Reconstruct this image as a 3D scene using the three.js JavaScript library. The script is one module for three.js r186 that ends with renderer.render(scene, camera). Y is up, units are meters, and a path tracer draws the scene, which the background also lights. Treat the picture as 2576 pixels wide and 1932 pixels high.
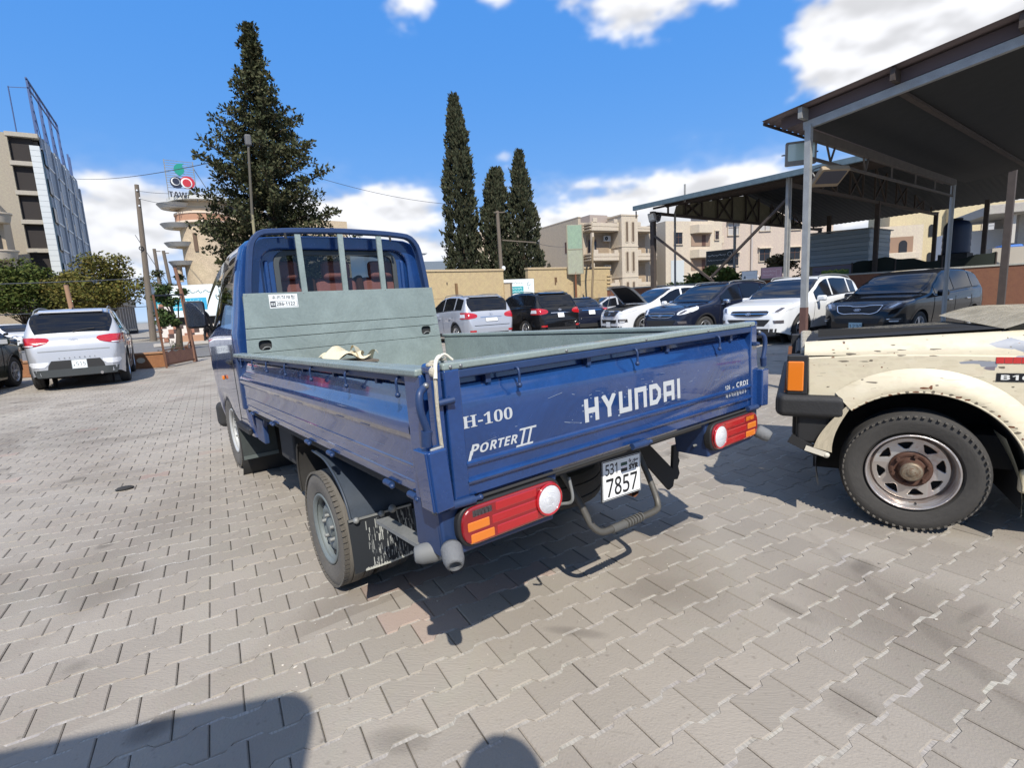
import * as THREE from 'three';
import { RoundedBoxGeometry } from 'three/addons/geometries/RoundedBoxGeometry.js';
import { ImprovedNoise } from 'three/addons/math/ImprovedNoise.js';
import { mergeGeometries, toCreasedNormals } from 'three/addons/utils/BufferGeometryUtils.js';

// ---------------------------------------------------------------- camera, sky, sun, exposure
const scene = new THREE.Scene();
const camera = new THREE.PerspectiveCamera(73.27, 1024 / 769, 0.05, 900);
camera.position.set(-1.5166, 1.3315, 1.1827);
camera.up.set(0.1341, 0.98673, -0.09157);
camera.lookAt(-1.5166 + 0.59572, 1.3315 - 0.15411, 1.1827 - 0.78827);
scene.add(camera);

const renderer = new THREE.WebGLRenderer({ antialias: true });
renderer.setSize(1024, 769);
renderer.toneMapping = THREE.LinearToneMapping;
renderer.toneMappingExposure = 1.09;
renderer.shadowMap.enabled = true;

const SUN = new THREE.Vector3(-0.42, 1, 0.81).normalize();
const sun = new THREE.DirectionalLight(new THREE.Color(1, 0.945, 0.855), 4.9);
sun.position.copy(SUN).multiplyScalar(80);
sun.castShadow = true;
sun.shadow.mapSize.set(2048, 2048);
Object.assign(sun.shadow.camera, { left: -40, right: 40, top: 40, bottom: -40, near: 1, far: 220 });
scene.add(sun, sun.target);

const perlin = new ImprovedNoise();
const noise3 = (x, y, z) => perlin.noise(x, y, z);
function fbm(x, y, z, oct = 5) { let a = 0.5, s = 0, n = 0; for (let i = 0; i < oct; i++) { s += a * noise3(x, y, z); n += a; x *= 2.03; y *= 2.03; z *= 2.03; a *= 0.52; } return s / n; }
const sstep = (a, b, x) => { const t = Math.min(1, Math.max(0, (x - a) / (b - a))); return t * t * (3 - 2 * t); };
function rngOf(seed) { let s = seed >>> 0; return () => { s = (s + 0x6d2b79f5) | 0; let t = Math.imul(s ^ (s >>> 15), 1 | s); t = (t + Math.imul(t ^ (t >>> 7), 61 | t)) ^ t; return ((t ^ (t >>> 14)) >>> 0) / 4294967296; }; }

{ // the sky: air and clouds by direction (azimuth from -z towards +x, elevation), in degrees
  const W = 1792, H = 896, data = new Float32Array(W * H * 4);
  const blobs = [ // azimuth, elevation, half widths, strength
    [29, 28.0, 3.5, 2.6, 0.68], [37.8, 28.2, 2.6, 1.9, 0.66], [44.5, 28, 2.0, 2.0, 0.62], [50, 26.0, 4.2, 2.8, 0.9], [57, 26.8, 5, 2.8, 0.95], [64, 30, 8, 3, 0.7],
    [77, 21.0, 9.5, 6.0, 1.25], [71, 20.5, 5, 4.2, 0.95], [86, 18, 10, 8, 1.0], [67, 18, 2.6, 2.2, 0.3], [55.5, 14.8, 3.0, 1.0, 0.3], [37.6, 14.6, 1.9, 1.1, 0.62],
    [0, 6.5, 5, 3.2, 1.0], [2, 10.5, 8, 3.2, 0.62], [10, 9, 8, 3.5, 0.55], [27, 10.5, 4.6, 2.5, 1.0], [20, 8.8, 7, 3.6, 0.8], [49, 7.5, 6, 3.0, 1.1], [43, 7.3, 7, 2.6, 0.9], [56, 9.6, 6, 2.4, 0.75], [61, 10.6, 5, 1.6, 0.62],
    [33, 5.5, 14, 2.8, 0.75], [46, 11.8, 9, 1.0, 0.4], [68, 7, 10, 4, 0.8], [85, 6, 14, 5, 0.9],
    [120, 12, 22, 8, 0.8], [160, 20, 20, 9, 0.7], [215, 10, 26, 8, 0.8], [255, 24, 18, 8, 0.7], [300, 9, 24, 7, 0.85], [335, 20, 12, 6, 0.6], [270, 50, 25, 10, 0.5], [100, 48, 25, 9, 0.5],
  ];
  for (let j = 0; j < H; j++) {
    const el = ((j + 0.5) / H - 0.5) * 180, y = Math.sin(el * Math.PI / 180), ch = Math.cos(el * Math.PI / 180);
    for (let i = 0; i < W; i++) {
      const ph = ((i + 0.5) / W - 0.5) * Math.PI * 2, x = Math.cos(ph) * ch, z = Math.sin(ph) * ch, o = (j * W + i) * 4;
      const e = Math.max(0, y), k = Math.exp(-e * 3.6), k2 = Math.exp(-e * 11);
      let r = 0.050 + 0.17 * k + 0.20 * k2, g = 0.245 + 0.27 * k + 0.12 * k2, b = 0.74 + 0.20 * k;
      if (el > -3 && el < 88) {
        let az = Math.atan2(x, -z) * 180 / Math.PI;
        let cov = 0;
        for (const [a, ee, wa, we, s] of blobs) {
          let d = az - a; d -= 360 * Math.round(d / 360);
          const q = (d / wa) ** 2 + ((el - ee) / we) ** 2;
          if (q < 9) cov += s * Math.exp(-q);
        }
        if (el > 30) cov += 0.55 * sstep(30, 42, el); // cloud added overhead, out of view, to whiten the fill light
        cov = Math.min(cov, 1.25);
        if (cov > 0.02) {
          const sc = 9 + 4 * k2, yy = y * 2.1;
          const wx = fbm(x * 5, yy * 5, z * 5 + 9, 3) * 0.10;
          const n = fbm(x * sc + wx * 8, yy * sc * 1.3, z * sc + 3.7, 6) * 0.5 + 0.5;
          const ridg = 1 - Math.abs(fbm(x * sc * 2.4 + 7, yy * sc * 2.4, z * sc * 2.4, 4));
          const dens = n * 0.9 + (ridg - 0.75) * 0.30 + cov * 0.62 - 0.72;
          const soft = sstep(17, 7, el), al = Math.max(sstep(0.0, 0.30, dens) * (0.35 + 0.65 * sstep(0.1, 0.5, cov)), soft * 0.62 * sstep(-0.22, 0.30, dens));
          // thicker parts are greyer below, bright at the rims
          const n2 = fbm(x * sc + wx * 8 - 0.02, (yy - 0.045) * sc * 1.3, z * sc + 3.7, 5) * 0.5 + 0.5;
          const lit = sstep(-0.16, 0.14, n - n2 + 0.03), thick = sstep(0.15, 0.75, dens);
          const v = 0.70 + 0.26 * lit - 0.06 * thick * (1 - lit);
          const cr = v * 1.0, cg = v * 1.01, cb = v * 1.05;
          r += (cr - r) * al; g += (cg - g) * al; b += (cb - b) * al;
        }
        const hz = Math.exp(-Math.max(0, el) / 5) * 0.40; // pale air near the horizon
        r += (0.72 - r) * hz; g += (0.80 - g) * hz; b += (0.92 - b) * hz;
      }
      if (el < 0) { const f = sstep(0, -6, el); r += (0.30 - r) * f; g += (0.29 - g) * f; b += (0.27 - b) * f; }
      data[o] = r; data[o + 1] = g; data[o + 2] = b; data[o + 3] = 1;
    }
  }
  const sky = new THREE.DataTexture(data, W, H, THREE.RGBAFormat, THREE.FloatType);
  sky.mapping = THREE.EquirectangularReflectionMapping; sky.magFilter = THREE.LinearFilter; sky.minFilter = THREE.LinearFilter; sky.needsUpdate = true;
  scene.background = sky; scene.environment = sky;
}

// ---------------------------------------------------------------- helpers
const used = new Map();
function numbered(name) { const n = used.get(name) ?? 0; used.set(name, n + 1); return n ? name + '_' + String(n).padStart(3, '0') : name; }
function thing(name, label, category, [x, y, z] = [0, 0, 0], turn = 0, group) {
  const o = new THREE.Group(); o.name = numbered(name); o.position.set(x, y, z); o.rotation.y = turn;
  o.userData = { label, category }; if (group) o.userData.group = group; scene.add(o); return o;
}
function part(name, geo, mat, parent, label) {
  const g = Array.isArray(geo) ? merge(geo) : geo, m = new THREE.Mesh(g, mat);
  m.name = name; m.castShadow = m.receiveShadow = true; parent.add(m); if (label) m.userData.label = label; return m;
}
function struct(name, geo, mat) { const m = part(numbered(name), geo, mat, scene); m.userData.kind = 'structure'; return m; }
function solo(name, geo, mat, label, category, group) { const m = part(numbered(name), geo, mat, scene); m.userData = { label, category }; if (group) m.userData.group = group; return m; }
function merge(list) {
  const keep = list.map((g) => { let q = g.index ? g.toNonIndexed() : g; for (const k of Object.keys(q.attributes)) if (!['position', 'normal', 'uv', 'color'].includes(k)) q.deleteAttribute(k); return q; });
  const hasC = keep.some((g) => g.attributes.color);
  for (const g of keep) {
    if (!g.attributes.uv) g.setAttribute('uv', new THREE.BufferAttribute(new Float32Array(g.attributes.position.count * 2), 2));
    if (hasC && !g.attributes.color) g.setAttribute('color', new THREE.BufferAttribute(new Float32Array(g.attributes.position.count * 3).fill(1), 3));
    if (!hasC) g.deleteAttribute('color');
  }
  return keep.length === 1 ? keep[0] : mergeGeometries(keep);
}
const V = (x, y, z) => new THREE.Vector3(x, y, z);
// boxes: centre x y z, size w h d, optional rotations
function bx(w, h, d, x = 0, y = 0, z = 0, ry = 0, rx = 0, rz = 0) {
  const g = new THREE.BoxGeometry(w, h, d); worldUV(g);
  if (rx) g.rotateX(rx); if (rz) g.rotateZ(rz); if (ry) g.rotateY(ry); g.translate(x, y, z); return g;
}
function rb(w, h, d, r, x = 0, y = 0, z = 0, ry = 0, rx = 0, rz = 0, seg = 2) {
  const g = new RoundedBoxGeometry(w, h, d, seg, Math.min(r, w / 2.01, h / 2.01, d / 2.01)); worldUV(g);
  if (rx) g.rotateX(rx); if (rz) g.rotateZ(rz); if (ry) g.rotateY(ry); g.translate(x, y, z); return g;
}
// uv in metres by the dominant axis of the normal
function worldUV(g, s = 1) {
  const p = g.attributes.position, n = g.attributes.normal, uv = new Float32Array(p.count * 2);
  for (let i = 0; i < p.count; i++) {
    const ax = Math.abs(n.getX(i)), ay = Math.abs(n.getY(i)), az = Math.abs(n.getZ(i)); let u, v;
    if (ay >= ax && ay >= az) { u = p.getX(i); v = p.getZ(i); } else if (ax >= az) { u = p.getZ(i); v = p.getY(i); } else { u = p.getX(i); v = p.getY(i); }
    uv[i * 2] = u * s; uv[i * 2 + 1] = v * s;
  }
  g.setAttribute('uv', new THREE.BufferAttribute(uv, 2)); return g;
}
function bar(a, b, w, h = w) { // a square bar from a to b
  const A = V(...a), B = V(...b), d = B.clone().sub(A), L = d.length(), g = new THREE.BoxGeometry(w, h, L); worldUV(g);
  const m = new THREE.Matrix4().lookAt(B, A, Math.abs(d.y) / L > 0.98 ? V(0, 0, 1) : V(0, 1, 0)); m.setPosition(A.add(B).multiplyScalar(0.5)); return g.applyMatrix4(m);
}
function rod(a, b, r0, r1 = r0, n = 10, open = false) {
  const A = V(...a), B = V(...b), d = B.clone().sub(A), L = d.length(), g = new THREE.CylinderGeometry(r1, r0, L, n, 1, open);
  const q = new THREE.Quaternion().setFromUnitVectors(V(0, 1, 0), d.normalize()); g.applyQuaternion(q); A.add(B).multiplyScalar(0.5); return g.translate(A.x, A.y, A.z);
}
function pipe(pts, r, n = 8, seg = 0, tension = 0.5) {
  const c = new THREE.CatmullRomCurve3(pts.map((p) => V(...p)), false, 'catmullrom', tension); return new THREE.TubeGeometry(c, seg || pts.length * 6, r, n, false);
}
function ball(r, x, y, z, sx = 1, sy = 1, sz = 1, n = 12) { const g = new THREE.SphereGeometry(r, n, Math.max(6, n * 0.7 | 0)); g.scale(sx, sy, sz); return g.translate(x, y, z); }
// a grid of points f(i/nu, j/nv) -> [x, y, z], as a smooth sheet; uv is in metres along the sheet when um, vm are given
function sheet(nu, nv, f, um = 1, vm = 1, flip = false) {
  const pos = [], uv = [], idx = [];
  for (let j = 0; j <= nv; j++) for (let i = 0; i <= nu; i++) { const p = f(i / nu, j / nv); pos.push(p[0], p[1], p[2]); uv.push(i / nu * um, j / nv * vm); }
  for (let j = 0; j < nv; j++) for (let i = 0; i < nu; i++) { const a = j * (nu + 1) + i, b = a + 1, c = a + nu + 1, d = c + 1; flip ? idx.push(a, c, b, b, c, d) : idx.push(a, b, c, b, d, c); }
  const g = new THREE.BufferGeometry(); g.setAttribute('position', new THREE.Float32BufferAttribute(pos, 3)); g.setAttribute('uv', new THREE.Float32BufferAttribute(uv, 2)); g.setIndex(idx); g.computeVertexNormals(); return g;
}
// extrude a 2D outline [[x, y] ...] by depth d along +z, with bevel b
function ext(pts, d, b = 0, seg = 1, holes = [], curve = 8) {
  const s = pts instanceof THREE.Shape ? pts : new THREE.Shape(pts.map((p) => new THREE.Vector2(...p)));
  for (const h of holes) s.holes.push(h instanceof THREE.Path ? h : new THREE.Path(h.map((p) => new THREE.Vector2(...p))));
  return new THREE.ExtrudeGeometry(s, { depth: d, bevelEnabled: b > 0, bevelThickness: b, bevelSize: b, bevelOffset: -b, bevelSegments: seg, curveSegments: curve });
}
function rrect(w, h, r, x = 0, y = 0, P = THREE.Shape) {
  const s = new P(), a = x - w / 2, b = y - h / 2, c = x + w / 2, d = y + h / 2;
  s.moveTo(a + r, b); s.lineTo(c - r, b); s.quadraticCurveTo(c, b, c, b + r); s.lineTo(c, d - r); s.quadraticCurveTo(c, d, c - r, d); s.lineTo(a + r, d); s.quadraticCurveTo(a, d, a, d - r); s.lineTo(a, b + r); s.quadraticCurveTo(a, b, a + r, b); return s;
}
const lin = (hex) => new THREE.Color(hex);
function std(color, rough = 0.6, metal = 0, extra = {}) { return new THREE.MeshStandardMaterial({ color: Array.isArray(color) ? new THREE.Color().setRGB(...color) : new THREE.Color(color), roughness: rough, metalness: metal, ...extra }); }
function phys(color, rough, extra) { return new THREE.MeshPhysicalMaterial({ color: Array.isArray(color) ? new THREE.Color().setRGB(...color) : new THREE.Color(color), roughness: rough, ...extra }); }
// a grey-scale or colour texture computed per pixel: f(u, v) -> value or [r, g, b] in 0..1 (display values for colour)
function tex(W, H, f, color = false, rx = 1, ry = 1) {
  const d = new Uint8Array(W * H * 4);
  for (let j = 0; j < H; j++) for (let i = 0; i < W; i++) { const v = f((i + 0.5) / W, (j + 0.5) / H), o = (j * W + i) * 4; for (let c = 0; c < 3; c++) d[o + c] = Math.max(0, Math.min(255, (Array.isArray(v) ? v[c] : v) * 255)); d[o + 3] = 255; }
  const t = new THREE.DataTexture(d, W, H, THREE.RGBAFormat); t.wrapS = t.wrapT = THREE.RepeatWrapping; t.magFilter = THREE.LinearFilter; t.repeat.set(rx, ry); if (color) t.colorSpace = THREE.SRGBColorSpace; t.needsUpdate = true; return t;
}
// noise that tiles over the unit square
function tnoise(u, v, f, oct = 4, seed = 0) {
  const a = u * Math.PI * 2, b = v * Math.PI * 2, k = f / (Math.PI * 2); let s = 0, n = 0, w = 1, q = k;
  for (let i = 0; i < oct; i++) { s += w * (noise3(Math.cos(a) * q + 11.3 + seed, Math.sin(a) * q + Math.cos(b) * q * 1.0, Math.sin(b) * q + seed * 1.7) ); n += w; w *= 0.55; q *= 2; }
  return s / n;
}
function canvasTex(w, h, draw) { const c = document.createElement('canvas'); c.width = w; c.height = h; const x = c.getContext('2d'); draw(x, w, h); const t = new THREE.CanvasTexture(c); t.colorSpace = THREE.SRGBColorSpace; t.needsUpdate = true; return t; }
// ---------------------------------------------------------------- the ground
const grit = tex(1024, 1024, (u, v) => { const n = tnoise(u, v, 40, 5, 1), m = tnoise(u, v, 220, 2, 5), s = tnoise(u, v, 8, 3, 9); const k = 0.5 + n * 0.30 + m * 0.40 + s * 0.10; return k; });
const gritColor = tex(1024, 1024, (u, v) => { const n = tnoise(u, v, 26, 5, 2), m = tnoise(u, v, 240, 2, 6), s = tnoise(u, v, 6, 3, 3); let k = 0.91 + n * 0.10 + m * 0.22 + s * 0.06; return [k, k * (0.995 + s * 0.02), k * (0.985 - s * 0.02)]; }, true);
const groundMat = std([0.36, 0.335, 0.29], 0.95, 0, { map: gritColor.clone(), bumpMap: grit, bumpScale: 0.004 });
const dirtTone = (x, z) => { // slow changes of tone over the lot: dust, tyre marks, damp
  const n = fbm(x * 0.35, 3.1, z * 0.35, 4), m = fbm(x * 1.3, 7.7, z * 1.3, 4);
  return 1 + n * 0.20 + m * 0.10;
};
{
  const g = new THREE.CircleGeometry(700, 64); g.rotateX(-Math.PI / 2); g.translate(0, -0.06, 0); worldUV(g, 0.25); struct('ground', g, groundMat);
  // the street beyond the lot, a strip of worn asphalt
  const st = new THREE.PlaneGeometry(260, 21); st.rotateX(-Math.PI / 2); st.rotateY(-0.11); st.translate(2, -0.03, -31.5); worldUV(st, 0.25);
  struct('street', st, std([0.20, 0.195, 0.19], 0.9, 0, { map: gritColor, bumpMap: grit, bumpScale: 0.004 }));
}
// interlocking concrete pavers: 21.4 cm long, 14.4 cm between rows, ends wider than the middle
const PL = 0.2135, PP = 0.144, PA = 7.5 * Math.PI / 180, PO = [0.062, 0.1715];
const rdx = Math.cos(PA), rdz = Math.sin(PA), jdx = -Math.sin(PA), jdz = Math.cos(PA);
const paverRnd = rngOf(77);
function paverGeo(cx, cz, tone, tilt, drop, redness) {
  // outline in paver axes: a along the row, b across it; gaps of 4 mm at the ends, 7 mm at the wavy sides
  const e = PL / 2 - 0.0016, hi = 0.0785, lo = 0.0580, t0 = 0.043, t1 = 0.061;
  const out = [[-e, -hi], [-t1, -hi], [-t0, -lo], [t0, -lo], [t1, -hi], [e, -hi], [e, hi], [t1, hi], [t0, lo], [-t0, lo], [-t1, hi], [-e, hi]];
  const ch = 0.004, n = out.length, pos = [], col = [], uv = [], idx = [];
  const ring = (inset, y, dark) => { // inset towards the inside, by scaling from the centre lines
    for (const [a, b] of out) {
      const aa = a - Math.sign(a) * inset, bb = b - Math.sign(b) * inset;
      const x = cx + aa * rdx + bb * jdx, z = cz + aa * rdz + bb * jdz;
      pos.push(x, y + drop + (aa * tilt[0] + bb * tilt[1]), z); uv.push(x / 1.6, z / 1.6);
      const k = tone * dark * dirtTone(x, z); col.push(k * (1 + 0.16 * redness), k * (1 - 0.05 * redness), k * (1 - 0.07 * redness));
    }
  };
  ring(0, -0.03, 0.6); ring(0, -ch, 0.95); ring(ch, 0, 1);
  for (let r = 0; r < 2; r++) for (let i = 0; i < n; i++) { const a = r * n + i, b = r * n + (i + 1) % n, c = a + n, d = b + n; idx.push(a, c, b, b, c, d); }
  const T = 2 * n; // top: three quads
  for (const q of [[0, 1, 10, 11], [1, 2, 9, 10], [2, 3, 8, 9], [3, 4, 7, 8], [4, 5, 6, 7]]) idx.push(T + q[0], T + q[2], T + q[1], T + q[0], T + q[3], T + q[2]);
  const g = new THREE.BufferGeometry(); g.setAttribute('position', new THREE.Float32BufferAttribute(pos, 3)); g.setAttribute('uv', new THREE.Float32BufferAttribute(uv, 2)); g.setAttribute('color', new THREE.Float32BufferAttribute(col, 3)); g.setIndex(idx);
  const f = g.toNonIndexed(); f.computeVertexNormals(); return f;
}
{
  // the pavers' colour: grain, smears, oil drips and pale dust over 8 m
  const worn = canvasTex(2048, 2048, (c, W) => {
    const r = rngOf(404); c.fillStyle = '#efeae2'; c.fillRect(0, 0, W, W);
    const soft = (x, y, a, b, col, al, rot = r() * 3) => { c.save(); c.translate(x, y); c.rotate(rot); c.scale(a, b); const g = c.createRadialGradient(0, 0, 0, 0, 0, 1); g.addColorStop(0, `rgba(${col},${al})`); g.addColorStop(0.6, `rgba(${col},${al * 0.6})`); g.addColorStop(1, `rgba(${col},0)`); c.fillStyle = g; c.fillRect(-1, -1, 2, 2); c.restore(); };
    for (let i = 0; i < 260; i++) soft(r() * W, r() * W, 40 + r() * 190, 25 + r() * 90, r() < 0.55 ? '150,140,128' : '255,252,244', 0.10 + r() * 0.14);
    for (let i = 0; i < 70; i++) soft(r() * W, r() * W, 8 + r() * 34, 6 + r() * 22, '70,64,60', 0.12 + r() * 0.26);
    for (let i = 0; i < 16; i++) soft(r() * W, r() * W, 120 + r() * 320, 8 + r() * 12, '96,90,86', 0.10 + r() * 0.10, 0.3 + r() * 0.8);
    for (let i = 0; i < 52000; i++) { const k = r(); c.fillStyle = k < 0.5 ? `rgba(90,82,74,${0.05 + r() * 0.16})` : `rgba(255,252,246,${0.05 + r() * 0.20})`; const q = 0.7 + r() * r() * 2.6; c.fillRect(r() * W, r() * W, q, q); }
    for (let i = 0; i < 240; i++) { c.strokeStyle = `rgba(${r() < 0.5 ? '84,78,72' : '255,250,240'},${0.08 + r() * 0.15})`; c.lineWidth = 0.6 + r(); const x = r() * W, y = r() * W; c.beginPath(); c.moveTo(x, y); c.lineTo(x + (r() - 0.5) * 60, y + (r() - 0.5) * 30); c.stroke(); }
  });
  worn.wrapS = worn.wrapT = THREE.RepeatWrapping; worn.repeat.set(0.2, 0.2); worn.offset.set(0.31, 0.12);
  const paveMat = std([0.355, 0.330, 0.298], 0.93, 0, { map: worn, bumpMap: grit, bumpScale: 0.0022, vertexColors: true });
  const base = new THREE.PlaneGeometry(44, 36, 44, 36); base.rotateX(-Math.PI / 2); base.translate(9, -0.0125, -1.2); worldUV(base, 0.5);
  const pave = struct('pavement', base, std([0.27, 0.245, 0.205], 1, 0, { map: gritColor }));
  const cells = [];
  for (let i = -160; i < 160; i++) for (let j = -150; j < 40; j++) {
    const off = (j & 1) ? PL / 2 : 0, a = i * PL + off, b = j * PP;
    const x = PO[0] + a * rdx + b * jdx, z = PO[1] + a * rdz + b * jdz;
    if (z < -19.0 || z > 2.2 || x < -11 || x > 19) continue;
    const dx = x + 1.5166, dz = z - 1.1827, f = dx * 0.602 - dz * 0.797, s = dx * 0.797 + dz * 0.602; // along and across the view
    if (f < 0.35 || Math.abs(s) > f * 1.12 + 0.7) continue;
    cells.push({ x, z, d: Math.hypot(dx, dz, 1.33), show: f > 0.9 && Math.abs(s) < f * 1.0 });
  }
  cells.sort((p, q) => (q.show - p.show) || p.d - q.d);
  const rest = [];
  cells.forEach((c, k) => {
    const r = paverRnd, stain = Math.max(0, fbm(c.x * 1.7 + 5, 1.5, c.z * 1.7, 3)), red = (Math.hypot(c.x + 0.35, (c.z + 0.95)) < 0.42 && r() < 0.6) || r() < 0.012 ? 0.4 + r() * 0.5 : 0;
    const tone = (0.93 + r() * 0.15) * (1 - stain * 0.16), far = Math.min(1, Math.max(0, (c.d - 5) / 8));
    const g = paverGeo(c.x, c.z, tone * (1 - far * 0.0) + far * 0.04, [(r() - 0.5) * 0.018, (r() - 0.5) * 0.018], (r() - 0.6) * 0.003, red);
    if (k < 300) part(numbered('paver'), g, paveMat, pave); else rest.push(g);
  });
  const m = part('paver', merge(rest), paveMat, pave); m.name = 'pavers'; m.userData.kind = 'stuff';
  // pale sand swept into the wavy joints
  const sand = [];
  for (let j = -135; j < 20; j++) {
    const pos = [], idx = [], uv = []; let n = 0;
    const off = (j & 1) ? PL / 2 : 0;
    for (let i = -80; i < 110; i++) for (const [t, w] of [[-0.5, 1], [-0.286, 1], [-0.201, -1], [0.201, -1], [0.286, 1]]) {
      const a = (i + t) * PL + off; const b0 = (j + 0.5) * PP + w * 0.0102;
      const x = PO[0] + a * rdx + b0 * jdx, z = PO[1] + a * rdz + b0 * jdz;
      if (z < -11 || z > 1.6 || x < -8 || x > 11) { n = -1; continue; }
      const base = pos.length / 3;
      for (const s of [-1, 1]) { pos.push(x + s * 0.0085 * jdx, -0.0028 + fbm(x * 6, j * 3.3, z * 6, 2) * 0.005, z + s * 0.0085 * jdz); uv.push(x / 1.6, z / 1.6); }
      if (n > 0) idx.push(base - 2, base - 1, base, base, base - 1, base + 1); n = n < 0 ? 1 : n + 1;
    }
    if (idx.length) { const g = new THREE.BufferGeometry(); g.setAttribute('position', new THREE.Float32BufferAttribute(pos, 3)); g.setAttribute('uv', new THREE.Float32BufferAttribute(uv, 2)); g.setIndex(idx); g.computeVertexNormals(); sand.push(g); }
  }
  const sm = part('joint_sand', merge(sand), std([0.46, 0.43, 0.385], 1, 0, { map: gritColor, bumpMap: grit, bumpScale: 0.003 }), pave); sm.userData.kind = 'stuff';
}
// ---------------------------------------------------------------- shared vehicle materials
const scuff = tex(512, 512, (u, v) => { const n = tnoise(u, v, 14, 4, 4), m = tnoise(u, v, 90, 2, 8); return 0.5 + n * 0.5 + m * 0.3; });
const dustColor = tex(512, 512, (u, v) => { const n = tnoise(u, v, 5, 4, 12), m = tnoise(u, v, 60, 3, 2); const k = 0.93 + n * 0.12 + m * 0.08; return [k, k * 0.995, k * 0.98]; }, true);
const M = {};
M.blue = phys([0.014, 0.054, 0.200], 0.40, { clearcoat: 1, clearcoatRoughness: 0.035, map: dustColor, roughnessMap: scuff });
M.blueDull = phys([0.016, 0.045, 0.14], 0.55, { clearcoat: 0.3, clearcoatRoughness: 0.3, map: dustColor });
M.greygreen = std([0.285, 0.345, 0.335], 0.55, 0, { map: dustColor, roughnessMap: scuff });
M.black = std([0.018, 0.018, 0.019], 0.6);
M.dark = std([0.03, 0.03, 0.03], 0.9);
M.under = std([0.035, 0.033, 0.031], 0.85, 0, { map: dustColor });
M.rubber = std([0.045, 0.043, 0.041], 0.85, 0, { map: dustColor, bumpMap: scuff, bumpScale: 0.002 });
M.dustyRubber = std([0.15, 0.138, 0.122], 0.92, 0, { map: dustColor, bumpMap: scuff, bumpScale: 0.002 });
M.steel = std([0.34, 0.35, 0.36], 0.45, 0.7, { map: dustColor });
M.steelDull = std([0.30, 0.31, 0.31], 0.6, 0.35, { map: dustColor });
M.chrome = std([0.75, 0.75, 0.77], 0.12, 1);
M.mirror = std([0.85, 0.87, 0.9], 0.02, 1);
M.glassDark = phys([0.010, 0.011, 0.014], 0.05, { ior: 1.45 });
M.glassClear = phys([0.55, 0.6, 0.62], 0.02, { transmission: 1, thickness: 0, ior: 1.5 });
M.glassTint = phys([0.30, 0.33, 0.35], 0.02, { transmission: 1, thickness: 0, ior: 1.5 });
M.red = phys([0.42, 0.012, 0.016], 0.18, { clearcoat: 1, clearcoatRoughness: 0.04 });
M.redDeep = phys([0.25, 0.008, 0.012], 0.22, { clearcoat: 1, clearcoatRoughness: 0.05 });
M.amber = phys([0.72, 0.19, 0.015], 0.2, { clearcoat: 1, clearcoatRoughness: 0.04 });
M.lens = phys([0.75, 0.76, 0.78], 0.15, { clearcoat: 1, clearcoatRoughness: 0.03, bumpMap: scuff, bumpScale: 0.003 });
M.smoke = phys([0.10, 0.09, 0.095], 0.2, { clearcoat: 1, clearcoatRoughness: 0.05 });
M.white = std([0.78, 0.78, 0.76], 0.5);
M.plate = std([0.80, 0.80, 0.78], 0.5);
M.rust = std([0.22, 0.09, 0.045], 0.9, 0, { map: dustColor, bumpMap: scuff, bumpScale: 0.003 });

// a tyre with grooves, built round the x axis, outer face towards -x; returns parts on a group
const treadBump = tex(256, 64, (u, v) => { const g = Math.abs(((v * 5) % 1) - 0.5) < 0.10 ? 0 : 1; const s = Math.abs(((u * 60 + Math.floor(v * 5) * 0.5) % 1) - 0.5) < 0.12 ? 0.4 : 1; return g * s; });
function tyreGeo(R, w, rimR, seg = 48) {
  // profile from the inner bead over the tread to the outer bead
  const h = w / 2, P = [[rimR - 0.004, -h * 0.62], [rimR + 0.012, -h * 0.86], [R * 0.5 + rimR * 0.5, -h * 1.0], [R - 0.035, -h * 0.98], [R - 0.012, -h * 0.86], [R - 0.002, -h * 0.66],
    [R, -h * 0.42], [R - 0.006, -h * 0.40], [R - 0.006, -h * 0.34], [R, -h * 0.32], [R + 0.001, 0], [R, h * 0.32], [R - 0.006, h * 0.34], [R - 0.006, h * 0.40], [R, h * 0.42],
    [R - 0.002, h * 0.66], [R - 0.012, h * 0.86], [R - 0.035, h * 0.98], [R * 0.5 + rimR * 0.5, h * 1.0], [rimR + 0.012, h * 0.86], [rimR - 0.004, h * 0.62]];
  const g = new THREE.LatheGeometry(P.map((p) => new THREE.Vector2(p[0], p[1])), seg); g.rotateZ(Math.PI / 2); return toCreasedNormals(g, 0.6);
}
function lathX(P, seg = 40) { const g = new THREE.LatheGeometry(P.map((p) => new THREE.Vector2(p[0], p[1])), seg); g.rotateZ(Math.PI / 2); return g; } // profile [radius, x towards -x is +]: after turning, +y of the profile points to -x
function lugBlocks(R, w, n, mat) { const out = []; for (let i = 0; i < n; i++) { const a = i / n * Math.PI * 2; for (const s of [-1, 1]) { const g = new THREE.BoxGeometry(w * 0.16, 0.010, 0.022); g.translate(s * w * 0.41, R - 0.006, 0); g.rotateX(a + (s > 0 ? 0.05 : 0)); out.push(g); } } return out; }

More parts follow.
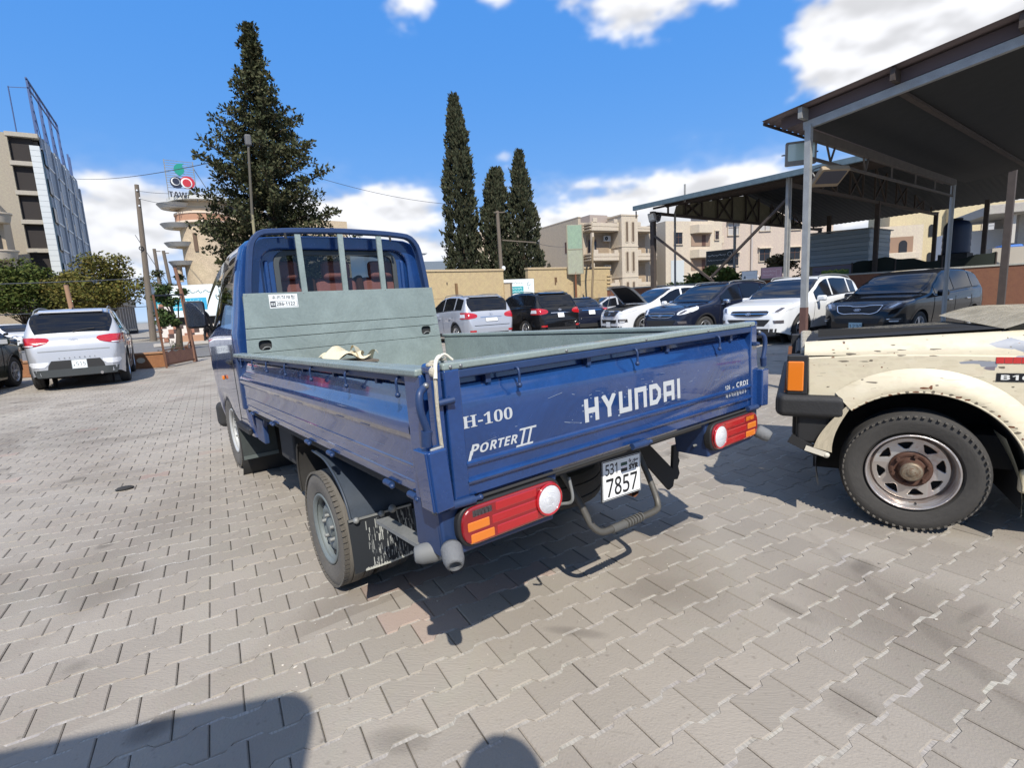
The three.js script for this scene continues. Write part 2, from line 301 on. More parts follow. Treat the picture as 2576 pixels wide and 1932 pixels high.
// ---------------------------------------------------------------- the blue truck (axes: x right, z towards the tailgate end, tailgate at z = 0)
const truck = thing('flatbed_truck', 'blue cab flatbed truck with grey-green drop sides in the middle of the paved lot', 'truck', [-0.00006, -0.0104, -1.31405]);
truck.rotation.set(-0.03065, 0.0003, 0.00729);
const ZR = 1.31405;
const tp = (name, geo, mat, parent = truck, label) => { const g = Array.isArray(geo) ? merge(geo) : geo; g.translate(0, 0, ZR); return part(name, g, mat, parent, label); };
{
  // sweep a profile [[a, b] ...] along an axis; kind 'x': profile is (y, z), swept in x; kind 'z': profile is (y, x), swept in z
  const sweep = (prof, from, to, kind, n = 10, crease = 0.35) => {
    const pos = [], uv = [], idx = []; let len = 0; const L = prof.map((p, i) => (i ? (len += Math.hypot(p[0] - prof[i - 1][0], p[1] - prof[i - 1][1])) : 0));
    for (let i = 0; i <= n; i++) prof.forEach((p, k) => { const t = from + (to - from) * i / n; kind === 'x' ? pos.push(t, p[0], p[1]) : pos.push(p[1], p[0], t); uv.push(t * 1.1, L[k] * 1.1); });
    const m = prof.length; for (let i = 0; i < n; i++) for (let k = 0; k < m - 1; k++) { const a = i * m + k, b = a + 1, c = a + m, d = c + 1; idx.push(a, c, b, b, c, d); }
    const g = new THREE.BufferGeometry(); g.setAttribute('position', new THREE.Float32BufferAttribute(pos, 3)); g.setAttribute('uv', new THREE.Float32BufferAttribute(uv, 2)); g.setIndex(idx); g.computeVertexNormals();
    return toCreasedNormals(g, crease);
  };
  const hookAt = (x, y, z, nx, nz) => [pipe([[x, y + 0.046, z], [x + nx * 0.014, y + 0.049, z + nz * 0.014], [x + nx * 0.022, y + 0.036, z + nz * 0.022], [x + nx * 0.021, y, z + nz * 0.021]], 0.0042, 7), ball(0.0085, x + nx * 0.021, y - 0.003, z + nz * 0.021)];
  // --- tailgate
  const gate = tp('tailgate', sweep([[1.110, -0.058], [1.106, -0.050], [1.090, -0.048], [1.086, -0.034], [1.066, -0.026], [1.061, -0.022], [1.042, -0.014], [1.036, -0.010], [1.0, -0.0065], [0.880, -0.0065], [0.872, -0.008], [0.868, -0.001], [0.864, 0.001], [0.857, -0.001], [0.850, -0.010], [0.822, -0.010], [0.817, -0.002], [0.811, 0.001], [0.804, -0.002], [0.798, -0.011], [0.768, -0.011], [0.757, -0.020], [0.752, -0.04]], -0.77, 0.792, 'x', 24), M.blue);
  tp('end_post', [rb(0.052, 0.385, 0.05, 0.006, -0.792, 0.946, -0.026)], M.blue, gate);
  tp('end_post', [ext([[0.792, 0.757], [0.852, 0.757], [0.850, 0.95], [0.838, 1.0], [0.846, 1.136], [0.80, 1.136], [0.786, 1.0]], 0.05, 0.004).translate(0, 0, -0.054)], M.blue, gate);
  tp('top_rail', [rb(1.66, 0.026, 0.046, 0.006, 0.01, 1.122, -0.026)], M.blueDull, gate);
  tp('rim_cap', [rb(1.668, 0.022, 0.066, 0.007, 0.015, 1.146, -0.034)], M.greygreen, gate, 'grey-green cap strip along the top of the tailgate');
  tp('inner_panel', [bx(1.60, 0.345, 0.006, 0.01, 0.945, -0.064)], M.greygreen, gate);
  for (const x of [-0.795, -0.762, -0.36, 0.045, 0.45, 0.79]) tp('rivet', [ball(0.0055, x, 1.145, 0.0, 1, 1, 0.6, 8)], M.steel, gate);
  for (const x of [-0.572, -0.028, 0.509]) tp('rope_hook', hookAt(x, 1.067, -0.008, 0, 1), M.blueDull, gate);
  for (const x of [-0.66, -0.24, 0.2, 0.66]) tp('stiffener', [bx(0.018, 0.03, 0.02, x, 1.098, -0.03)], M.blueDull, gate);
  // lettering: strips of pale film, cut as letters
  const mark = (name, w, h, x, y, z, draw, res = 1500, par = gate) => {
    const W = Math.min(2048, Math.round(w * res)), H = Math.round(W * h / w);
    const t = canvasTex(W, H, (c) => { c.clearRect(0, 0, W, H); c.strokeStyle = c.fillStyle = '#fff'; c.lineJoin = 'miter'; c.lineCap = 'butt'; draw(c, W, H); });
    const g = new THREE.PlaneGeometry(w, h); g.translate(x, y, z);
    return tp(name, g, new THREE.MeshStandardMaterial({ color: new THREE.Color().setRGB(0.50, 0.52, 0.53), map: t, alphaTest: 0.5, roughness: 0.5 }), par);
  };
  const poly = (c, x, y, w, h, list, lw) => { c.lineWidth = lw; for (const L of list) { c.beginPath(); L.forEach((p, i) => (i ? c.lineTo(x + p[0] * w, y + (1 - p[1]) * h) : c.moveTo(x + p[0] * w, y + (1 - p[1]) * h))); if (L.closed) c.closePath(); c.stroke(); } };
  const closed = (L) => { L.closed = true; return L; };
  mark('maker_lettering', 0.545, 0.080, -0.024, 0.932, -0.0052, (c, W, H) => {
    const lw = H * 0.235, lh = H - lw * 0.0, cw = W / 7.0; let x = cw * 0.08; const b = 0.117, t = 0.883; // half the line width as a share of the height
    const A = { H: [0.86, [[[0.14, 0], [0.14, 1]], [[0.86, 0], [0.86, 1]], [[0.14, 0.48], [0.86, 0.48]]]], Y: [0.9, [[[0.10, 1], [0.5, 0.46], [0.9, 1]], [[0.5, 0.52], [0.5, 0]]]], U: [0.86, [[[0.14, 1], [0.14, b], [0.86, b], [0.86, 1]]]], N: [0.86, [[[0.14, 0], [0.14, t], [0.86, t], [0.86, 0]]]],
      D: [0.86, [closed([[0.14, b], [0.14, t], [0.60, t], [0.86, 0.66], [0.86, 0.34], [0.60, b]])]], A: [0.86, [[[0.14, 0], [0.14, t], [0.86, t], [0.86, 0]], [[0.14, 0.36], [0.86, 0.36]]]], I: [0.30, [[[0.5, 0], [0.5, 1]]]] };
    for (const ch of 'HYUNDAI') { const [w, L] = A[ch]; poly(c, x, 0, cw * w * 1.04, lh, L, lw); x += cw * (w + 0.24); }
  });
  mark('model_lettering', 0.185, 0.040, -0.680, 0.983, -0.0052, (c, W, H) => { c.font = `bold ${H * 1.2}px serif`; c.textBaseline = 'alphabetic'; c.save(); c.scale(W / c.measureText('H-100').width * 0.98, 1); c.fillText('H-100', 0, H * 0.94); c.restore(); });
  mark('series_lettering', 0.265, 0.060, -0.633, 0.898, -0.0052, (c, W, H) => {
    c.save(); c.transform(1, 0, -0.36, 1, H * 0.36, 0); c.textBaseline = 'alphabetic'; const word = (t, x, y, w, size, up = 1) => { c.save(); c.font = `bold ${size}px sans-serif`; c.translate(x, y); c.scale(w / c.measureText(t).width, up); c.fillText(t, 0, 0); c.restore(); };
    word('P', W * 0.0, H * 0.74, W * 0.125, H * 0.80, 0.9); c.fillRect(W * 0.008, H * 0.5, W * 0.034, H * 0.48); word('O', W * 0.125, H * 0.70, W * 0.13, H * 0.60); word('RTER', W * 0.258, H * 0.70, W * 0.40, H * 0.66, 0.95);
    c.lineWidth = H * 0.14; c.beginPath(); for (const q of [0.735, 0.835]) { c.moveTo(W * q, H * 0.06); c.lineTo(W * q, H * 0.86); } c.stroke(); c.lineWidth = H * 0.10; c.beginPath(); c.moveTo(W * 0.66, H * 0.07); c.lineTo(W * 0.91, H * 0.07); c.moveTo(W * 0.66, H * 0.88); c.lineTo(W * 0.91, H * 0.88); c.stroke(); c.restore();
  });
  mark('engine_lettering', 0.198, 0.026, 0.674, 0.884, -0.0052, (c, W, H) => { c.font = `bold ${H * 0.98}px sans-serif`; c.textBaseline = 'alphabetic'; c.fillText('126', 0, H * 0.92); c.font = `bold ${H * 0.5}px sans-serif`; c.fillText('ps', W * 0.31, H * 0.92); c.font = `bold ${H * 1.2}px sans-serif`; c.save(); c.translate(W * 0.46, 0); c.scale(W * 0.53 / c.measureText('CRDI').width, 1); c.fillText('CRDI', 0, H * 0.95); c.restore(); }, 2400);
  const hang = (c, x, y, s, list) => { for (const L of list) { c.beginPath(); L.forEach((p, i) => (i ? c.lineTo(x + p[0] * s, y + p[1] * s) : c.moveTo(x + p[0] * s, y + p[1] * s))); c.stroke(); } };
  const ring = (x, y, r) => Array.from({ length: 13 }, (_, i) => [x + r * Math.cos(i * Math.PI / 6), y + r * Math.sin(i * Math.PI / 6)]);
  const HAN = { u: [ring(0.5, 0.24, 0.2), [[0.05, 0.6], [0.95, 0.6]], [[0.5, 0.6], [0.5, 1]]], ri: [[[0.08, 0.1], [0.55, 0.1], [0.55, 0.42], [0.1, 0.42], [0.1, 0.8], [0.6, 0.78]], [[0.85, 0], [0.85, 1]]], jeok: [[[0.05, 0.1], [0.5, 0.1]], [[0.28, 0.1], [0.05, 0.45]], [[0.28, 0.2], [0.52, 0.45]], [[0.6, 0.28], [0.85, 0.28]], [[0.85, 0], [0.85, 0.55]], [[0.2, 0.68], [0.85, 0.68], [0.85, 1]]],
    jae: [[[0.05, 0.15], [0.45, 0.15]], [[0.25, 0.15], [0.02, 0.8]], [[0.25, 0.35], [0.48, 0.8]], [[0.62, 0.05], [0.62, 0.95]], [[0.62, 0.5], [0.86, 0.5]], [[0.86, 0], [0.86, 1]]], ham: [[[0.1, 0.03], [0.45, 0.03]], [[0.02, 0.16], [0.55, 0.16]], ring(0.28, 0.36, 0.13), [[0.78, 0], [0.78, 0.56]], [[0.78, 0.28], [0.98, 0.28]], [[0.2, 0.66], [0.8, 0.66], [0.8, 0.98], [0.2, 0.98], [0.2, 0.66]]] };
  mark('maker_note_lettering', 0.178, 0.022, 0.671, 0.843, -0.0078, (c, W, H) => { c.lineWidth = H * 0.10; c.globalAlpha = 1; ['jae', 'u', 'jeok', 'ri', 'ham', 'jae', 'ri', 'u'].forEach((k, i) => hang(c, W * 0.02 + i * W * 0.125, H * 0.08, H * 0.8, HAN[k])); }, 2400);
  // scratches and chips on the tailgate
  const sr = rngOf(5), scr = [];
  for (let i = 0; i < 34; i++) { const x = -0.74 + sr() * 1.48, y = 0.885 + sr() * 0.14, L = 0.006 + sr() * sr() * 0.09; const g = new THREE.PlaneGeometry(L, 0.0006 + sr() * 0.0012); g.rotateZ((sr() - 0.5) * 0.5); g.translate(x, y, y > 1.0 ? -0.0045 + 0.0 : -0.0057); scr.push(g); }
  for (let i = 0; i < 26; i++) { const g = new THREE.CircleGeometry(0.0008 + sr() * 0.0028, 6); g.scale(1 + sr(), 1, 1); g.translate(-0.2 + (sr() - 0.3) * 0.5, 0.885 + sr() * 0.1, -0.0058); scr.push(g); }
  tp('scratches', scr, std([0.26, 0.32, 0.42], 0.6), gate).userData.kind = 'stuff';
  // hinges under the tailgate
  for (const x of [-0.795, -0.02, 0.79]) tp('hinge', [rod([x - 0.05, 0.762, 0.006], [x + 0.035, 0.760, 0.006], 0.0125), rod([x + 0.035, 0.760, 0.006], [x + 0.055, 0.760, 0.006], 0.007), ball(0.009, x + 0.056, 0.760, 0.006)], M.blueDull, gate);
  tp('hinge_rod', [rod([-0.78, 0.757, -0.004], [0.80, 0.757, -0.004], 0.005)], M.dark, gate);

  // --- side gates
  const sideProf = [[1.112, -0.052], [1.108, -0.048], [1.088, -0.046], [1.084, -0.032], [1.062, -0.026], [1.030, -0.022], [1.024, -0.020], [1.012, -0.014], [0.992, -0.003], [0.984, 0.0], [0.966, 0.004], [0.950, 0.003], [0.940, -0.002], [0.930, -0.008], [0.905, -0.010], [0.852, -0.010], [0.848, -0.0085], [0.843, -0.0085], [0.839, -0.010], [0.800, -0.010], [0.796, -0.0085], [0.791, -0.0085], [0.787, -0.010], [0.765, -0.011], [0.754, -0.02], [0.750, -0.04]];
  for (const s of [-1, 1]) {
    const X = 0.862, prof = sideProf.map(([y, o]) => [y, s * (X + o)]);
    const g = tp('side_gate', sweep(s < 0 ? prof.slice().reverse() : prof, -0.152, -2.765, 'z', 40), M.blue);
    tp('end_post', [rb(0.044, 0.375, 0.10, 0.006, s * 0.842, 0.941, -0.105)], M.blue, g);
    tp('end_post', [rb(0.044, 0.37, 0.055, 0.006, s * 0.842, 0.94, -2.79)], M.blueDull, g);
    tp('top_rail', [rb(0.040, 0.022, 2.77, 0.005, s * 0.838, 1.112, -1.44)], M.blueDull, g);
    tp('rim_cap', [rb(0.074, 0.024, 2.775, 0.008, s * 0.836, 1.134, -1.448)], M.greygreen, g, 'grey-green cap strip along the top of the side gate');
    tp('inner_panel', [bx(0.006, 0.34, 2.70, s * 0.802, 0.945, -1.44)], M.greygreen, g);
    for (const z of [-0.195, -0.627, -1.052, -1.476, -1.87, -2.238, -2.6]) tp('rope_hook', hookAt(s * 0.848, 1.066, z, s, 0), M.blueDull, g);
    for (const z of [-0.42, -0.85, -1.28]) tp('stiffener', [bx(0.02, 0.03, 0.018, s * 0.83, 1.096, z)], M.blueDull, g);
    for (const z of [-0.113, -0.151, -0.659, -1.107, -1.54, -2.0, -2.45]) tp('rivet', [ball(0.0055, s * 0.865, 1.133, z, 0.6, 1, 1, 8)], M.steel, g);
    for (const z of [-0.16, -0.34, -0.93, -1.25, -1.95, -2.5]) tp('hinge', [rod([s * 0.858, 0.752, z], [s * 0.858, 0.752, z - 0.05], 0.011), ball(0.009, s * 0.862, 0.750, z + 0.012)], M.blueDull, g);
    const ss = rngOf(9 + s), sc = [];
    for (let i = 0; i < 22; i++) { const L = 0.02 + ss() * ss() * 0.16, q = new THREE.PlaneGeometry(L, 0.0008 + ss() * 0.001); q.rotateY(s * Math.PI / 2); q.rotateX((ss() - 0.5) * 0.04); q.translate(s * (X - 0.0092), 0.77 + ss() * 0.11, -0.3 - ss() * 2.3); sc.push(q); }
    tp('scratches', sc, std([0.30, 0.34, 0.42], 0.6), g).userData.kind = 'stuff';
  }
  // --- bed, corner posts, latches
  tp('bed_floor', [bx(1.62, 0.03, 2.76, 0, 0.775, -1.43), ...Array.from({ length: 13 }, (_, i) => bx(0.03, 0.006, 2.74, -0.72 + i * 0.12, 0.7925, -1.43))], M.greygreen);
  tp('bed_frame', [bx(0.05, 0.035, 2.8, -0.805, 0.742, -1.42), bx(0.05, 0.035, 2.8, 0.805, 0.742, -1.42), bx(1.6, 0.03, 0.04, 0, 0.744, -0.05), ...[-0.45, -0.95, -1.45, -1.95, -2.45].map((z) => bx(1.3, 0.07, 0.05, 0, 0.723, z))], M.under).userData.kind = 'stuff';
  for (const s of [-1, 1]) {
    tp('corner_post', [rb(0.032, 0.40, 0.042, 0.01, s * 0.838, 0.955, -0.024), rb(0.036, 0.03, 0.06, 0.012, s * 0.84, 1.145, -0.03)], M.blue);
    tp('corner_block', [rb(0.058, 0.172, 0.060, 0.006, s * 0.868, 0.846, -0.004, 0, 0, s * -0.06), rb(0.02, 0.17, 0.07, 0.004, s * 0.893, 0.846, -0.016, 0, 0, s * -0.06)], M.blue);
    const lv = tp('latch', [pipe([[s * 0.872, 1.10, -0.012], [s * 0.898, 1.085, 0.004], [s * 0.902, 1.04, 0.008], [s * 0.886, 0.98, 0.006]], 0.0105, 9), rod([s * 0.845, 1.052, 0.004], [s * 0.80, 1.056, 0.012], 0.0095), rod([s * 0.889, 0.985, 0.006], [s * 0.894, 0.943, 0.004], 0.016, 0.013)], M.blueDull);
    tp('latch_bolt', [ball(0.009, s * 0.873, 1.104, -0.004), rod([s * 0.885, 0.930, 0.006], [s * 0.85, 0.934, 0.012], 0.006)], M.steel, lv);
  }
  // pale cloth tied over the left rear corner and its strap
  const rag = tp('cloth_tie', [pipe([[-0.85, 1.135, 0.008], [-0.851, 1.10, 0.010], [-0.852, 1.05, 0.009], [-0.850, 0.99, 0.006], [-0.846, 0.93, 0.002]], 0.0055, 7), ball(0.012, -0.851, 1.138, 0.0, 0.9, 1.2, 1), ball(0.011, -0.848, 1.156, -0.015, 1.1, 0.7, 1.3), ball(0.009, -0.83, 1.163, -0.030, 1.5, 0.5, 1.2), ball(0.008, -0.80, 1.166, -0.03, 1.6, 0.5, 1)], std([0.66, 0.60, 0.47], 0.95, 0, { bumpMap: scuff, bumpScale: 0.004 }));
  tp('knot', [pipe([[-0.852, 1.12, 0.014], [-0.84, 1.16, 0.0], [-0.81, 1.175, -0.03], [-0.79, 1.160, -0.05]], 0.006, 6), pipe([[-0.83, 1.168, -0.01], [-0.80, 1.18, -0.02], [-0.775, 1.162, -0.02]], 0.004, 6)], std([0.70, 0.66, 0.55], 0.95), rag);

  // --- headboard
  const plank = (y0, y1, holes = []) => { const wl = (y) => -0.806 + (y - 0.78) * 0.062, wr = (y) => 0.803 - (y - 0.78) * 0.092; return ext([[wl(y0), y0], [wr(y0), y0], [wr(y1), y1], [wl(y1), y1]], 0.010, 0.0025, 2, holes, 8).translate(0, 0, -2.822); };
  const head = tp('headboard', [bx(1.50, 0.70, 0.006, -0.012, 1.19, -2.838)], std([0.10, 0.13, 0.125], 0.7));
  const hole = (x, y) => rrect(0.088, 0.072, 0.03, x, y, THREE.Path);
  for (const [a, b, h] of [[0.78, 1.1335, []], [1.1365, 1.2325, [hole(-0.66, 1.186), hole(0.637, 1.192)]], [1.2365, 1.3085, []], [1.3125, 1.556, []]]) tp('panel', [plank(a, b, h)], M.greygreen, head);
  for (const [x, y] of [[-0.66, 1.186], [0.637, 1.192]]) { tp('hand_hole', [bx(0.10, 0.085, 0.002, x, y, -2.832)], M.dark, head); tp('rope_loop', [pipe([[x - 0.02, y - 0.03, -2.824], [x + 0.0, y - 0.014, -2.818], [x + 0.03, y - 0.016, -2.82], [x + 0.036, y - 0.034, -2.824]], 0.004, 6)], M.steelDull, head); }
  const chip = new THREE.CircleGeometry(0.017, 7); chip.scale(0.7, 1.1, 1); chip.translate(0.216, 1.42, -2.8105); tp('paint_chip', chip, std([0.72, 0.70, 0.58], 0.8), head);
  for (const [x, y] of [[-0.74, 1.545], [-0.745, 1.33], [-0.35, 1.55], [0.30, 1.55], [0.71, 1.545], [0.735, 1.20]]) tp('rivet', [ball(0.005, x, y, -2.810, 1, 1, 0.5, 8)], M.steelDull, head);
  const note = canvasTex(512, 256, (c, W, H) => {
    c.fillStyle = '#eceeea'; c.fillRect(0, 0, W, H); c.strokeStyle = c.fillStyle = '#23262b'; c.lineWidth = 9; ['u', 'ri', 'jeok', 'jae', 'ham'].forEach((k, i) => hang(c, 46 + i * 88, 20, 72, HAN[k]));
    c.lineWidth = 6; c.strokeRect(10, 128, W - 20, 112); c.fillStyle = '#3a3d42'; c.fillRect(14, 132, 92, 104); c.fillStyle = '#eceeea'; c.font = 'bold 70px sans-serif'; c.fillText('02', 20, 208); c.fillStyle = '#23262b'; c.font = 'bold 96px sans-serif'; c.save(); c.translate(118, 218); c.scale(0.86, 1); c.fillText('286-1122', 0, 0); c.restore();
  });
  const np = new THREE.PlaneGeometry(0.192, 0.093); np.rotateZ(-0.006); np.translate(-0.497, 1.494, -2.8085);
  const sign = tp('notice_plate', [rb(0.198, 0.099, 0.003, 0.001, -0.497, 1.494, -2.8105)], M.white, head); tp('print', np, std('#ffffff', 0.5, 0, { map: note }), sign);
  for (const [x0, x1, y1] of [[-0.330, -0.331, 1.979], [-0.018, -0.010, 1.989], [0.302, 0.305, 1.982]]) tp('guard_bar', [bar([x0, 1.545, -2.845], [x1, y1, -2.852], 0.041, 0.016)], M.greygreen, head);
  // the blue hoop behind the cab
  const hoop = [[-0.735, 0.80], [-0.728, 1.3], [-0.703, 1.62], [-0.668, 1.83], [-0.648, 1.91], [-0.612, 1.962], [-0.56, 1.990], [-0.35, 2.006], [0, 2.016], [0.35, 2.008], [0.55, 1.992], [0.61, 1.965], [0.652, 1.91], [0.674, 1.83], [0.703, 1.62], [0.728, 1.3], [0.735, 0.80]];
  { // a flat rectangular tube bent along the hoop: 6 cm deep, 3.6 cm thick
    const c = new THREE.CatmullRomCurve3(hoop.map(([x, y]) => V(x, y, -2.875)), false, 'catmullrom', 0.3), N = 90, sec = [[-0.019, -0.026], [-0.013, -0.032], [0.013, -0.032], [0.019, -0.026], [0.019, 0.026], [0.013, 0.032], [-0.013, 0.032], [-0.019, 0.026]];
    const P = c.getSpacedPoints(N), T = P.map((p, i) => P[Math.min(N, i + 1)].clone().sub(P[Math.max(0, i - 1)]).normalize());
    tp('guard_hoop', [toCreasedNormals(sheet(8, N, (u, v) => { const i = Math.round(v * N), [a, b] = sec[Math.round(u * 8) % 8], t = T[i]; return [P[i].x - t.y * a, P[i].y + t.x * a, P[i].z + b]; }, 0.2, 4), 0.7)], M.blueDull);
  }
  for (const x of [-0.42, 0.40]) tp('hoop_hook', [rod([x, 1.985, -2.84], [x + 0.003, 1.945, -2.838], 0.009)], M.dark);

  // --- cab
  const roofY = (z) => z > -3.55 ? 1.985 - 0.012 * Math.max(0, (-3.3 - z)) : 1.985 - 0.003 - 0.745 * Math.pow(Math.min(1, (-3.55 - z) / 0.95), 1.35);
  const beltY = (z) => 1.285 - 0.03 * sstep(-3.8, -4.5, z) - 0.36 * sstep(-4.42, -4.86, z), wide = (z) => 1 - 0.20 * Math.pow(sstep(-4.2, -4.9, z), 1.6);
  const side = [[0.775, 0.50], [0.80, 0.62], [0.818, 0.80], [0.824, 0.96], [0.830, 1.02], [0.826, 1.10], [0.832, 1.22], [0.828, 1.285], [0.812, 1.36], [0.792, 1.48], [0.770, 1.62], [0.742, 1.76], [0.720, 1.85], [0.695, 1.91], [0.655, 1.948], [0.59, 1.968], [0.4, 1.980], [0.2, 1.985], [0.0, 1.986]];
  const arch = (z) => { const d = Math.abs(z + 3.95), R = 0.405; return d < R ? 0.33 + Math.sqrt(R * R - d * d) : 0.5; };
  const zs = []; for (let z = -2.965; z > -4.90; z -= 0.035) zs.push(z); zs.push(-4.90);
  const sec = (z, k) => { let [x, y] = side[k]; const b = beltY(z); if (k >= 7) { const t = (y - 1.285) / (1.986 - 1.285), top = Math.max(roofY(z), b + 0.012); y = b + t * (top - b); } else { const y0 = 0.5, lo = Math.max(0.5, arch(z)), t = (y - y0) / (1.285 - y0); y = Math.max(lo, y0 + t * (b - y0)); } const round = z > -3.04 ? 1 - 0.03 * Math.pow((z + 3.04) / 0.075, 2) : 1; return [x * wide(z) * round, y, z]; };
  const bodyIdx = [], glassIdx = [], pos = [], uvs = [], K = side.length;
  const isGlass = (z, k) => (k >= 8 && k <= 11 && z < -3.12 && z > -4.12 + (k - 8) * 0.13) || (k >= 14 && z < -3.66 && z > -4.46);
  for (const s of [-1, 1]) { const o = pos.length / 3; zs.forEach((z, i) => { for (let k = 0; k < K; k++) { const p = sec(z, k); pos.push(s * p[0], p[1], p[2]); uvs.push(z, k * 0.07); } });
    for (let i = 0; i < zs.length - 1; i++) for (let k = 0; k < K - 1; k++) { const a = o + i * K + k, b = a + 1, c = a + K, d = c + 1, L = isGlass((zs[i] + zs[i + 1]) / 2, k) ? glassIdx : bodyIdx; s < 0 ? L.push(a, b, c, b, d, c) : L.push(a, c, b, b, c, d); } }
  const mk = (idx) => { const g = new THREE.BufferGeometry(); g.setAttribute('position', new THREE.Float32BufferAttribute(pos, 3)); g.setAttribute('uv', new THREE.Float32BufferAttribute(uvs, 2)); g.setIndex(idx.slice()); g.computeVertexNormals(); return g.toNonIndexed(); };
  const whole = new THREE.BufferGeometry(); whole.setAttribute('position', new THREE.Float32BufferAttribute(pos, 3)); whole.setIndex([...bodyIdx, ...glassIdx]); whole.computeVertexNormals();
  const pick = (idx) => { const g = mk(idx), n = g.attributes.normal, wn = whole.attributes.normal; idx.forEach((v, i) => n.setXYZ(i, wn.getX(v), wn.getY(v), wn.getZ(v))); return g; };
  const cab = tp('cab', [pick(bodyIdx)], M.blue); cab.userData.label = 'blue truck cab with rounded roof';
  tp('cab_window', [pick(glassIdx)], M.glassTint, cab);
  // rear wall: an outer ring, a recessed panel with an opening, the window
  const wallR = new THREE.Shape(); { const pts = []; for (let k = 0; k < K; k++) pts.push([side[k][0] * 0.965, Math.max(0.6, side[k][1] - 0.012)]); const all = [...pts.map(([x, y]) => [-x, y]), ...pts.slice().reverse().map(([x, y]) => [x, y])]; all.forEach((p, i) => (i ? wallR.lineTo(...p) : wallR.moveTo(...p))); }
  wallR.holes.push(rrect(1.20, 1.16, 0.16, 0, 1.315, THREE.Path));
  const rear = tp('cab_rear_wall', [new THREE.ExtrudeGeometry(wallR, { depth: 0.012, bevelEnabled: true, bevelThickness: 0.012, bevelSize: 0.012, bevelSegments: 3, curveSegments: 10 }).translate(0, 0, -2.968)], M.blue, cab);
  const mid = rrect(1.24, 1.20, 0.17, 0, 1.315); mid.holes.push(rrect(0.95, 0.49, 0.10, 0.005, 1.615, THREE.Path));
  tp('cab_rear_panel', [new THREE.ExtrudeGeometry(mid, { depth: 0.006, bevelEnabled: false, curveSegments: 10 }).translate(0, 0, -2.998)], M.blue, cab);
  for (const x of [-0.545, 0.555]) tp('pressed_rib', [rb(0.035, 0.95, 0.03, 0.014, x, 1.33, -2.988)], M.blue, cab);
  const seal = rrect(0.985, 0.525, 0.115, 0.005, 1.615); seal.holes.push(rrect(0.925, 0.465, 0.09, 0.005, 1.615, THREE.Path));
  const rw = tp('rear_window', [new THREE.ShapeGeometry(rrect(0.95, 0.49, 0.10, 0.005, 1.615), 10).translate(0, 0, -2.990)], M.glassClear, cab);
  tp('window_seal', [new THREE.ExtrudeGeometry(seal, { depth: 0.014, bevelEnabled: true, bevelThickness: 0.004, bevelSize: 0.004, bevelSegments: 2, curveSegments: 10 }).translate(0, 0, -2.992)], std([0.06, 0.07, 0.075], 0.7), rw);
  // inside: seats in red cloth with dark bolsters, headrests, dashboard, wheel
  const redCloth = std([0.55, 0.20, 0.16], 0.95, 0, { bumpMap: scuff, bumpScale: 0.004 }), brown = std([0.09, 0.035, 0.02], 0.9);
  for (const x of [-0.40, 0.02, 0.42]) { const st = tp('cab_seat', [rb(0.36, 0.62, 0.12, 0.05, x, 1.38, -3.16, 0, -0.12)], redCloth, cab); tp('headrest', [rb(0.23, 0.15, 0.09, 0.035, x, 1.745, -3.13)], redCloth, cab); tp('seat_bolster', [rb(0.06, 0.60, 0.13, 0.025, x - 0.20, 1.40, -3.15, 0, -0.12)], brown, cab); tp('seat_cushion', [rb(0.38, 0.14, 0.5, 0.05, x, 1.02, -3.42)], redCloth, cab); }
  tp('dashboard', [rb(1.45, 0.28, 0.34, 0.08, 0, 1.13, -4.22)], M.dark, cab);
  const swl = new THREE.TorusGeometry(0.19, 0.016, 8, 30); swl.rotateX(-1.0); swl.translate(-0.38, 1.30, -3.88); tp('steering_wheel', [swl, rod([-0.38, 1.29, -3.9], [-0.38, 1.05, -4.15], 0.03)], M.black, cab);
  tp('cab_floor', [bx(1.50, 0.04, 1.7, 0, 0.72, -3.75), bx(1.3, 0.2, 0.6, 0, 0.88, -3.35)], M.dark, cab);
  // rain visor, mirror, door seam, handle
  tp('rain_visor', [sheet(14, 2, (u, v) => { const z = -3.06 - u * 1.2, y = 1.845 - 0.02 * u - 0.22 * u * u * 1.0, x = -(0.752 + (1.845 - y) * 0.10); return [x - 0.012 - v * 0.02, y - v * 0.085, z]; })], phys([0.02, 0.02, 0.022], 0.15, { clearcoat: 1 }), cab);
  tp('door_seam', [bar([-0.836, 0.62, -3.10], [-0.842, 1.20, -3.10], 0.004, 0.008), bar([-0.84, 0.60, -3.10], [-0.82, 0.58, -3.56], 0.004, 0.008)], M.dark, cab);
  tp('door_handle', [rb(0.03, 0.035, 0.16, 0.012, -0.842, 1.075, -3.22)], M.black, cab);
  tp('marker_lamp', [rb(0.02, 0.035, 0.07, 0.008, -0.835, 0.93, -3.7)], M.amber, cab);
  tp('sill_trim', [rb(0.03, 0.05, 0.5, 0.012, -0.80, 0.545, -3.27)], M.black, cab);
  const mir = tp('wing_mirror', [rb(0.155, 0.235, 0.06, 0.028, -0.925, 1.475, -4.035, 0.12)], M.black, cab);
  tp('mirror_glass', [ext(rrect(0.128, 0.205, 0.022), 0.004, 0, 1).rotateY(0.12).translate(-0.928, 1.475, -4.005)], M.mirror, mir);
  tp('mirror_arm', [pipe([[-0.86, 1.50, -4.06], [-0.83, 1.46, -4.08], [-0.80, 1.33, -4.12]], 0.014, 8), pipe([[-0.87, 1.40, -4.06], [-0.83, 1.36, -4.09], [-0.80, 1.30, -4.14]], 0.012, 8)], M.black, mir);
  tp('front_bumper', [rb(1.56, 0.26, 0.2, 0.06, 0, 0.47, -4.86)], M.dark, cab); tp('windscreen_wiper', [bar([-0.3, 1.30, -4.46], [0.2, 1.34, -4.44], 0.012)], M.black, cab);
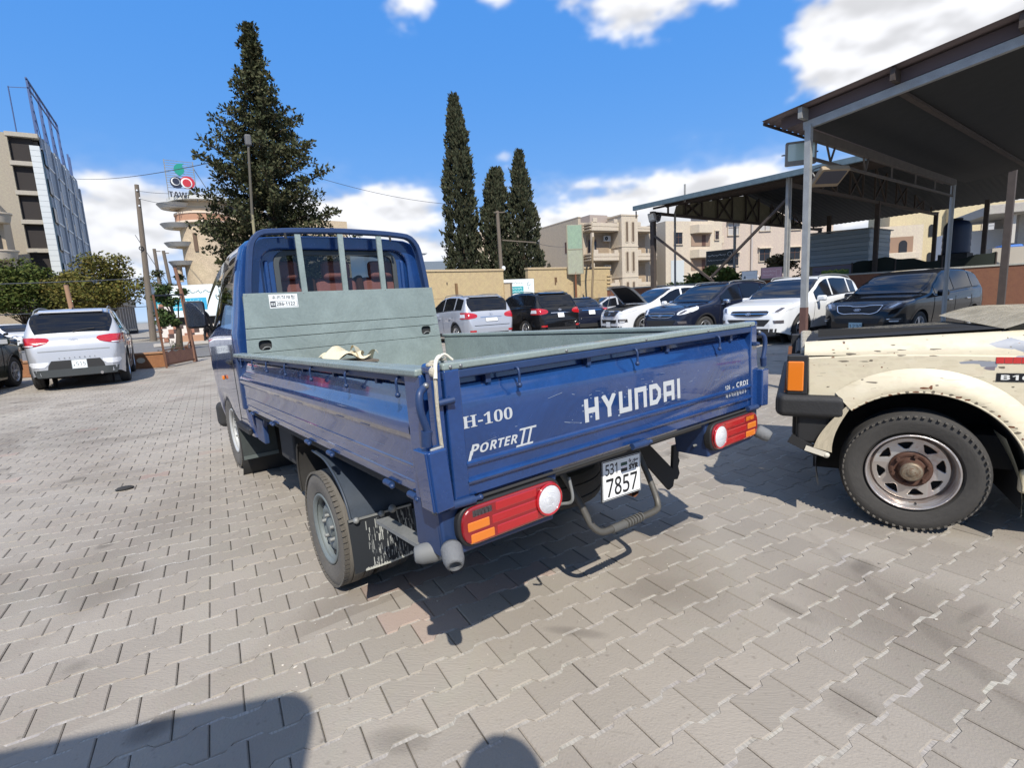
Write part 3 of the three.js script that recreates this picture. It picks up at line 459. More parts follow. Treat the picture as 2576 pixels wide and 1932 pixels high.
  for (const s of [-1, 1]) { tp('headlight', [rb(0.26, 0.17, 0.1, 0.04, s * 0.50, 0.82, -4.87)], M.lens, cab); tp('wheel_well', [(() => { const g = new THREE.CylinderGeometry(0.41, 0.41, 0.45, 24, 1, true, 0, Math.PI); g.rotateZ(Math.PI / 2); g.rotateX(-Math.PI / 2 + Math.PI); return g.translate(s * 0.58, 0.33, -3.95); })()], M.dark, cab); }

  // --- underside
  tp('chassis_rail', [bx(0.06, 0.12, 4.0, -0.37, 0.60, -2.45)], M.under); tp('chassis_rail', [bx(0.06, 0.12, 4.0, 0.37, 0.60, -2.45)], M.under);
  for (const z of [-0.47, -2.0, -2.8]) tp('cross_member', [bx(0.68, 0.08, 0.06, 0, 0.60, z)], M.under);
  tp('rear_axle', [rod([-0.7, 0.31, -1.31], [0.7, 0.31, -1.31], 0.045), ball(0.13, 0.06, 0.31, -1.31)], M.under);
  for (const s of [-1, 1]) tp('leaf_spring', [pipe([[s * 0.45, 0.48, -0.65], [s * 0.45, 0.36, -1.3], [s * 0.45, 0.48, -1.95]], 0.025, 6)], M.under);
  tp('fuel_tank', [rb(0.36, 0.26, 0.65, 0.05, 0.62, 0.50, -2.25)], M.under); tp('battery_box', [rb(0.26, 0.22, 0.34, 0.02, -0.60, 0.55, -2.28)], M.dark);
  tp('exhaust_pipe', [pipe([[0.15, 0.42, -2.6], [0.2, 0.40, -1.8], [0.28, 0.44, -0.9], [0.30, 0.42, -0.3]], 0.03, 8)], M.rust);
  tp('spare_wheel', [(() => { const g = tyreGeo(0.285, 0.16, 0.165, 32); g.rotateZ(Math.PI / 2); return g.translate(0.0, 0.50, -0.62); })()], M.rubber);
  tp('wiring', [pipe([[-0.33, 0.70, -0.06], [-0.33, 0.62, -0.05], [-0.35, 0.60, -0.09]], 0.006, 6), pipe([[0.47, 0.72, -0.06], [0.46, 0.66, -0.05], [0.44, 0.64, -0.08]], 0.006, 6)], M.steelDull);
  tp('side_bracket', [rb(0.03, 0.16, 0.22, 0.006, -0.79, 0.61, -2.64), bar([-0.79, 0.70, -2.5], [-0.79, 0.55, -2.62], 0.02)], M.blueDull);
  tp('underrun_bar', [bar([-0.78, 0.515, -0.66], [-0.80, 0.555, -0.13], 0.05, 0.014), bar([-0.76, 0.50, -0.66], [-0.775, 0.54, -0.13], 0.008, 0.04)], M.steelDull, truck, 'rusty grey bar behind the left rear wheel');
  tp('brake_rod', [rod([-0.6, 0.52, -1.12], [-0.6, 0.33, -1.115], 0.006), rod([-0.6, 0.49, -0.89], [-0.6, 0.38, -1.02], 0.010), rod([-0.6, 0.70, -0.67], [-0.6, 0.42, -0.66], 0.005)], M.steelDull);
  // fenders and flaps
  for (const s of [-1, 1]) {
    const path = [[-1.62, 0.42], [-1.63, 0.55], [-1.60, 0.66], [-1.56, 0.69]], path2 = [[-1.30, 0.70], [-1.12, 0.685], [-0.98, 0.62], [-0.90, 0.545], [-0.865, 0.47]];
    const fen = (P, x0, x1) => { const c = new THREE.CatmullRomCurve3(P.map(([z, y]) => V(0, y, z))); return sheet(4, 16, (u, v) => { const p = c.getPoint(v); return [s * (x0 + (x1 - x0) * u), p.y, p.z]; }); };
    tp('rear_fender', [fen(path, 0.83, 0.5), pipe(path.map(([z, y]) => [s * 0.832, y, z]), 0.006, 6)], M.under);
    tp('rear_fender', [fen(path2, 0.835, 0.52), pipe(path2.map(([z, y]) => [s * 0.836, y, z]), 0.006, 6)], std([0.045, 0.06, 0.085], 0.5, 0, { map: dustColor }));
    const splash = canvasTex(256, 256, (c, W, H) => { c.fillStyle = '#1d2126'; c.fillRect(0, 0, W, H); const r = rngOf(31); for (let i = 0; i < 170; i++) { const x = W * (0.25 + 0.72 * r()), y = H * r() * 0.95, L = 6 + r() * 46; c.strokeStyle = `rgba(205,205,196,${0.25 + r() * 0.6})`; c.lineWidth = 1 + r() * 4; c.beginPath(); c.moveTo(x, y); c.lineTo(x + (r() - 0.5) * 6, Math.min(H, y + L)); c.stroke(); } c.fillStyle = 'rgba(200,198,185,0.85)'; for (let x = 40; x < W; x += 3) c.fillRect(x, H - 6 - r() * 10, 3, 20); });
    const fl = tp('mud_flap', [sheet(6, 8, (u, v) => [s * (0.852 - u * 0.29), 0.478 - v * 0.232, -0.862 + 0.02 * Math.sin(v * 1.8) + 0.012 * Math.sin(u * 3)], 1, 1).applyMatrix4(new THREE.Matrix4())], std('#ffffff', 0.85, 0, { map: splash }), truck, s < 0 ? 'dark rubber mud flap streaked with white splashes' : undefined);
    { const q = fl.geometry.attributes.uv; for (let i = 0; i < q.count; i++) q.setY(i, 1 - q.getY(i)); }
    tp('flap_clamp', [bar([s * 0.85, 0.474, -0.852], [s * 0.57, 0.470, -0.845], 0.008), ball(0.014, s * 0.82, 0.472, -0.845), ball(0.018, s * 0.66, 0.478, -0.84), ball(0.014, s * 0.71, 0.47, -0.842)], M.steelDull, fl);
    tp('front_flap', [sheet(5, 6, (u, v) => [s * (0.805 - u * 0.27), 0.56 - v * 0.30, -3.50 + 0.03 * v], 1, 1)], std([0.045, 0.055, 0.055], 0.8, 0, { map: dustColor })); tp('flap_edge', [bar([s * 0.805, 0.262, -3.465], [s * 0.535, 0.262, -3.465], 0.006, 0.03)], std([0.10, 0.12, 0.115], 0.8));
  }
  tp('torn_flap', [ext([[0.44, 0.62], [0.50, 0.62], [0.735, 0.40], [0.748, 0.52], [0.80, 0.52], [0.79, 0.45], [0.80, 0.43], [0.785, 0.40], [0.796, 0.36], [0.775, 0.33], [0.745, 0.335], [0.735, 0.30], [0.70, 0.29], [0.68, 0.31], [0.42, 0.58]], 0.012, 0.003).translate(0, 0, -0.42)], M.dark, truck, 'black torn rubber flap under the right end of the bed');

  // --- rear lamps in their blue housings
  for (const s of [-1, 1]) {
    const cx = s * 0.6275;
    const hs = tp('lamp_housing', [ext([[s * 0.425, 0.747], [s * 0.452, 0.597], [s * 0.80, 0.602], [s * 0.862, 0.622], [s * 0.866, 0.747]].sort(() => 0), 0.15, 0.008, 2).translate(0, 0, -0.172), bx(0.05, 0.15, 0.14, s * 0.84, 0.685, -0.10)], M.blueDull);
    const stad = (w, h, d, z, x = cx, y = 0.686) => ext(rrect(w, h, h * 0.47, x, y), d, Math.min(0.006, d / 3), 3, [], 12).translate(0, 0, z);
    const lp = tp('tail_lamp', [stad(0.392, 0.126, 0.022, -0.020)], M.black, hs);
    // the lens: three rows with ridges between them
    const rowY = [0.722, 0.686, 0.650], out = s * 1;
    const lensRow = (y, x0, x1, z, h = 0.0352) => rb(Math.abs(x1 - x0), h, 0.022, 0.008, (x0 + x1) / 2, y, z, 0, 0, 0, 3);
    tp('red_lens', [stad(0.372, 0.112, 0.020, -0.010)], M.redDeep, lp);
    for (let i = 0; i < 3; i++) { const xi = s * 0.535, xo = s * (i === 0 ? 0.70 : i === 1 ? 0.715 : 0.70); tp('red_lens', [lensRow(rowY[i], xi, xo, 0.006)], M.red, lp); }
    for (const i of [1, 2]) tp('amber_lens', [lensRow(rowY[i], s * (i === 1 ? 0.717 : 0.702), s * (i === 1 ? 0.800 : 0.792), 0.006)], M.amber, lp);
    tp('clear_lens', [lensRow(rowY[0], s * 0.702, s * 0.785, 0.005)], s < 0 ? M.smoke : M.amber, lp, s < 0 ? 'broken dull corner of the left tail lamp' : undefined);
    const dx = s * 0.492, disc = new THREE.SphereGeometry(0.058, 26, 12, 0, Math.PI * 2, 0, 0.95); disc.rotateX(Math.PI / 2); disc.scale(1, 1, 0.42); disc.translate(0, 0, 0.006);
    tp('reversing_lamp', [disc.translate(dx, 0.686, 0.001)], M.lens, lp);
    const rim = new THREE.TorusGeometry(0.049, 0.0045, 8, 28); tp('lamp_ring', [rim.translate(dx, 0.686, 0.020)], M.red, lp);
    const stop = (a, b) => { const A = V(...a), B = V(...b), d = B.clone().sub(A), g = new THREE.LatheGeometry([[0.0, 0], [0.027, 0], [0.031, 0.012], [0.030, 0.05], [0.024, 0.068], [0.016, 0.072], [0.012, 0.060], [0, 0.058]].map((p) => new THREE.Vector2(...p)), 18); g.applyQuaternion(new THREE.Quaternion().setFromUnitVectors(V(0, 1, 0), d.normalize())); return g.translate(A.x, A.y, A.z); };
    tp('rubber_stop', [stop([s * 0.842, 0.642, -0.01], [s * 0.858, 0.62, 0.03])], std([0.16, 0.165, 0.17], 0.7, 0, { bumpMap: scuff, bumpScale: 0.003 }), hs); tp('rubber_stop', [stop([s * 0.84, 0.60, -0.09], [s * 0.90, 0.597, -0.12])], std([0.17, 0.175, 0.175], 0.7), hs);
    tp('bed_support', [rb(0.03, 0.16, 0.05, 0.006, s * 0.842, 0.69, -0.075), ball(0.012, s * 0.862, 0.742, -0.04)], M.steelDull, hs);
  }
  // --- licence plate
  const plate = canvasTex(672, 464, (c, W, H) => {
    c.fillStyle = '#f2f3f0'; c.fillRect(0, 0, W, H); c.strokeStyle = '#1b1d20'; c.lineWidth = 10; c.strokeRect(9, 9, W - 18, H - 18); c.fillStyle = '#191b1e';
    c.textBaseline = 'alphabetic'; c.font = '175px sans-serif'; c.lineWidth = 5; const t = (s, x, y, w) => { c.save(); c.translate(x, y); c.scale(w / c.measureText(s).width, 1); c.fillText(s, 0, 0); c.strokeText(s, 0, 0); c.restore(); };
    c.strokeStyle = '#191b1e'; t('531', 48, 172, 236); c.font = '285px sans-serif'; c.lineWidth = 9; t('7857', 56, 424, 560);
    c.fillStyle = '#1d4a3d'; c.fillRect(318, 66, 112, 40); c.fillStyle = '#ffffff'; c.fillRect(318, 106, 112, 30); c.fillStyle = '#15171a'; c.fillRect(318, 136, 112, 42); c.fillStyle = '#b33'; for (const x of [340, 374, 408]) { c.beginPath(); c.arc(x, 121, 7, 0, 7); c.fill(); }
    c.fillStyle = '#191b1e'; c.font = 'bold 78px sans-serif'; t('SYR', 462, 170, 160);
    // the Arabic word for Syria, in strokes from right to left
    c.lineWidth = 10; c.lineJoin = c.lineCap = 'round'; c.beginPath(); c.moveTo(628, 60); c.lineTo(622, 76); c.lineTo(608, 78); c.lineTo(604, 62); c.moveTo(604, 76); c.lineTo(590, 78); c.lineTo(588, 62); c.moveTo(588, 77); c.lineTo(572, 78); c.arc(562, 68, 10, 0.6, 6.2); c.moveTo(572, 74); c.quadraticCurveTo(566, 98, 548, 98); c.moveTo(538, 64); c.quadraticCurveTo(538, 92, 516, 98); c.moveTo(500, 60); c.lineTo(496, 78); c.lineTo(482, 80); c.arc(474, 68, 11, 0.8, 7); c.stroke(); c.beginPath(); for (const [x, y] of [[505, 98], [489, 98], [468, 44], [482, 44]]) { c.moveTo(x, y); c.lineTo(x + 1, y); } c.stroke();
  });
  const lic = tp('licence_plate', [rb(0.232, 0.162, 0.004, 0.002, 0, 0, 0).rotateZ(-0.045).translate(-0.016, 0.614, -0.100)], M.black);
  const pf = new THREE.PlaneGeometry(0.224, 0.155); pf.rotateZ(-0.045); pf.translate(-0.016, 0.614, -0.0965); tp('print', pf, std('#ffffff', 0.45, 0, { map: plate }), lic);
  tp('plate_bracket', [bar([-0.12, 0.70, -0.104], [0.08, 0.695, -0.104], 0.012, 0.03), bar([-0.07, 0.72, -0.12], [-0.07, 0.66, -0.105], 0.02, 0.006), bar([0.05, 0.72, -0.12], [0.05, 0.66, -0.105], 0.02, 0.006)], M.dark, lic);
  // --- tubular guard below the tailgate
  const hoopPts = [[-0.115, 0.60, -0.33], [-0.093, 0.50, -0.27], [-0.076, 0.40, -0.222], [-0.040, 0.362, -0.200], [0.05, 0.354, -0.198], [0.15, 0.351, -0.198], [0.28, 0.348, -0.198], [0.335, 0.352, -0.204], [0.358, 0.385, -0.225], [0.362, 0.48, -0.27], [0.364, 0.61, -0.34]];
  const guard = tp('step_guard', [pipe(hoopPts, 0.0145, 10, 80, 0.35)], std([0.13, 0.125, 0.115], 0.5, 0.3, { map: dustColor, bumpMap: scuff, bumpScale: 0.001 }));
  tp('grip', [...Array.from({ length: 7 }, (_, i) => { const t = new THREE.TorusGeometry(0.0165, 0.0045, 7, 16); t.rotateY(Math.PI / 2); return t.translate(0.10 + i * 0.018, 0.3515, -0.198); }), rod([0.02, 0.354, -0.198], [0.10, 0.352, -0.198], 0.018)], std([0.10, 0.098, 0.092], 0.8), guard);

  // --- wheels
  const slotRim = (R, w, n, mat, s) => { // steel wheel with slots: dish, rim and dark slots
    const g = [lathX([[R, -w * 0.42], [R + 0.008, -w * 0.40], [R + 0.006, -w * 0.34], [R - 0.012, -w * 0.30], [R - 0.02, 0], [R - 0.022, w * 0.25], [R - 0.010, w * 0.36], [R + 0.008, w * 0.40], [R + 0.004, w * 0.45], [R - 0.008, w * 0.44], [R - 0.016, w * 0.36]], 40), lathX([[R - 0.012, w * 0.10], [R * 0.80, w * 0.12], [R * 0.62, w * 0.28], [R * 0.46, w * 0.30], [R * 0.42, w * 0.20], [R * 0.30, w * 0.18], [R * 0.28, w * 0.30], [0.001, w * 0.32]], 40)];
    return g;
  };
  const wheel = (name, x, z, R, w, rimR, s, front) => {
    const t = tp(name, [tyreGeo(R, w, rimR)], M.dustyRubber);
    t.position.set(x, R + 0.012 - 0.0, z); t.geometry.translate(0, 0, -ZR); t.position.z += ZR;
    const add = (n2, geos, m) => { const q = part(n2, geos, m, t); return q; };
    const side2 = s < 0 ? 1 : -1, turn = (g) => (side2 < 0 ? g.rotateY(Math.PI) : g);
    add('tread', [...lugBlocks(R, w, 64)], M.dustyRubber).userData.kind = 'stuff';
    const paint = front ? std([0.55, 0.56, 0.56], 0.5, 0.2, { map: dustColor }) : std([0.20, 0.23, 0.235], 0.6, 0.2, { map: dustColor });
    add('rim', slotRim(rimR, w, 8).map(turn), paint);
    add('wheel_hole', Array.from({ length: 8 }, (_, i) => { const a = i / 8 * Math.PI * 2, g = ext(rrect(0.030, 0.042, 0.012), 0.004, 0, 1); g.rotateY(-Math.PI / 2); g.translate(-w * 0.205 * 1, 0, 0); g.translate(0, rimR * 0.715, 0); g.rotateX(a); return turn(g); }), M.dark);
    add('wheel_nut', Array.from({ length: 5 }, (_, i) => { const a = i / 5 * Math.PI * 2; const g = new THREE.CylinderGeometry(0.010, 0.012, 0.03, 6); g.rotateZ(Math.PI / 2); g.translate(-w * 0.30, rimR * 0.37, 0); g.rotateX(a); return turn(g); }), M.steelDull);
    return t;
  };
  wheel('rear_wheel', -0.755, -1.31, 0.287, 0.155, 0.170, -1); wheel('rear_wheel', -0.575, -1.31, 0.287, 0.155, 0.170, -1); wheel('rear_wheel', 0.755, -1.31, 0.287, 0.155, 0.170, 1); wheel('rear_wheel', 0.575, -1.31, 0.287, 0.155, 0.170, 1);
  const fl = wheel('front_wheel', -0.69, -3.95, 0.335, 0.195, 0.195, -1, true), fr = wheel('front_wheel', 0.69, -3.95, 0.335, 0.195, 0.195, 1, true);
  fl.position.y += 0.08; fr.position.y += 0.08; // the body stands nose-down on its soft front springs
}
// ---------------------------------------------------------------- parked cars (own axes: x forward, y up, z to the car's right)
const badgeTex = (kind) => canvasTex(256, 128, (c, W, H) => {
  c.clearRect(0, 0, W, H); c.strokeStyle = c.fillStyle = '#fff'; c.lineWidth = 12; c.beginPath(); c.ellipse(W / 2, H / 2, W / 2 - 10, H / 2 - 10, 0, 0, 7); c.stroke();
  if (kind === 'K') { c.font = 'bold 74px sans-serif'; c.textAlign = 'center'; c.save(); c.translate(W / 2, 90); c.scale(1.15, 1); c.fillText('KIA', 0, 0); c.restore(); }
  else { c.lineWidth = 20; c.beginPath(); c.moveTo(100, 22); c.quadraticCurveTo(98, 60, 76, 104); c.moveTo(182, 24); c.quadraticCurveTo(160, 60, 156, 106); c.moveTo(92, 76); c.quadraticCurveTo(130, 48, 166, 54); c.stroke(); }
});
const badges = { K: badgeTex('K'), H: badgeTex('H') };
const badgeMat = Object.fromEntries(Object.entries(badges).map(([k, t]) => [k, new THREE.MeshStandardMaterial({ color: 0xdddddf, metalness: 0.8, roughness: 0.25, map: t, alphaTest: 0.5 })]));
const plateTex = (text, bg = '#eef0ee') => canvasTex(256, 176, (c, W, H) => { c.fillStyle = bg; c.fillRect(0, 0, W, H); c.strokeStyle = '#33373b'; c.lineWidth = 6; c.strokeRect(5, 5, W - 10, H - 10); if (text) { c.fillStyle = '#2c3034'; c.textAlign = 'center'; c.font = '108px sans-serif'; c.fillText(text, W / 2, H * 0.70); } });
const paintOf = (rgb, rough = 0.35, metal = 0) => phys(rgb, rough, { clearcoat: 0.9, clearcoatRoughness: 0.03, specularIntensity: 0.25, metalness: metal });
const PAINT = { white: paintOf([0.74, 0.75, 0.75]), black: paintOf([0.006, 0.0063, 0.0075], 0.5), navy: paintOf([0.008, 0.011, 0.026], 0.5), silver: paintOf([0.46, 0.47, 0.49], 0.38, 0.25), silverBlue: paintOf([0.40, 0.42, 0.46], 0.38, 0.25), green: paintOf([0.016, 0.026, 0.018], 0.45), grey: paintOf([0.17, 0.18, 0.20], 0.4, 0.2) };
const interp = (P, x) => { if (x >= P[0][0]) return P[0][1]; for (let i = 1; i < P.length; i++) if (x >= P[i][0]) { const a = P[i - 1], b = P[i], t = (a[0] - x) / (a[0] - b[0]), u = t * t * (3 - 2 * t) * 0.35 + t * 0.65; return a[1] + (b[1] - a[1]) * u; } return P[P.length - 1][1]; }; // points ordered from the front (large x) to the rear

const SPEC = {
  cross: { L: 2.205, W: 0.91, wb: [1.32, -1.32], R: 0.35, clear: 0.22, ws: [1.02, 0.10], rg: [-1.66, -2.02],
    top: [[2.205, 0.52], [2.195, 0.66], [2.16, 0.78], [2.06, 0.88], [1.85, 0.965], [1.5, 1.03], [1.08, 1.085], [0.98, 1.12], [0.55, 1.36], [0.15, 1.555], [-0.1, 1.625], [-0.5, 1.655], [-1.1, 1.635], [-1.55, 1.575], [-1.70, 1.53], [-1.90, 1.28], [-2.05, 1.06], [-2.13, 0.98], [-2.17, 0.86], [-2.195, 0.70], [-2.205, 0.56]],
    belt: [[2.2, 0.55], [1.9, 0.88], [1.4, 0.95], [0.9, 1.0], [0, 1.03], [-1.2, 1.10], [-1.8, 1.12], [-2.1, 0.95], [-2.2, 0.6]],
    wide: [[2.205, 0.58], [2.17, 0.68], [2.08, 0.78], [1.9, 0.865], [1.6, 0.905], [1.0, 0.91], [-1.2, 0.915], [-1.8, 0.885], [-2.05, 0.82], [-2.15, 0.75], [-2.205, 0.66]] },
  sedan: { L: 2.25, W: 0.87, wb: [1.32, -1.30], R: 0.31, clear: 0.17, ws: [0.95, 0.15], rg: [-0.95, -1.62],
    top: [[2.25, 0.46], [2.235, 0.58], [2.18, 0.68], [2.0, 0.76], [1.5, 0.86], [1.0, 0.93], [0.9, 0.96], [0.5, 1.20], [0.1, 1.39], [-0.2, 1.43], [-0.7, 1.42], [-1.0, 1.36], [-1.4, 1.16], [-1.65, 1.04], [-2.0, 1.02], [-2.15, 0.96], [-2.22, 0.75], [-2.25, 0.5]],
    belt: [[2.25, 0.5], [1.9, 0.74], [1.2, 0.82], [0.6, 0.88], [-0.5, 0.92], [-1.6, 0.96], [-2.1, 0.90], [-2.25, 0.55]],
    wide: [[2.25, 0.55], [2.15, 0.70], [1.9, 0.82], [1.5, 0.865], [0, 0.87], [-1.5, 0.865], [-2.0, 0.80], [-2.2, 0.70], [-2.25, 0.62]] },
  large: { L: 2.335, W: 0.945, wb: [1.40, -1.32], R: 0.355, clear: 0.22, ws: [1.10, 0.20], rg: [-1.86, -2.14],
    top: [[2.335, 0.54], [2.32, 0.70], [2.26, 0.84], [2.1, 0.95], [1.6, 1.05], [1.15, 1.11], [1.05, 1.15], [0.6, 1.42], [0.2, 1.60], [-0.1, 1.67], [-0.6, 1.70], [-1.3, 1.68], [-1.75, 1.62], [-1.90, 1.56], [-2.06, 1.28], [-2.16, 1.10], [-2.23, 1.04], [-2.28, 0.86], [-2.325, 0.68], [-2.335, 0.56]],
    belt: [[2.33, 0.56], [2.0, 0.92], [1.4, 1.0], [0.9, 1.05], [0, 1.07], [-1.2, 1.12], [-2.0, 1.13], [-2.2, 0.98], [-2.335, 0.6]],
    wide: [[2.335, 0.62], [2.25, 0.75], [2.05, 0.87], [1.7, 0.93], [0, 0.945], [-1.5, 0.945], [-2.0, 0.915], [-2.2, 0.86], [-2.30, 0.79], [-2.335, 0.72]] },
};
const wheelCache = {};
function carWheelGeos(R) {
  if (wheelCache[R]) return wheelCache[R];
  const w = 0.215, r = R * 0.655, tyre = tyreGeo(R, w, r, 30); tyre.rotateY(-Math.PI / 2); // axis along z, outer face towards +z
  const barrel = new THREE.LatheGeometry([[r, -0.08], [r + 0.006, 0.095], [r - 0.012, 0.098], [r - 0.03, 0.05], [r - 0.035, -0.08]].map((p) => new THREE.Vector2(...p)), 28); barrel.rotateX(Math.PI / 2);
  const spokes = []; for (let i = 0; i < 5; i++) for (const o of [-0.16, 0.16]) { const g = new THREE.BoxGeometry(0.026, r - 0.03, 0.022); g.translate(0, r * 0.54, 0.07); g.rotateZ(i / 5 * Math.PI * 2 + o); spokes.push(g); }
  const hub = new THREE.CylinderGeometry(0.05, 0.055, 0.03, 14); hub.rotateX(Math.PI / 2); hub.translate(0, 0, 0.075);
  const back = new THREE.CircleGeometry(r, 24); back.translate(0, 0, 0.0);
  return (wheelCache[R] = { tyre, rim: merge([barrel, ...spokes, hub]), back });
}
const rimMat = std([0.62, 0.63, 0.65], 0.3, 0.8), archMat = std([0.02, 0.02, 0.021], 0.75);
function makeCar(name, label, x, z, heading, type, paint, opt = {}) {
  const s = SPEC[type], t = thing(name, label, opt.category ?? 'car', [x, opt.y ?? 0, z], Math.PI / 2 - heading * Math.PI / 180, opt.group);
  const sc = opt.scale ?? 1; if (opt.stretch) t.scale.set(...opt.stretch); else t.scale.setScalar(sc);
  const T = (x) => interp(s.top, x), B = (x) => Math.min(interp(s.belt, x), T(x) - 0.03), Wd = (x) => interp(s.wide, x);
  const yb = (x) => { let y = s.clear + 0.10 * sstep(s.L - 0.55, s.L, Math.abs(x)); for (const w of s.wb) { const d = Math.abs(x - w), A = s.R + 0.045; if (d < A) y = Math.max(y, s.R + Math.sqrt(A * A - d * d) * 0.99); } return y; };
  // the section at x: points from the lower edge up to the middle of the top
  const section = (x) => {
    const b = yb(x), sh = Math.max(B(x), b + 0.02), top = T(x), W = Wd(x), g = sstep(0.06, 0.34, top - sh), out = [];
    for (let k = 0; k <= 6; k++) { const y = b + (sh - b) * k / 6, q = (y - 0.2) / 0.8; out.push([W * (0.93 + 0.07 * Math.sin(Math.min(1, Math.max(0, q * 0.95)) * Math.PI * 0.62) - 0.012 * sstep(0.8, 1.1, y)), y]); }
    const W0 = out[6][0], eave = top - 0.085, Wr = W0 - 0.02 - 0.36 * Math.max(0, eave - sh);
    const hood = [[0.99, 0.25], [0.975, 0.45], [0.95, 0.62], [0.91, 0.75], [0.86, 0.84], [0.78, 0.90], [0.65, 0.94], [0.45, 0.975], [0.22, 0.995], [0, 1]];
    const glas = [0, 1, 2, 3, 4].map((k) => [W0 - 0.02 + (Wr - W0 + 0.02) * k / 4, sh + 0.012 + (eave - sh - 0.012) * k / 4]).concat([[Wr - 0.035, eave + 0.045], [Wr - 0.10, eave + 0.070], [Wr * 0.62, eave + 0.080], [Wr * 0.3, eave + 0.084], [0, top]]);
    for (let k = 0; k < 10; k++) { const h = [W0 * hood[k][0], sh + (top - sh) * hood[k][1]]; out.push([h[0] + (glas[k][0] - h[0]) * g, h[1] + (glas[k][1] - h[1]) * g]); }
    return out;
  };
  const surf = (x, k, sg) => { const S = section(x), i = Math.min(S.length - 2, Math.floor(k)), f = k - i; return [x, S[i][1] + (S[i + 1][1] - S[i][1]) * f, sg * (S[i][0] + (S[i + 1][0] - S[i][0]) * f)]; };
  const hw = (x, y) => { const S = section(x); if (y <= S[0][1]) return S[0][0]; for (let i = 1; i < S.length; i++) if (y <= S[i][1]) { const f = (y - S[i - 1][1]) / (S[i][1] - S[i - 1][1] + 1e-9); return S[i - 1][0] + (S[i][0] - S[i - 1][0]) * f; } return -1; };
  const inside = (X, y, zz) => y <= T(X) && Math.abs(zz) <= hw(X, y);
  const endX = (y, zz, sg) => { for (let i = 0; i < 90; i++) { const a = s.L - i * 0.025; if (inside(sg * a, y, zz)) { let lo = a, hi = a + 0.025; for (let q = 0; q < 8; q++) { const m = (lo + hi) / 2; if (m <= s.L && inside(sg * m, y, zz)) lo = m; else hi = m; } return sg * Math.min(lo, s.L); } } return sg * (s.L - 0.9); };
  const zMax = (y, sg) => Math.max(hw(sg * (s.L - 0.62), y), hw(sg * (s.L - 0.4), y)) - 0.004;
  // body sheet
  const xs = []; const n1 = 74; for (let i = 0; i <= n1; i++) { const u = i / n1 * 2 - 1; xs.push(s.L * Math.sign(u) * (1 - Math.pow(1 - Math.abs(u), 1.35))); }
  for (const w of s.wb) for (const d of [-1, 1]) xs.push(w + d * (s.R + 0.0449), w + d * (s.R + 0.02), w + d * (s.R - 0.03)); xs.sort((a, b) => a - b);
  const geos = [];
  for (const sg of [-1, 1]) {
    const pos = [], idx = [], K = 17; for (const X of xs) section(X).forEach(([h, y]) => pos.push(X, y, sg * h));
    for (let i = 0; i < xs.length - 1; i++) for (let k = 0; k < K - 1; k++) { const a = i * K + k, b = a + 1, c = a + K, d = c + 1; sg > 0 ? idx.push(a, c, b, b, c, d) : idx.push(a, b, c, b, d, c); }
    const g = new THREE.BufferGeometry(); g.setAttribute('position', new THREE.Float32BufferAttribute(pos, 3)); g.setIndex(idx); g.computeVertexNormals();
    const n = g.attributes.normal; for (let i = 0; i < xs.length; i++) { const j = i * K + K - 1, v = V(n.getX(j), n.getY(j), 0).normalize(); n.setXYZ(j, v.x, v.y, 0); } geos.push(g);
  }
  for (const e of [-1, 1]) { const S = section(e * s.L), pts = [...S.map(([h, y]) => [h, y]), ...S.slice(0, -1).reverse().map(([h, y]) => [-h, y])]; const g = new THREE.ShapeGeometry(new THREE.Shape(pts.map((p) => new THREE.Vector2(...p)))); g.rotateY(e * Math.PI / 2); g.translate(e * s.L, 0, 0); geos.push(g); }
  part('body', geos, paint, t);
  part('underbody', [bx(s.L * 1.86, 0.22, s.W * 1.55, 0, s.clear + 0.14, 0)], M.dark, t);
  const off = (p, d) => [p[0], p[1] + d * 0.3, p[2] + Math.sign(p[2]) * d];
  // windows
  const wsx = s.ws, rgx = s.rg, top2 = (x0, x1, k0, nm, m, lift = 0.008) => part(nm, [sheet(24, 10, (u, v) => { const zz = u * 2 - 1, X = x0 + (x1 - x0) * v, k = 16 - Math.abs(zz) * (16 - k0), p = surf(X, k, zz < 0 ? -1 : 1); return [p[0] + (nm === 'windscreen' ? 0.006 : -0.006), p[1] + lift, p[2]]; })], m, t);
  top2(wsx[0], wsx[1], 12.2, 'windscreen', M.glassDark); top2(rgx[1] + (opt.rgLow ?? 0), rgx[0], 12.1, 'rear_window', M.glassDark);
  const sideWin = (x0, x1, sg, k0 = 7.6, k1 = 11.0) => part('side_window', [sheet(16, 5, (u, v) => off(surf(x0 + (x1 - x0) * u, k0 + (k1 - k0) * v, sg), 0.006))], M.glassDark, t);
  const doors = type === 'sedan' ? [[0.62, -0.28], [-0.36, -1.12]] : type === 'large' ? [[0.72, -0.20], [-0.28, -1.18], [-1.28, -1.80]] : [[0.66, -0.22], [-0.30, -1.16], [-1.25, -1.60]];
  for (const sg of [-1, 1]) {
    for (const [a, b] of doors) { sideWin(a, b, sg); }
    part('window_trim', [sheet(30, 1, (u, v) => off(surf(doors[0][0] + (doors[doors.length - 1][1] - doors[0][0]) * u, 7.42 + 0.2 * v, sg), 0.009))], M.black, t);
    // door seams, handles, sill
    const X = (y, xx) => [xx, y, sg * (hw(xx, y) + 0.003)];
    for (const xx of [0.78, -0.26, -1.1]) part('door_seam', [pipe([0.42, 0.6, 0.8, 0.98].map((y) => X(y, xx - (y - 0.4) * 0.06)), 0.0045, 4)], M.dark, t);
    for (const xx of [0.02, -0.92]) part('door_handle', [rb(0.17, 0.032, 0.04, 0.012, xx, 0.90, sg * (hw(xx, 0.90) + 0.012))], opt.handle ?? paint, t);
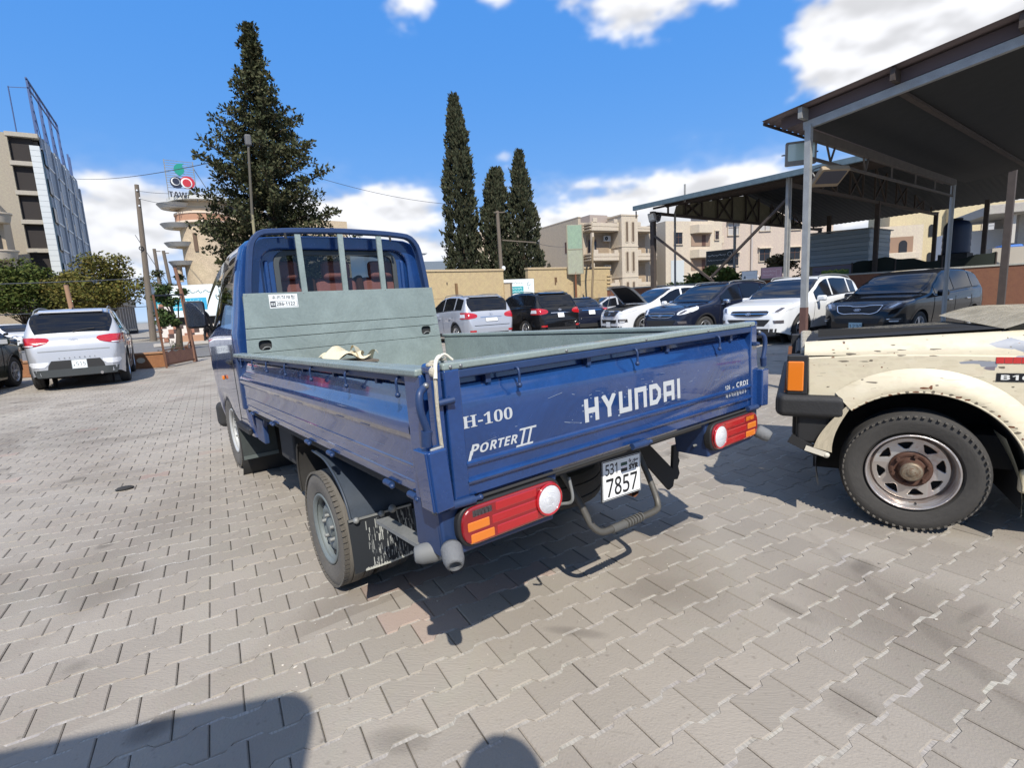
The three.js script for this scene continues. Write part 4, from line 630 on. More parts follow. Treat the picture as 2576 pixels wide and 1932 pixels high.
    part('sill_cladding', [sheet(20, 3, (u, v) => { const xx = s.wb[0] - s.R - 0.06 - u * (s.wb[0] - s.wb[1] - 2 * s.R - 0.12), y = s.clear + 0.005 + v * 0.13; return [xx, y, sg * (hw(xx, y) + 0.008)]; })], opt.cladding ?? archMat, t);
    for (const w of s.wb) {
      part('wheel_arch', [sheet(22, 2, (u, v) => { const a = Math.PI * (-0.04 + 1.08 * u), r = s.R + 0.048 + v * 0.045, xx = w + Math.cos(a) * r, y = Math.max(s.clear, s.R + Math.sin(a) * r); return [xx, y, sg * (hw(xx, Math.max(y, yb(xx))) + 0.006)]; })], opt.cladding ?? archMat, t);
      part('wheel_well', [(() => { const g = new THREE.CylinderGeometry(s.R + 0.045, s.R + 0.045, 0.36, 20, 1, true, -Math.PI / 2, Math.PI); g.rotateX(-Math.PI / 2); return g.translate(w, s.R, sg * (s.W - 0.20)); })(), (() => { const g = new THREE.CircleGeometry(s.R + 0.05, 20); return g.translate(w, s.R, sg * (s.W - 0.37)); })()], M.dark, t);
      const G = carWheelGeos(s.R), wh = part('wheel', G.tyre, M.rubber, t); wh.position.set(w, s.R, sg * (s.W - 0.125)); if (sg < 0) wh.rotation.y = Math.PI;
      part('rim', G.rim, opt.rim ?? rimMat, wh); part('brake', G.back, M.dark, wh);
    }
    const mz = sg * (hw(0.62, 1.0) + 0.11), mir = part('wing_mirror', [rb(0.13, 0.14, 0.22, 0.05, 0.62, opt.mirrorY ?? 1.07, mz, sg * 0.15), bar([0.66, 1.0, sg * (hw(0.66, 1.0) - 0.02)], [0.63, 1.03, mz], 0.05, 0.03)], opt.mirror ?? paint, t);
    part('mirror_glass', [bx(0.004, 0.10, 0.17, 0.553, opt.mirrorY ?? 1.07, mz, sg * 0.15)], M.mirror, mir);
    if (opt.rails) part('roof_rail', [pipe([[0.05, 1.6], [-0.1, 1.68], [-0.9, 1.72], [-1.5, 1.655], [-1.66, 1.58]].map(([xx]) => { const p = surf(xx, 12.6, sg); return [xx, p[1] + (xx > 0 || xx < -1.6 ? 0.0 : 0.05), p[2]]; }), 0.014, 6)], opt.rails, t);
  }
  const endPatch = (sg, rows, nm, m, lift = 0.006, par = t, nu = 12) => { // rows: [y, z0, z1] from top to bottom, projected onto the nose or the tail
    const R = (v) => { const q = v * (rows.length - 1), i = Math.min(rows.length - 2, Math.floor(q)), f = q - i; return rows[i].map((a, k) => a + (rows[i + 1][k] - a) * f); };
    return part(nm, [sheet(nu, Math.max(4, rows.length * 2), (u, v) => { const [y, a, b] = R(v), zm = zMax(y, sg), zz = Math.max(-zm, Math.min(zm, a + (b - a) * u)), xx = endX(y, zz, sg); const e = Math.abs(zz) / s.W; return [xx + sg * lift * (1 - e * 0.4), y, zz + Math.sign(zz) * lift * e * 1.2]; })], m, par);
  };
  const both = (rows, f) => { f(rows, -1); f(rows.map(([y, a, b]) => [y, -a, -b]), 1); };
  const outline = (sg, pts, r, nm, m, lift = 0.008) => part(nm, [pipe([...pts, pts[0]].map(([y, zz]) => [endX(y, zz, sg) + sg * lift, y, zz]), r, 6, pts.length * 5, 0.35)], m, t);
  const onEnd = (sg, y, zz, w, h, m, nm, lift = 0.016, par = t) => { const g = new THREE.PlaneGeometry(w, h), d = endX(y + h * 0.4, zz, sg) - endX(y - h * 0.4, zz, sg), tilt = Math.atan2(sg * d, h * 0.8); g.rotateX(tilt); g.rotateY(sg * Math.PI / 2); g.translate(endX(y, zz, sg) + sg * lift, y, zz); return part(nm, g, m, par); };
  const ctx = { t, s, surf, hw, endX, endPatch, both, outline, onEnd, section, T, paint };
  (opt.face ?? (() => {}))(ctx); (opt.tail ?? (() => {}))(ctx);
  return ctx;
}
const plateMat = (text, bg) => std('#ffffff', 0.5, 0, { map: plateTex(text, bg) });
// noses and tails
const faceH = (plate, bg) => (c) => { // wide hexagonal grille with a slim chrome wing and swept lamps
  c.endPatch(1, [[0.83, -0.44, 0.44], [0.79, -0.50, 0.50], [0.745, -0.47, 0.47], [0.70, -0.33, 0.33], [0.685, -0.22, 0.22]], 'grille', M.black); c.endPatch(1, [[0.775, -0.47, 0.47], [0.755, -0.47, 0.47]], 'grille_bar', M.chrome, 0.016); c.outline(1, [[0.83, -0.44], [0.83, 0], [0.83, 0.44], [0.79, 0.51], [0.70, 0.34], [0.683, 0], [0.70, -0.34], [0.79, -0.51]], 0.008, 'grille_frame', M.chrome);
  c.both([[1.0, 0.87, 0.895], [0.95, 0.74, 0.90], [0.90, 0.64, 0.895], [0.84, 0.57, 0.87], [0.795, 0.56, 0.78], [0.775, 0.58, 0.68]], (r) => { const l = c.endPatch(1, r, 'headlight', M.lens, 0.008); c.endPatch(1, r.map(([y, a, b]) => [y, a, b]).slice(2, 5).map(([y, a, b]) => [y - 0.0, a + (b - a) * 0.25, a + (b - a) * 0.6]), 'lamp_reflector', M.smoke, 0.014, l, 5); });
  c.endPatch(1, [[0.62, -0.56, 0.56], [0.56, -0.52, 0.52], [0.46, -0.42, 0.42]], 'air_intake', M.black); c.both([[0.60, 0.62, 0.80], [0.53, 0.66, 0.80]], (r) => c.endPatch(1, r, 'fog_lamp', M.smoke, 0.008)); c.endPatch(1, [[0.40, -0.70, 0.70], [0.27, -0.68, 0.68]], 'bumper_trim', archMat, 0.008);
  c.onEnd(1, 0.758, 0, 0.15, 0.078, badgeMat.H, 'badge', 0.03); if (plate !== undefined) c.onEnd(1, 0.50, 0, 0.28, 0.17, plateMat(plate, bg), 'licence_plate', 0.03);
};
const faceK = (plate, bg, dark, plateY = 0.50) => (c) => { // pinched grille with a chrome frame
  c.endPatch(1, [[0.865, -0.46, 0.46], [0.84, -0.46, 0.46], [0.80, -0.45, 0.45], [0.74, -0.42, 0.42], [0.70, -0.36, 0.36], [0.675, -0.26, 0.26]], 'grille', M.black);
  c.outline(1, [[0.868, -0.48], [0.866, -0.22], [0.848, -0.12], [0.848, 0.12], [0.866, 0.22], [0.868, 0.48], [0.80, 0.46], [0.72, 0.41], [0.68, 0.28], [0.69, 0.12], [0.69, -0.12], [0.68, -0.28], [0.72, -0.41], [0.80, -0.46]], 0.013, 'grille_frame', M.chrome, 0.012);
  c.both([[1.0, 0.84, 0.90], [0.955, 0.72, 0.905], [0.91, 0.62, 0.90], [0.86, 0.54, 0.87], [0.81, 0.50, 0.80], [0.775, 0.50, 0.66]], (r) => { const l = c.endPatch(1, r, 'headlight', dark ? M.smoke : M.lens, 0.008); c.endPatch(1, [r[2], r[3], r[4]].map(([y, a, b]) => [y, a + (b - a) * 0.3, a + (b - a) * 0.55]), 'lamp_reflector', M.lens, 0.014, l, 5); });
  c.endPatch(1, [[0.58, -0.50, 0.50], [0.46, -0.44, 0.44]], 'air_intake', M.black); c.both([[0.60, 0.58, 0.82], [0.50, 0.60, 0.82]], (r) => { c.endPatch(1, r, 'fog_lamp', M.black, 0.008); }); c.both([[0.575, 0.60, 0.80], [0.555, 0.60, 0.80]], (r) => c.endPatch(1, r, 'fog_lamp_trim', M.chrome, 0.02)); c.both([[0.535, 0.64, 0.78], [0.505, 0.66, 0.77]], (r) => c.endPatch(1, r, 'fog_lamp_glass', M.lens, 0.018)); c.endPatch(1, [[0.36, -0.70, 0.70], [0.27, -0.68, 0.68]], 'bumper_trim', archMat, 0.008);
  c.onEnd(1, 0.775, 0, 0.15, 0.076, badgeMat.K, 'badge', 0.024); if (plate !== undefined) c.onEnd(1, plateY, 0, 0.30, 0.19, plateMat(plate, bg), 'licence_plate', 0.035);
};
const tailWagon = (badge, plate, big, letters) => (c) => {
  const y0 = 0.98;
  c.both([[1.10, 0.80, 0.93], [1.06, 0.60, 0.95], [1.02, 0.52, 0.955], [0.96, 0.50, 0.95], [0.91, 0.56, 0.94], [0.88, 0.80, 0.92]], (r) => { const l = c.endPatch(-1, r, 'tail_lamp', M.red, 0.010); c.endPatch(-1, [[1.04, r[1][2] * 0.93, r[1][2]], [0.93, r[1][2] * 0.93, r[1][2]]], 'lamp_edge', M.lens, 0.018, l, 4); });
  c.onEnd(-1, 1.03, 0, 0.15, 0.08, badgeMat[badge], 'badge', 0.016); c.endPatch(-1, [[0.94, -0.40, 0.40], [0.915, -0.40, 0.40]], 'boot_trim', badge === 'H' ? M.chrome : M.black, 0.012);
  const pl = c.onEnd(-1, 0.84, 0, big ? 0.46 : 0.27, big ? 0.125 : 0.17, plateMat(plate), 'licence_plate', 0.02); c.endPatch(-1, [[0.66, -0.66, 0.66], [0.645, -0.66, 0.66]], 'bumper_seam', M.dark, 0.006);
  c.both([[0.50, 0.60, 0.80], [0.44, 0.60, 0.80]], (r) => c.endPatch(-1, r, 'reflector', M.red, 0.010)); c.endPatch(-1, [[0.42, -0.60, 0.60], [0.28, -0.62, 0.62]], 'bumper_trim', archMat, 0.008);
  const sp = c.surf(c.s.rg[0] + 0.12, 16, 1); part('spoiler', [rb(0.20, 0.03, 1.18, 0.012, c.s.rg[0] + 0.04, sp[1] + 0.004, 0, 0, 0, 0.18)], c.paint, c.t);
  part('rear_wiper', [pipe([[c.endX(1.14, 0.02, -1) - 0.02, 1.14, 0.02], [c.endX(1.18, 0.2, -1) - 0.022, 1.18, 0.22], [c.endX(1.19, 0.4, -1) - 0.02, 1.20, 0.42]], 0.009, 5)], M.black, c.t);
};
// the silver car on the left, seen from behind
makeCar('parked_car', 'silver crossover car seen from behind, alone at the left of the lot', -2.10, -15.3, 3.5, 'cross', PAINT.silver, {
  cladding: std([0.05, 0.05, 0.052], 0.6), rails: M.steelDull, rgLow: 0.03, mirror: M.black, stretch: [1, 1.05, 0.95],
  tail: (c) => {
    c.both([[1.075, 0.64, 0.90], [1.05, 0.42, 0.91], [1.0, 0.40, 0.92], [0.95, 0.46, 0.915], [0.91, 0.60, 0.905], [0.895, 0.74, 0.89]], (r) => { const l = c.endPatch(-1, r, 'tail_lamp', M.red, 0.012); c.endPatch(-1, [[0.925, r[4][1] + Math.sign(r[4][1]) * 0.06, r[4][2]], [0.905, r[4][1] + Math.sign(r[4][1]) * 0.06, r[4][2] * 0.98]], 'lamp_edge', M.lens, 0.02, l, 4); });
    c.onEnd(-1, 1.00, 0.0, 0.17, 0.085, badgeMat.K, 'badge', 0.02);
    c.endPatch(-1, [[0.80, -0.62, 0.62], [0.785, -0.62, 0.62]], 'boot_crease', M.steelDull, 0.004); c.endPatch(-1, [[0.60, -0.42, 0.42], [0.50, -0.48, 0.48], [0.40, -0.50, 0.50]], 'plate_recess', M.dark, 0.006);
    c.both([[0.585, 0.46, 0.78], [0.54, 0.46, 0.80], [0.48, 0.54, 0.74]], (r) => c.endPatch(-1, r, 'bumper_lamp', M.lens, 0.010)); c.endPatch(-1, [[0.43, -0.74, 0.74], [0.34, -0.72, 0.72], [0.28, -0.68, 0.68]], 'bumper_trim', std([0.045, 0.05, 0.05], 0.6), 0.012);
    const pt = canvasTex(256, 176, (x, W, H) => { x.fillStyle = '#e6ebe9'; x.fillRect(0, 0, W, H); x.strokeStyle = '#6a7276'; x.lineWidth = 6; x.strokeRect(5, 5, W - 10, H - 10); x.fillStyle = '#5a6468'; x.font = '104px sans-serif'; x.fillText('515', 66, 124); x.beginPath(); x.moveTo(22, 122); x.lineTo(58, 122); x.lineTo(40, 90); x.fill(); });
    c.onEnd(-1, 0.51, 0.05, 0.27, 0.18, std('#ffffff', 0.5, 0, { map: pt }), 'licence_plate', 0.02);
    for (let i = 0; i < 8; i++) c.onEnd(-1, 0.645, -0.28 + i * 0.088, 0.032, 0.034, new THREE.MeshStandardMaterial({ map: canvasTex(48, 48, (x) => { x.clearRect(0, 0, 48, 48); x.fillStyle = '#222'; x.font = 'bold 50px sans-serif'; x.textAlign = 'center'; x.fillText('SPORTAGE'[7 - i], 24, 44); }), alphaTest: 0.5, roughness: 0.4 }), 'boot_letter', 0.012);
    part('rear_wiper', [pipe([[c.endX(1.16, 0.0, -1) - 0.02, 1.16, 0.0], [c.endX(1.19, 0.2, -1) - 0.022, 1.19, 0.2], [c.endX(1.20, 0.4, -1) - 0.02, 1.21, 0.4]], 0.010, 5)], M.black, c.t);
    const sp = c.surf(c.s.rg[0] + 0.1, 16, 1); part('spoiler', [rb(0.22, 0.035, 1.15, 0.014, c.s.rg[0] + 0.03, sp[1] + 0.006, 0, 0, 0, 0.2)], PAINT.silver, c.t); part('roof_antenna', [ball(0.025, -1.3, 1.64, 0, 1.6, 1, 0.7, 8)], M.black, c.t);
    part('exhaust_tip', [rod([-2.15, 0.30, 0.42], [-2.22, 0.30, 0.42], 0.03)], M.chrome, c.t);
  },
});
makeCar('parked_car', 'silver people carrier seen from behind, nearest the blue truck cab', 8.94, -15.48, 7.5, 'large', PAINT.silverBlue, { rails: M.steelDull, tail: tailWagon('H', '', true) });
makeCar('parked_car', 'black crossover car seen from behind, beside the silver people carrier', 11.5, -14.78, 8.2, 'large', PAINT.black, { rails: M.steelDull, tail: tailWagon('H', '', false), cladding: PAINT.black });
makeCar('parked_car', 'white crossover car with closed bonnet behind the grey post of the near carport', 13.28, -5.46, 273, 'cross', PAINT.white, { face: faceH(), rails: M.steelDull });
makeCar('parked_car', 'black crossover car with chrome grille frame in the shade of the near carport', 14.21, -3.2, 278, 'cross', PAINT.black, { face: faceK('1230', '#a9c4cc', true, 0.40), cladding: PAINT.black, handle: M.chrome });
makeCar('parked_car', 'dark blue crossover car with clear lamps, between the two white cars', 13.17, -7.84, 278, 'cross', PAINT.navy, { face: faceH(), rails: M.steelDull, handle: M.chrome, mirror: M.chrome });
{ // white car with its bonnet up
  const c = makeCar('parked_car', 'white crossover car with its bonnet standing open', 14.46, -10.65, 287.7, 'cross', PAINT.white, { face: faceK('', undefined, false, 0.42) });
  const X0 = 1.12, top = (x, z) => { const S = c.section(x); let y = S[16][1]; for (let i = 1; i < S.length; i++) if (Math.abs(z) >= S[i][0]) { const f = (S[i - 1][0] - Math.abs(z)) / (S[i - 1][0] - S[i][0] + 1e-9); y = S[i - 1][1] + (S[i][1] - S[i - 1][1]) * Math.min(1, Math.max(0, f)); break; } return y; };
  const edge = (u) => X0 + (2.10 - X0) * u;
  const panel = (lift, shrink) => sheet(20, 14, (u, v) => { const x = edge(v * shrink + (1 - shrink) * 0.4), w = 0.80 - 0.16 * Math.pow(v, 3), z = (u * 2 - 1) * w * shrink; return [x, top(x, z) + lift, z]; });
  const H = part('bonnet', [panel(0.012, 1)], PAINT.white, c.t), hy = top(X0, 0);
  const under = part('bonnet_underside', [panel(-0.006, 0.985)], std([0.55, 0.56, 0.56], 0.6), H), liner = part('bonnet_liner', [panel(-0.03, 0.80)], std([0.015, 0.015, 0.016], 0.95), H);
  for (const m of [H, under, liner]) m.geometry.translate(-X0, -hy, 0); H.position.set(X0, hy + 0.02, 0); H.rotation.z = 0.92;
  part('engine_bay', [sheet(16, 10, (u, v) => { const x = edge(v * 0.96), z = (u * 2 - 1) * 0.70; return [x, top(x, z) + 0.006, z]; })], M.dark, c.t); part('engine_cover', [rb(0.4, 0.06, 0.5, 0.03, 1.55, 1.05, -0.05), rb(0.2, 0.08, 0.2, 0.03, 1.5, 1.05, 0.45)], M.black, c.t); part('bonnet_strut', [rod([1.95, 0.93, 0.55], [1.75, 1.60, 0.60], 0.008)], M.steelDull, c.t);
}
makeCar('parked_car', 'dark navy saloon car half hidden behind the black crossover', 13.95, -15.0, 20, 'sedan', PAINT.navy, { tail: tailWagon('H', '', false) });
makeCar('parked_car', 'pale silver saloon car behind the dark navy saloon', 17.2, -16.0, 290, 'sedan', PAINT.silver, {});
makeCar('parked_car', 'grey saloon car behind the raised white bonnet', 18.3, -13.4, 280, 'sedan', PAINT.grey, {});
makeCar('parked_car', 'dark green car cut off by the left edge of the picture', -4.6, -14.35, 12, 'cross', PAINT.green, { rim: std([0.45, 0.45, 0.46], 0.4, 0.6), cladding: PAINT.green, tail: tailWagon('K', '', false) });
makeCar('parked_car', 'white crossover car across the street at the far left', -6.9, -46.0, 150, 'large', PAINT.white, { face: faceH('') });
makeCar('parked_car', 'small black car in front of the white one across the street', -7.6, -40.5, 150, 'sedan', PAINT.black, { face: faceH('') });
makeCar('parked_car', 'grey car farther along the street behind the white one', -6.9, -55.0, 160, 'large', PAINT.grey, { face: faceH('') });
// ---------------------------------------------------------------- the old beige pickup on the right (x forward, y up, z to its right; near side at z = -0.80)
{
  const t = thing('old_pickup', 'weathered beige pickup with rusty spoked wheel at the right edge, facing the blue truck', 'pickup truck', [1.81298 + 0.9164 * 0.8, 0, 0.45593 - 0.4003 * 0.8], Math.PI / 2 + 23.6 * Math.PI / 180);
  const wear = canvasTex(2048, 1024, (c, W, H) => { // covers x -1.0 .. 0.8, y 0.3 .. 1.2
    const X = (x) => (x + 1.0) / 1.8 * W, Y = (y) => H - (y - 0.3) / 0.9 * H, r = rngOf(8);
    c.fillStyle = '#d3c8ad'; c.fillRect(0, 0, W, H);
    for (let i = 0; i < 2600; i++) { const a = 0.02 + r() * 0.05; c.fillStyle = r() < 0.5 ? `rgba(120,104,78,${a})` : `rgba(238,232,214,${a})`; c.beginPath(); c.ellipse(r() * W, r() * H, 4 + r() * 40, 2 + r() * 14, 0, 0, 7); c.fill(); }
    const chip = (x, y, w, h, col) => { c.fillStyle = col; c.beginPath(); const n = 9; for (let i = 0; i < n; i++) { const a = i / n * 6.28, q = 0.5 + r() * 0.6; c.lineTo(X(x) + Math.cos(a) * q * w * W / 1.8, Y(y) + Math.sin(a) * q * h * H / 0.9); } c.fill(); };
    const dark = '#6d6455', grey = '#8d9097', rust = '#6a3f25';
    for (const [x, y, w, h, col] of [[0.42, 0.985, 0.032, 0.008, dark], [0.455, 0.925, 0.03, 0.006, dark], [0.36, 0.925, 0.03, 0.004, dark], [0.33, 0.93, 0.012, 0.006, dark], [0.30, 1.0, 0.02, 0.005, dark], [0.20, 1.005, 0.03, 0.004, dark], [0.06, 1.01, 0.03, 0.005, dark], [0.32, 0.815, 0.03, 0.005, dark], [0.10, 0.795, 0.035, 0.007, rust], [0.075, 0.80, 0.012, 0.012, rust], [0.05, 0.81, 0.008, 0.005, dark], [0.52, 0.78, 0.008, 0.005, dark], [0.235, 1.03, 0.012, 0.004, dark], [-0.08, 0.935, 0.01, 0.003, dark],
      [-0.10, 0.925, 0.07, 0.013, grey], [-0.155, 0.915, 0.05, 0.02, grey], [-0.16, 0.895, 0.03, 0.012, '#77727a'], [-0.20, 0.90, 0.02, 0.008, dark], [-0.25, 1.035, 0.10, 0.028, '#9a9da3'], [-0.30, 1.02, 0.08, 0.03, '#8f939a'], [0.6, 0.64, 0.02, 0.01, dark]]) chip(x, y, w, h, col);
    for (let i = 0; i < 150; i++) chip(-1 + r() * 1.75, 0.35 + r() * 0.85, 0.002 + r() * 0.007, 0.001 + r() * 0.004, r() < 0.6 ? dark : rust);
    c.strokeStyle = 'rgba(90,80,64,0.5)'; for (let i = 0; i < 60; i++) { c.lineWidth = 1 + r() * 2; const x = r() * W, y = r() * H * 0.6; c.beginPath(); c.moveTo(x, y); c.lineTo(x + (r() - 0.4) * 120, y + (r() - 0.5) * 14); c.stroke(); }
    const rg = c.createLinearGradient(0, Y(0.52), 0, Y(0.30)); rg.addColorStop(0, 'rgba(110,70,40,0)'); rg.addColorStop(1, 'rgba(110,70,40,0.5)'); c.fillStyle = rg; c.fillRect(0, Y(0.52), X(-0.22), H);
    for (let i = 0; i < 60; i++) chip(-0.95 + r() * 0.7, 0.3 + r() * 0.2, 0.01 + r() * 0.03, 0.005 + r() * 0.02, r() < 0.5 ? rust : '#4b2c1b');
    for (let i = 0; i < 40; i++) chip(0.1 + Math.cos(i / 40 * 3.14) * 0.455, 0.32 + Math.sin(i / 40 * 3.14) * 0.455, 0.006 + r() * 0.012, 0.004 + r() * 0.006, r() < 0.5 ? rust : dark);
  });
  wear.wrapS = wear.wrapT = THREE.ClampToEdgeWrapping; wear.repeat.set(1 / 1.8, 1 / 0.9); wear.offset.set(1.0 / 1.8, -0.3 / 0.9);
  const beigeSide = std('#ffffff', 0.5, 0, { map: wear, bumpMap: scuff, bumpScale: 0.0006 }), beige = std([0.60, 0.53, 0.40], 0.5, 0, { map: dustColor, roughnessMap: scuff });
  const arc = (r, a0, a1, n, cx = 0.115, cy = 0.32) => Array.from({ length: n + 1 }, (_, i) => { const a = a0 + (a1 - a0) * i / n; return [cx + Math.cos(a) * r, cy + Math.sin(a) * r * 1.0]; });
  // front wing with the wheel opening
  const wing = [[0.622, 0.945], [0.615, 0.75], [0.618, 0.705], [0.47, 0.69], ...arc(0.452, 0.95, Math.PI - 0.28, 22), [-0.335, 0.40], [-0.42, 0.40], [-0.42, 0.955], [-0.06, 0.962], [0.32, 0.962]];
  part('front_wing', [ext(wing, 0.03, 0.008, 3).translate(0, 0, -0.80)], beigeSide, t);
  part('wing_top', [sheet(30, 8, (u, v) => { const x = 0.64 - u * 1.06, a = v * Math.PI / 2, y0 = 0.955 + 0.005 * Math.sin(u * 3), y1 = 1.025 + u * 0.055; return [x - 0.0, y0 + (y1 - y0) * Math.sin(a), -0.803 + 0.105 * (1 - Math.cos(a))]; }, 1.06, 0.12)].map((g) => { const p = g.attributes.position, q = g.attributes.uv; for (let i = 0; i < p.count; i++) q.setXY(i, p.getX(i), p.getY(i) + 0.02); return g; }), beigeSide, t);
  // flared lip round the wheel opening
  part('wheel_flare', [sheet(40, 8, (u, v) => { const a = 0.86 + (Math.PI - 0.80) * u, r = 0.452 + v * (0.10 + 0.02 * Math.sin(a)), o = Math.sin(Math.min(1, (1 - v) * 1.15) * Math.PI * 0.5), cx = 0.115 + (a > 2.6 ? -(a - 2.6) * 0.06 : 0); return [cx + Math.cos(a) * r, 0.32 + Math.sin(a) * r, -0.811 - 0.042 * o * (v < 0.02 ? 0.9 : 1)]; }), pipe(arc(0.452, 0.86, Math.PI + 0.05, 30).map(([x, y]) => [x, y, -0.846]), 0.006, 6, 60)].map((g) => { const p = g.attributes.position, q = g.attributes.uv; for (let i = 0; i < p.count; i++) q.setXY(i, p.getX(i), p.getY(i)); return g; }), beigeSide, t);
  part('inner_wing', [sheet(12, 3, (u, v) => { const a = 0.2 + 1.0 * u, r = 0.455; return [0.115 + Math.cos(a) * r, 0.32 + Math.sin(a) * r, -0.78 + v * 0.3]; })], beige, t);
  part('wheel_housing', [(() => { const g = new THREE.CylinderGeometry(0.45, 0.45, 0.5, 28, 1, true, -Math.PI / 2 - 0.3, Math.PI + 0.6); g.rotateX(-Math.PI / 2); return g.translate(0.115, 0.32, -0.56); })(), bx(0.9, 0.9, 0.01, 0.115, 0.62, -0.33)], M.dark, t);
  part('flare_skirt', [sheet(5, 10, (u, v) => { const y = 0.69 - v * 0.28 + u * v * 0.02, x = 0.405 + 0.085 * Math.sin(v * 1.7) + u * (0.02 + 0.07 * v), z = -0.848 + 0.02 * v; return [x, y, z]; })], beige, t, 'loose beige skirt hanging in front of the wheel');
  part('mud_guard', [sheet(5, 12, (u, v) => { const y = 0.55 - v * 0.42; return [-0.235 - 0.075 * v * v + 0.05 * Math.sin(v * 3) * -1 - u * 0.06 * v, y, -0.83 + u * 0.2]; })], std([0.42, 0.42, 0.32], 0.8, 0, { map: dustColor }), t, 'dirty beige mud guard behind the front wheel');
  part('sill', [rb(1.35, 0.12, 0.05, 0.02, -0.98, 0.33, -0.79)], beigeSide, t, 'rusted beige sill');
  // bonnet, front, lamps, bumper
  const blackTop = canvasTex(1024, 1024, (c, W) => { const r = rngOf(19); c.fillStyle = '#1d1c1b'; c.fillRect(0, 0, W, W); for (let k = 0; k < 7; k++) { c.strokeStyle = '#b9ad90'; c.lineWidth = 7; for (let i = 0; i < 26; i++) { const x = W * (0.06 + i * 0.036), y = W * (0.03 + k * 0.045); c.beginPath(); c.moveTo(x + (r() - 0.5) * 8, y); c.lineTo(x + W * 0.02, y + W * 0.02 + (r() - 0.5) * 6); if (r() < 0.75) c.lineTo(x + W * 0.034, y + W * 0.006); c.stroke(); } } for (let i = 0; i < 500; i++) { c.fillStyle = `rgba(185,172,140,${0.1 + r() * 0.4})`; c.fillRect(r() * W, r() * W, 1 + r() * 8, 1 + r() * 3); } });  // black top with rows of pale zigzag dashes and specks
  part('bonnet', [sheet(24, 24, (u, v) => { const x = 0.66 - u * 0.92, z = -0.70 + v * 1.40, y = 1.030 + u * 0.056 - 0.045 * v - 0.05 * Math.pow(Math.max(0, 0.12 - u) / 0.12, 2); return [x, y, z]; }, 1, 1, true)], std('#ffffff', 0.7, 0, { map: blackTop }), t, 'black bonnet with pale zigzag marks');
  part('cowl', [sheet(10, 20, (u, v) => { const x = -0.22 - u * 0.70, z = -0.72 + v * 1.44; return [x, 1.082 + 0.065 * Math.sin(Math.min(1, u * 3) * 1.5), z]; }, 1, 1, true)], beige, t);
  part('front_panel', [rb(0.08, 0.27, 1.46, 0.02, 0.62, 0.855, 0)], beige, t); part('grille', [rb(0.03, 0.18, 0.92, 0.008, 0.665, 0.86, 0), ...Array.from({ length: 5 }, (_, i) => bx(0.012, 0.012, 0.9, 0.682, 0.79 + i * 0.035, 0))], M.black, t);
  for (const s of [-1, 1]) {
    part('corner_lamp', [rb(0.106, 0.226, 0.10, 0.008, 0.672, 0.845, s * 0.768)], M.black, t);
    part('amber_lens', [rb(0.082, 0.172, 0.035, 0.008, 0.681, 0.838, s * 0.808), rb(0.02, 0.172, 0.06, 0.006, 0.716, 0.838, s * 0.785)], M.amber, t); part('headlight', [rb(0.05, 0.15, 0.20, 0.02, 0.66, 0.85, s * 0.59)], M.lens, t);
  }
  part('nose_trim', [bar([0.728, 0.74, -0.80], [0.712, 1.0, -0.72], 0.016)], M.rust, t); part('bumper', [rb(0.34, 0.13, 0.10, 0.035, 0.60, 0.668, -0.80), rb(0.12, 0.135, 1.66, 0.04, 0.72, 0.668, 0)], std([0.022, 0.022, 0.023], 0.65, 0, { bumpMap: scuff, bumpScale: 0.002 }), t);
  part('valance', [rb(0.17, 0.20, 0.06, 0.02, 0.585, 0.545, -0.775), rb(0.06, 0.16, 1.5, 0.02, 0.66, 0.55, 0)], M.black, t); part('valance_lip', [bar([0.70, 0.470, -0.80], [0.55, 0.395, -0.80], 0.03, 0.05)], M.black, t); part('torn_edge', [bar([0.62, 0.425, -0.826], [0.52, 0.395, -0.826], 0.004, 0.03), ball(0.018, 0.515, 0.39, -0.815)], std([0.6, 0.56, 0.47], 0.9), t);
  // stripe and badge
  part('red_stripe', Array.from({ length: 9 }, (_, i) => bx(0.0285, 0.030, 0.003, -0.19 - i * 0.031, 0.936, -0.8095)), std([0.50, 0.035, 0.03], 0.5), t);
  const bt = canvasTex(512, 96, (c, W, H) => { c.fillStyle = '#17181a'; c.fillRect(0, 0, W, H); c.fillStyle = '#dcdcd6'; c.font = 'bold 92px sans-serif'; c.save(); c.translate(16, 80); c.scale(W * 0.94 / c.measureText('B1600').width, 1); c.fillText('B1600', 0, 0); c.restore(); });
  const bp = new THREE.PlaneGeometry(0.205, 0.036); bp.rotateY(Math.PI); bp.translate(-0.288, 0.852, -0.8125); const bd = part('badge', [rb(0.212, 0.042, 0.004, 0.001, -0.288, 0.852, -0.8095)], M.black, t); part('print', bp, std('#ffffff', 0.4, 0, { map: bt }), bd);
  part('red_arrow', [ext([[-0.325, 0.825], [-0.37, 0.825], [-0.35, 0.795]], 0.003).translate(0, 0, -0.812)], M.red, t);
  // door, cab, bed
  const door = part('door', [ext([[-0.425, 0.38], [-0.425, 0.955], [-0.50, 1.02], [-1.42, 1.05], [-1.42, 0.38]], 0.03, 0.008, 2).translate(0, 0, -0.80)], beigeSide, t); part('door_handle', [rb(0.14, 0.035, 0.03, 0.01, -1.30, 0.92, -0.815)], M.black, door);
  part('cab', [sheet(26, 18, (u, v) => { const a = u * Math.PI, z = -Math.cos(a), w = 0.74 - 0.14 * v * 0.0, top = Math.pow(Math.sin(a), 0.3); const x0 = -0.86 - 0.40 * top * 1.0, x1 = -1.72 + 0.06 * top, x = x0 + (x1 - x0) * v; const k = Math.sign(z) * Math.pow(Math.abs(z), 0.5); return [x, 1.03 + 0.56 * top, k * (0.77 - 0.12 * top)]; })], beige, t);
